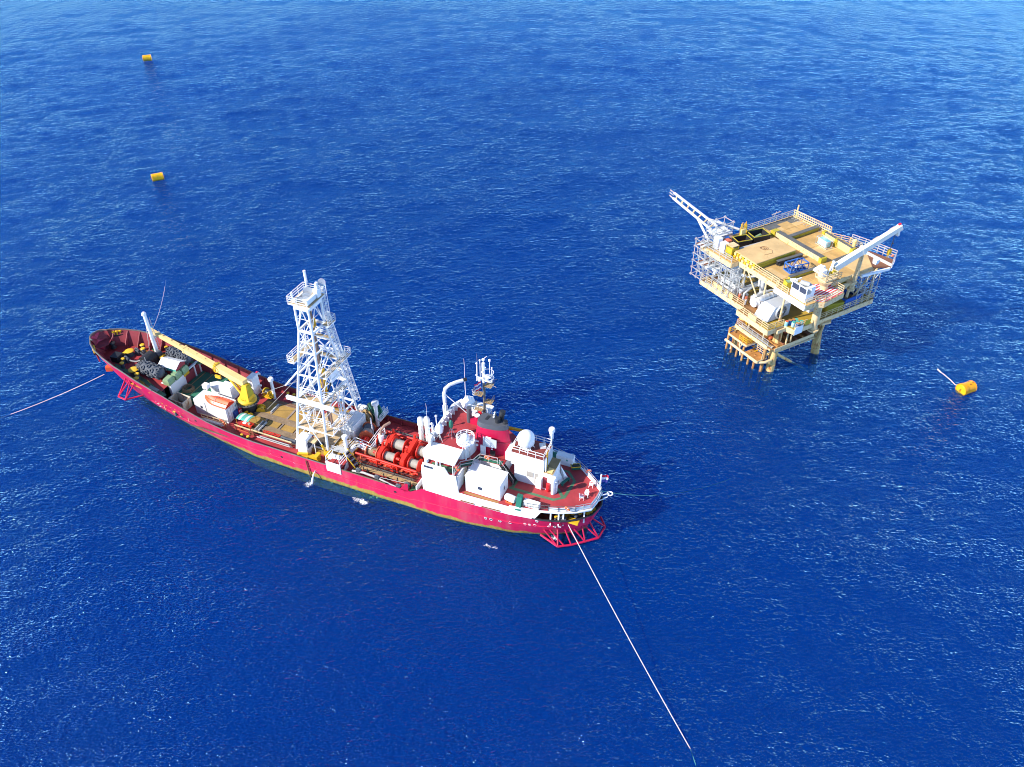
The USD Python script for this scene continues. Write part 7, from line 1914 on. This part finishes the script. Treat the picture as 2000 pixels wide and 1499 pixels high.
part(sep, 'vessel_hood', B().hexa([(-.3, 12.6, ZL + 4.3), (1.0, 12.6, ZL + 4.3), (1.0, 13.9, ZL + 4.3), (-.3, 13.9, ZL + 4.3), (-.1, 13.0, ZL + 5.0), (.8, 13.0, ZL + 5.0), (.8, 13.9, ZL + 5.0), (-.1, 13.9, ZL + 5.0)]), 'white')
part(sep, 'skid_panel', B().box(-.2, -.1, 10.7, 14.3, ZL + 1.2, ZL + 1.7).box(-.2, -.1, 10.7, 14.3, ZL + .3, ZL + .6), 'white')
part(sep, 'skid_box', B().box(-.1, 1.5, 10.7, 14.3, ZL + .1, ZL + 1.2), 'white_worn')
for k in range(6):
    part(sep, 'panel_gauge', B().box(-.26, -.2, 11.0 + .5 * k, 11.3 + .5 * k, ZL + .75, ZL + 1.05), 'black')
part(PL, 'white_manifold', B().box(-1.3, .5, 15.0, 17.2, ZL + 2.6, ZL + 2.9).box(-1.3, -.9, 14.8, 15.2, ZL + 2.2, ZL + 3.2), 'white')
part(PL, 'grey_unit', B().box(6.6, 8.6, .2, 1.6, ZL + .02, ZL + .9), 'cooler_grey')
for (a, c) in ((.6, .9), (.7, 5.2), (.7, 10.2), (.6, 16.8), (7.8, 2.0), (13.0, -1.4), (18.5, -1.6), (10.3, 8.4), (18.5, 8.0), (8, 17), (18.5, 16.8)):
    part(PL, 'deck_column', B().cyl((a, c, ZL), (a, c, ZU - .1), .16 if a < 5 else .22, n=10), 'cream', smooth=40)
part(PL, 'deck_brace', B().cyl((13.0, -1.4, ZL), (18.5, -1.6, ZU - .5), .16, n=8).cyl((.7, 10.2, ZU - .5), (.7, 5.2, ZL), .12, n=8), 'cream', smooth=40)
for k in range(5):
    part(PL, 'support_bracket', B().box(9.0 + .9 * k, 9.2 + .9 * k, -1.5, .2, 13.6, 14.3), 'mustard')

# ---------------------------------------------------------------- things on the platform
bk_ = rig('cargo_basket', 'blue lattice cargo basket full of scrap on the upper deck', 'basket', (5.9, 4.35, ZU + .05), -8)
Lb, Wb, Hb = 3.4, 1.7, 1.35
for z in (.05, Hb):
    part(bk_, 'basket_rail', B().bar((-Lb / 2, -Wb / 2, z), (Lb / 2, -Wb / 2, z), .13).bar((-Lb / 2, Wb / 2, z), (Lb / 2, Wb / 2, z), .13).bar((-Lb / 2, -Wb / 2, z), (-Lb / 2, Wb / 2, z), .13).bar((Lb / 2, -Wb / 2, z), (Lb / 2, Wb / 2, z), .13), 'basket_blue')
for a in (-Lb / 2, -Lb / 6, Lb / 6, Lb / 2):
    for s in (1, -1):
        part(bk_, 'basket_post', B().bar((a, s * Wb / 2, 0), (a, s * Wb / 2, Hb), .1), 'basket_blue')
for k in range(3):
    a0, a1 = -Lb / 2 + Lb / 3 * k, -Lb / 2 + Lb / 3 * (k + 1)
    for s in (1, -1):
        part(bk_, 'basket_brace', B().bar((a0, s * Wb / 2, 0 if k % 2 else Hb), (a1, s * Wb / 2, Hb if k % 2 else 0), .08), 'basket_blue')
part(bk_, 'basket_brace', B().bar((-Lb / 2, -Wb / 2, 0), (-Lb / 2, Wb / 2, Hb), .08), 'basket_blue')
part(bk_, 'lifting_sling', B().bar((-Lb / 2, -Wb / 2, Hb), (0, 0, Hb + .8), .07).bar((Lb / 2, Wb / 2, Hb), (0, 0, Hb + .8), .07).bar((Lb / 2, -Wb / 2, Hb), (0, 0, Hb + .8), .07).bar((-Lb / 2, Wb / 2, Hb), (0, 0, Hb + .8), .07), 'basket_blue')
part(bk_, 'basket_floor', B().box(-Lb / 2, Lb / 2, -Wb / 2, Wb / 2, 0, .05), 'blue')
for k in range(14):
    part(bk_, 'scrap', B().cbox((rng.uniform(-1.3, 1.3), rng.uniform(-.6, .6), .08 + rng.uniform(0, .35)), (rng.uniform(.2, .7), rng.uniform(.15, .4), rng.uniform(.15, .4)), rng.uniform(0, 3)), ('galv', 'rack_brown', 'white_worn', 'wood', 'rubber')[k % 5])
ts = rig('pump_skid', 'small teal and white box in a tubular frame by the cream wall', 'skid', (15.9, 7.8, ZU + .05), 84)
part(ts, 'skid_body', B().box(-1.1, .9, -.5, .5, .15, 1.2), 'skip_teal')
part(ts, 'skid_cover', B().hexa([(-.9, .5, .3), (.5, .5, .3), (.5, .53, .3), (-.9, .53, .3), (-.9, .5, 1.1), (.5, .5, 1.1), (.5, .53, 1.1), (-.9, .53, 1.1)]), 'white_worn')
for s in (1, -1):
    part(ts, 'skid_frame', B().tube([(-1.4, s * .6, 0), (1.2, s * .6, 0), (1.2, s * .6, 1.3), (-1.4, s * .6, 1.3), (-1.4, s * .6, 0)], .05, 6), 'galv')
for a in (-1.4, 1.2):
    part(ts, 'skid_bar', B().bar((a, -.6, 1.3), (a, .6, 1.3), .08).bar((a, -.6, .02), (a, .6, .02), .08), 'galv')


def open_skip(label, at, rz, L, W, H, mat, inside='black', rim=None, name='open_skip'):
    t = rig(name, label, 'skip', at, rz)
    for (x0, x1, y0, y1) in ((-L / 2, L / 2, W / 2 - .05, W / 2), (-L / 2, L / 2, -W / 2, -W / 2 + .05), (-L / 2, -L / 2 + .05, -W / 2 + .05, W / 2 - .05), (L / 2 - .05, L / 2, -W / 2 + .05, W / 2 - .05)):
        part(t, 'skip_wall', B().box(x0, x1, y0, y1, 0, H), mat)
    part(t, 'skip_floor', B().box(-L / 2 + .05, L / 2 - .05, -W / 2 + .05, W / 2 - .05, .02, .1), inside)
    for s in (1, -1):
        part(t, 'skip_rim', B().box(-L / 2 - .05, L / 2 + .05, s * (W / 2 - .06), s * (W / 2 + .06), H, H + .09), rim or mat)
        part(t, 'skip_rim', B().box(s * (L / 2 - .06), s * (L / 2 + .06), -W / 2 + .06, W / 2 - .06, H, H + .09), rim or mat)
    return t


open_skip('black open skip with yellow rim holding rusty junk', (4.2, 15.2, ZU + .03), -12, 2.7, 1.9, 1.1, 'black', 'rack_brown', 'mustard')
o2 = open_skip('longer black open skip with cylinders inside, by the stair tower', (7.8, 15.1, ZU + .03), -10, 3.2, 2.4, 1.2, 'black', 'black', 'mustard')
part(o2, 'cylinder', B().cyl((-1.0, -.3, .5), (.6, .2, .6), .3, n=12), 'pale_green', smooth=40)
part(o2, 'cylinder', B().cyl((-.9, -.8, .35), (.2, -.6, .4), .18, n=10), 'mustard', smooth=40)
bb_ = open_skip('deep blue open skip with brown debris on the lower deck', (14.1, -.9, ZL + .02), 0, 3.8, 2.2, 1.9, 'blue', 'wood')
part(bb_, 'debris', B().cbox((0, 0, .5), (2.6, 1.4, .5), .2).cbox((.6, .2, .8), (1.1, .8, .4), .8).cbox((-.8, -.3, .8), (.9, .7, .3), 1.9), 'wood')
part(bb_, 'skip_label', B().tm(meshkit.text_mesh('SR', .55, .01, True)).xform(np.array([[1, 0, 0, -1.7], [0, 0, -1, -1.11], [0, 1, 0, .6], [0, 0, 0, 1]], float)), 'white')
yb = rig('yellow_box', 'yellow-green steel box on the lower deck beside the blue skip', 'box', (10.7, -1.0, ZL + .02), -14)
part(yb, 'box_body', B().box(-1.5, 1.5, -.6, .6, 0, 1.5), 'mustard')
part(yb, 'box_lid', B().box(-1.55, 1.55, -.65, .65, 1.5, 1.58), 'mustard')
gb_ = rig('green_crate', 'yellow-green crate with a white and blue bundle in it by the upper deck rail', 'crate', (1.5, 1.1, ZU + .05), -20)
for k in range(4):
    x0, x1, y0, y1 = ((-1.0, 1.0, .55, .62), (-1.0, 1.0, -.62, -.55), (-1.0, -.93, -.55, .55), (.93, 1.0, -.55, .55))[k]
    part(gb_, 'crate_side', B().box(x0, x1, y0, y1, 0, 1.0), 'mustard')
part(gb_, 'bundle', B().box(-.1, .8, -.5, .4, .1, 1.15), 'white')
part(gb_, 'bundle', B().box(-.8, -.15, -.4, .4, .1, .95), 'pale_green')
dr = rig('oil_drum', 'drum with an orange lid standing alone at the corner of the lower deck', 'drum', (.65, -.55, ZL + .02), 0, 'drums on the lower deck')
part(dr, 'drum_body', B().lathe((0, 0, 0), [(.29, 0), (.29, .28), (.305, .3), (.29, .32), (.29, .58), (.305, .6), (.29, .62), (.29, .88)], 16), 'skip_teal', smooth=40)
part(dr, 'drum_lid', B().lathe((0, 0, .86), [(.3, 0), (.3, .03), (.01, .03)], 16), 'winch_orange')
dr2 = rig('oil_drum', 'teal drums with teal tops packed in a row behind the white barrel rail', 'drum', (1.4, -1.3, ZL + .02), 0, 'teal drums by the barrel rail')
part(dr2, 'drum_body', B().lathe((0, 0, 0), [(.29, 0), (.29, .28), (.305, .3), (.29, .32), (.29, .58), (.305, .6), (.29, .62), (.29, .88)], 16), 'skip_teal', smooth=40)
part(dr2, 'drum_lid', B().lathe((0, 0, .86), [(.3, 0), (.3, .03), (.01, .03)], 16), 'teal')
for (a, c) in ((2.05, -1.5), (2.75, -1.75), (2.4, -.9)):
    copy(dr2, 'teal drums with teal tops packed in a row behind the white barrel rail', (a, c, ZL + .02), 0, RIG)
dr3 = rig('oil_drum', 'rusty-topped blue drums among the teal ones on the lower deck', 'drum', (1.35, -.6, ZL + .02), 0, 'blue drums by the barrel rail')
part(dr3, 'drum_body', B().lathe((0, 0, 0), [(.29, 0), (.29, .28), (.305, .3), (.29, .32), (.29, .58), (.305, .6), (.29, .62), (.29, .88)], 16), 'blue', smooth=40)
part(dr3, 'drum_lid', B().lathe((0, 0, .86), [(.3, 0), (.3, .03), (.01, .03)], 16), 'landing_rust')
for (a, c) in ((1.75, -1.85), (2.0, -.75)):
    copy(dr3, 'rusty-topped blue drums among the teal ones on the lower deck', (a, c, ZL + .02), 0, RIG)

# ================================================================ buoys
def drum_buoy(label, at, rz, L, R, mat, band=True):
    R *= .95
    t = thing('mooring_buoy', label, 'buoy', at, rz)
    part(t, 'buoy_body', B().lathe((0, 0, R * .55), [(.01, -L / 2), (R * .9, -L / 2), (R, -L / 2 + .08), (R, L / 2 - .08), (R * .9, L / 2), (.01, L / 2)], 28, 'x'), mat, smooth=40)
    if band:
        part(t, 'buoy_band', B().lathe((0, 0, R * .55), [(R + .005, -.06), (R + .04, -.05), (R + .04, .05), (R + .005, .06)], 28, 'x'), 'mustard', smooth=30)
    for s in (1, -1):
        part(t, 'end_rim', B().torus((s * (L / 2 - .05), 0, R * .55), R, .05, 'x', 28, 6), mat)
        part(t, 'end_lug', B().torus((s * (L / 2 + .1), 0, R * .55), .2, .05, 'y', 12, 6), 'rack_brown')
    return t


drum_buoy('yellow drum buoy with a dark middle band, the nearer of the two far left', (-84.6, 185.4, 0), 28, 2.6, .95, 'buoy_yellow')
drum_buoy('pale yellow drum buoy floating furthest away at the top left', (-118.1, 275.4, 0), 20, 2.6, 1.0, 'buoy_yellow')
by = drum_buoy('amber drum buoy with a trailing rope, right of the platform', (73.9, 105.0, 0), 24, 2.5, 1.0, 'buoy_amber', False)
part(by, 'buoy_neck', B().lathe((0, 0, .55), [(1.03, -1.2), (1.06, -.9), (1.0, -.5)], 28, 'x'), 'buoy_amber', smooth=40)
for (x, a_) in ((.2, 1.9), (.5, 1.2), (.9, 1.7)):
    part(by, 'stain', B().lathe((x, 1.0 * math.cos(a_) , .55 + 1.0 * math.sin(a_)), [(.001, .012), (.12, .012), (.13, -.02)], 8, (0, math.cos(a_), math.sin(a_))), 'rack_brown')
tr = thing('rope', 'pale rope trailing on the water from the amber buoy', 'rope', (73.0, 105.6, 0))
part(tr, 'rope_length', B().tube([(.0, -.2, .7), (-.3, .6, .25), (-.55, 1.6, .32), (-.75, 2.4, .28), (-1.05, 3.2, .33), (-1.35, 3.9, .3)], .06, 6), 'line_white', smooth=40)
part(tr, 'rope_end', B().tube([(-1.35, 3.9, .3), (-1.45, 4.3, .3), (-1.55, 4.75, .3)], .12, 6), 'line_white', smooth=40, label='frayed end')


def sw(u, v, z):
    a = math.radians(SHIP[2])
    return np.array([SHIP[0] + math.cos(a) * u - math.sin(a) * v, SHIP[1] + math.sin(a) * u + math.cos(a) * v, z])


def line(label, p, q, sag, r=.06, mat='line_white', n=24):
    p, q = np.asarray(p, float), np.asarray(q, float)
    t = thing('mooring_line', label, 'rope', tuple(p))
    pts = []
    for i in range(n + 1):
        f = i / n
        pts.append((q - p) * f + [0, 0, -sag * 4 * f * (1 - f)])
    part(t, 'line', B().tube(pts, r, 6), mat, smooth=40)
    return t


ml = line('white mooring rope running from the stern down into the water at the bottom', sw(1.7, 4.75, 4.35), (18.9, 44.6, .05), .4, .05)
part(ml, 'wet_length', B().tube([np.array([18.9, 44.6, .05]) - sw(1.7, 4.75, 4.35), np.array([19.3, 42.0, .06]) - sw(1.7, 4.75, 4.35), np.array([19.5, 39.0, .05]) - sw(1.7, 4.75, 4.35)], .04, 6), 'teal', smooth=40)
line('pale mooring rope leading from the bow to the left edge', sw(78.3, 4.6, 5.9), sw(93.8, 14.3, -.8), .35, .04)
line('thin mooring rope rising from the far bow into the sea beyond', sw(77.0, -5.2, 8.0), sw(97.85, -29.5, -.9), .8, .035, 'galv')
line('faint mooring rope stretching right from the stern towards open water', sw(-.3, -2.6, 4.4), sw(-15.8, -17.8, -1.4), 2.0, .05, 'teal')

# water thrown overboard
fo = thing('water_jet', 'white water pouring from the hull side into the sea', 'water jet', tuple(sw(39.4, 6.6, 0)))
d0 = sw(0, 1, 0) - sw(0, 0, 0)
part(fo, 'jet', B().tube([tuple(d0 * t * 1.0 + np.array([0, 0, 1.2 - 1.3 * t * t])) for t in np.linspace(0, 1, 7)], np.linspace(.07, .16, 7), 7), 'foam', smooth=40)


usdkit.material(stage, LOOKS + 'sea_foam_glint', {
    'o': ('texture_coordinate', {}), 'g': ('geometry', {}), 'len': ('vector_math', {'math_type': 'length'}),
    'n': ('noise_texture', {'scale': 2.6, 'detail': 6.0, 'roughness': 0.68, 'distortion': 1.2}), 'n2': ('noise_texture', {'scale': 0.55, 'detail': 2.0}),
    'a': ('math', {'math_type': 'multiply_add', 'value2': 0.75}), 'fall': ('map_range', {'from_min': 0.0, 'from_max': 1.0, 'to_min': 0.0, 'to_max': 0.55, 'clamp': True}),
    'd': ('math', {'math_type': 'subtract'}), 'q': ('map_range', {'from_min': 0.74, 'from_max': 0.92, 'to_min': 0.0, 'to_max': 0.95, 'clamp': True}),
    't': ('transparent_bsdf', {}), 'w': ('diffuse_bsdf', {'color': (0.80, 0.86, 0.88)}), 'mix': ('mix_closure', {})},
    [('o.object', 'len.vector1'), ('len.value', 'fall.value'), ('g.position', 'n.vector'), ('g.position', 'n2.vector'), ('n2.fac', 'a.value1'), ('n.fac', 'a.value3'),
     ('a.value', 'd.value1'), ('fall.result', 'd.value2'), ('d.value', 'q.value'), ('q.result', 'mix.fac'), ('t.BSDF', 'mix.closure1'), ('w.BSDF', 'mix.closure2')], surface='mix.closure')
MATS['sea_foam_glint'] = UsdShade.Material.Get(stage, LOOKS + 'sea_foam_glint')


def foam_glint_patch(label, u, v, L, W, n=0, seed=0):
    """broken foam on the swell, painted sun glints towards the stern: a sheet whose coverage thins out from its middle."""
    c0 = sw(u, v, 0)
    path = fresh('/World', 'foam')
    g = np.linspace(-1, 1, 25)
    a = math.radians(SHIP[2])
    P = np.array([[x, y, 0] for y in g for x in g])
    wx = c0[0] + P[:, 0] * L * math.cos(a) - P[:, 1] * W * math.sin(a)
    wy = c0[1] + P[:, 0] * L * math.sin(a) + P[:, 1] * W * math.cos(a)
    P[:, 2] = swell(wx, wy) + 0.05
    J = np.arange(625).reshape(25, 25)
    m = usdkit.mesh(stage, path, trimesh.Trimesh(P, np.vstack([f for f in (np.stack([J[:-1, :-1], J[:-1, 1:], J[1:, 1:]], -1).reshape(-1, 3), np.stack([J[:-1, :-1], J[1:, 1:], J[1:, :-1]], -1).reshape(-1, 3))]), process=False), MATS['sea_foam_glint'], smooth=True)
    m.AddTranslateOp().Set(Gf.Vec3d(float(c0[0]), float(c0[1]), 0))
    m.AddRotateZOp().Set(SHIP[2])
    m.AddScaleOp().Set(Gf.Vec3f(L, W, 1))
    tag(m, label, 'foam', kind='stuff')


foam_glint_patch('white foam where the water jet hits the sea beside the red hull', 39.9, 8.0, 2.4, 1.5)
foam_glint_patch('patch of foam along the hull amidships, aft of the water jet', 30.8, 8.0, 3.0, 1.2)
foam_glint_patch('streaky painted sun glints on the water off the aft part of the red hull', 11.0, 8.6, 3.2, 0.9)  # white sheet painted in for faint sun sparkle, no foam here
foam_glint_patch('scattered painted sun glints below the stern pipe guard', 3.6, 4.0, 2.2, 1.0)  # pale flecks stand in for sun sparkle on the water under the stern
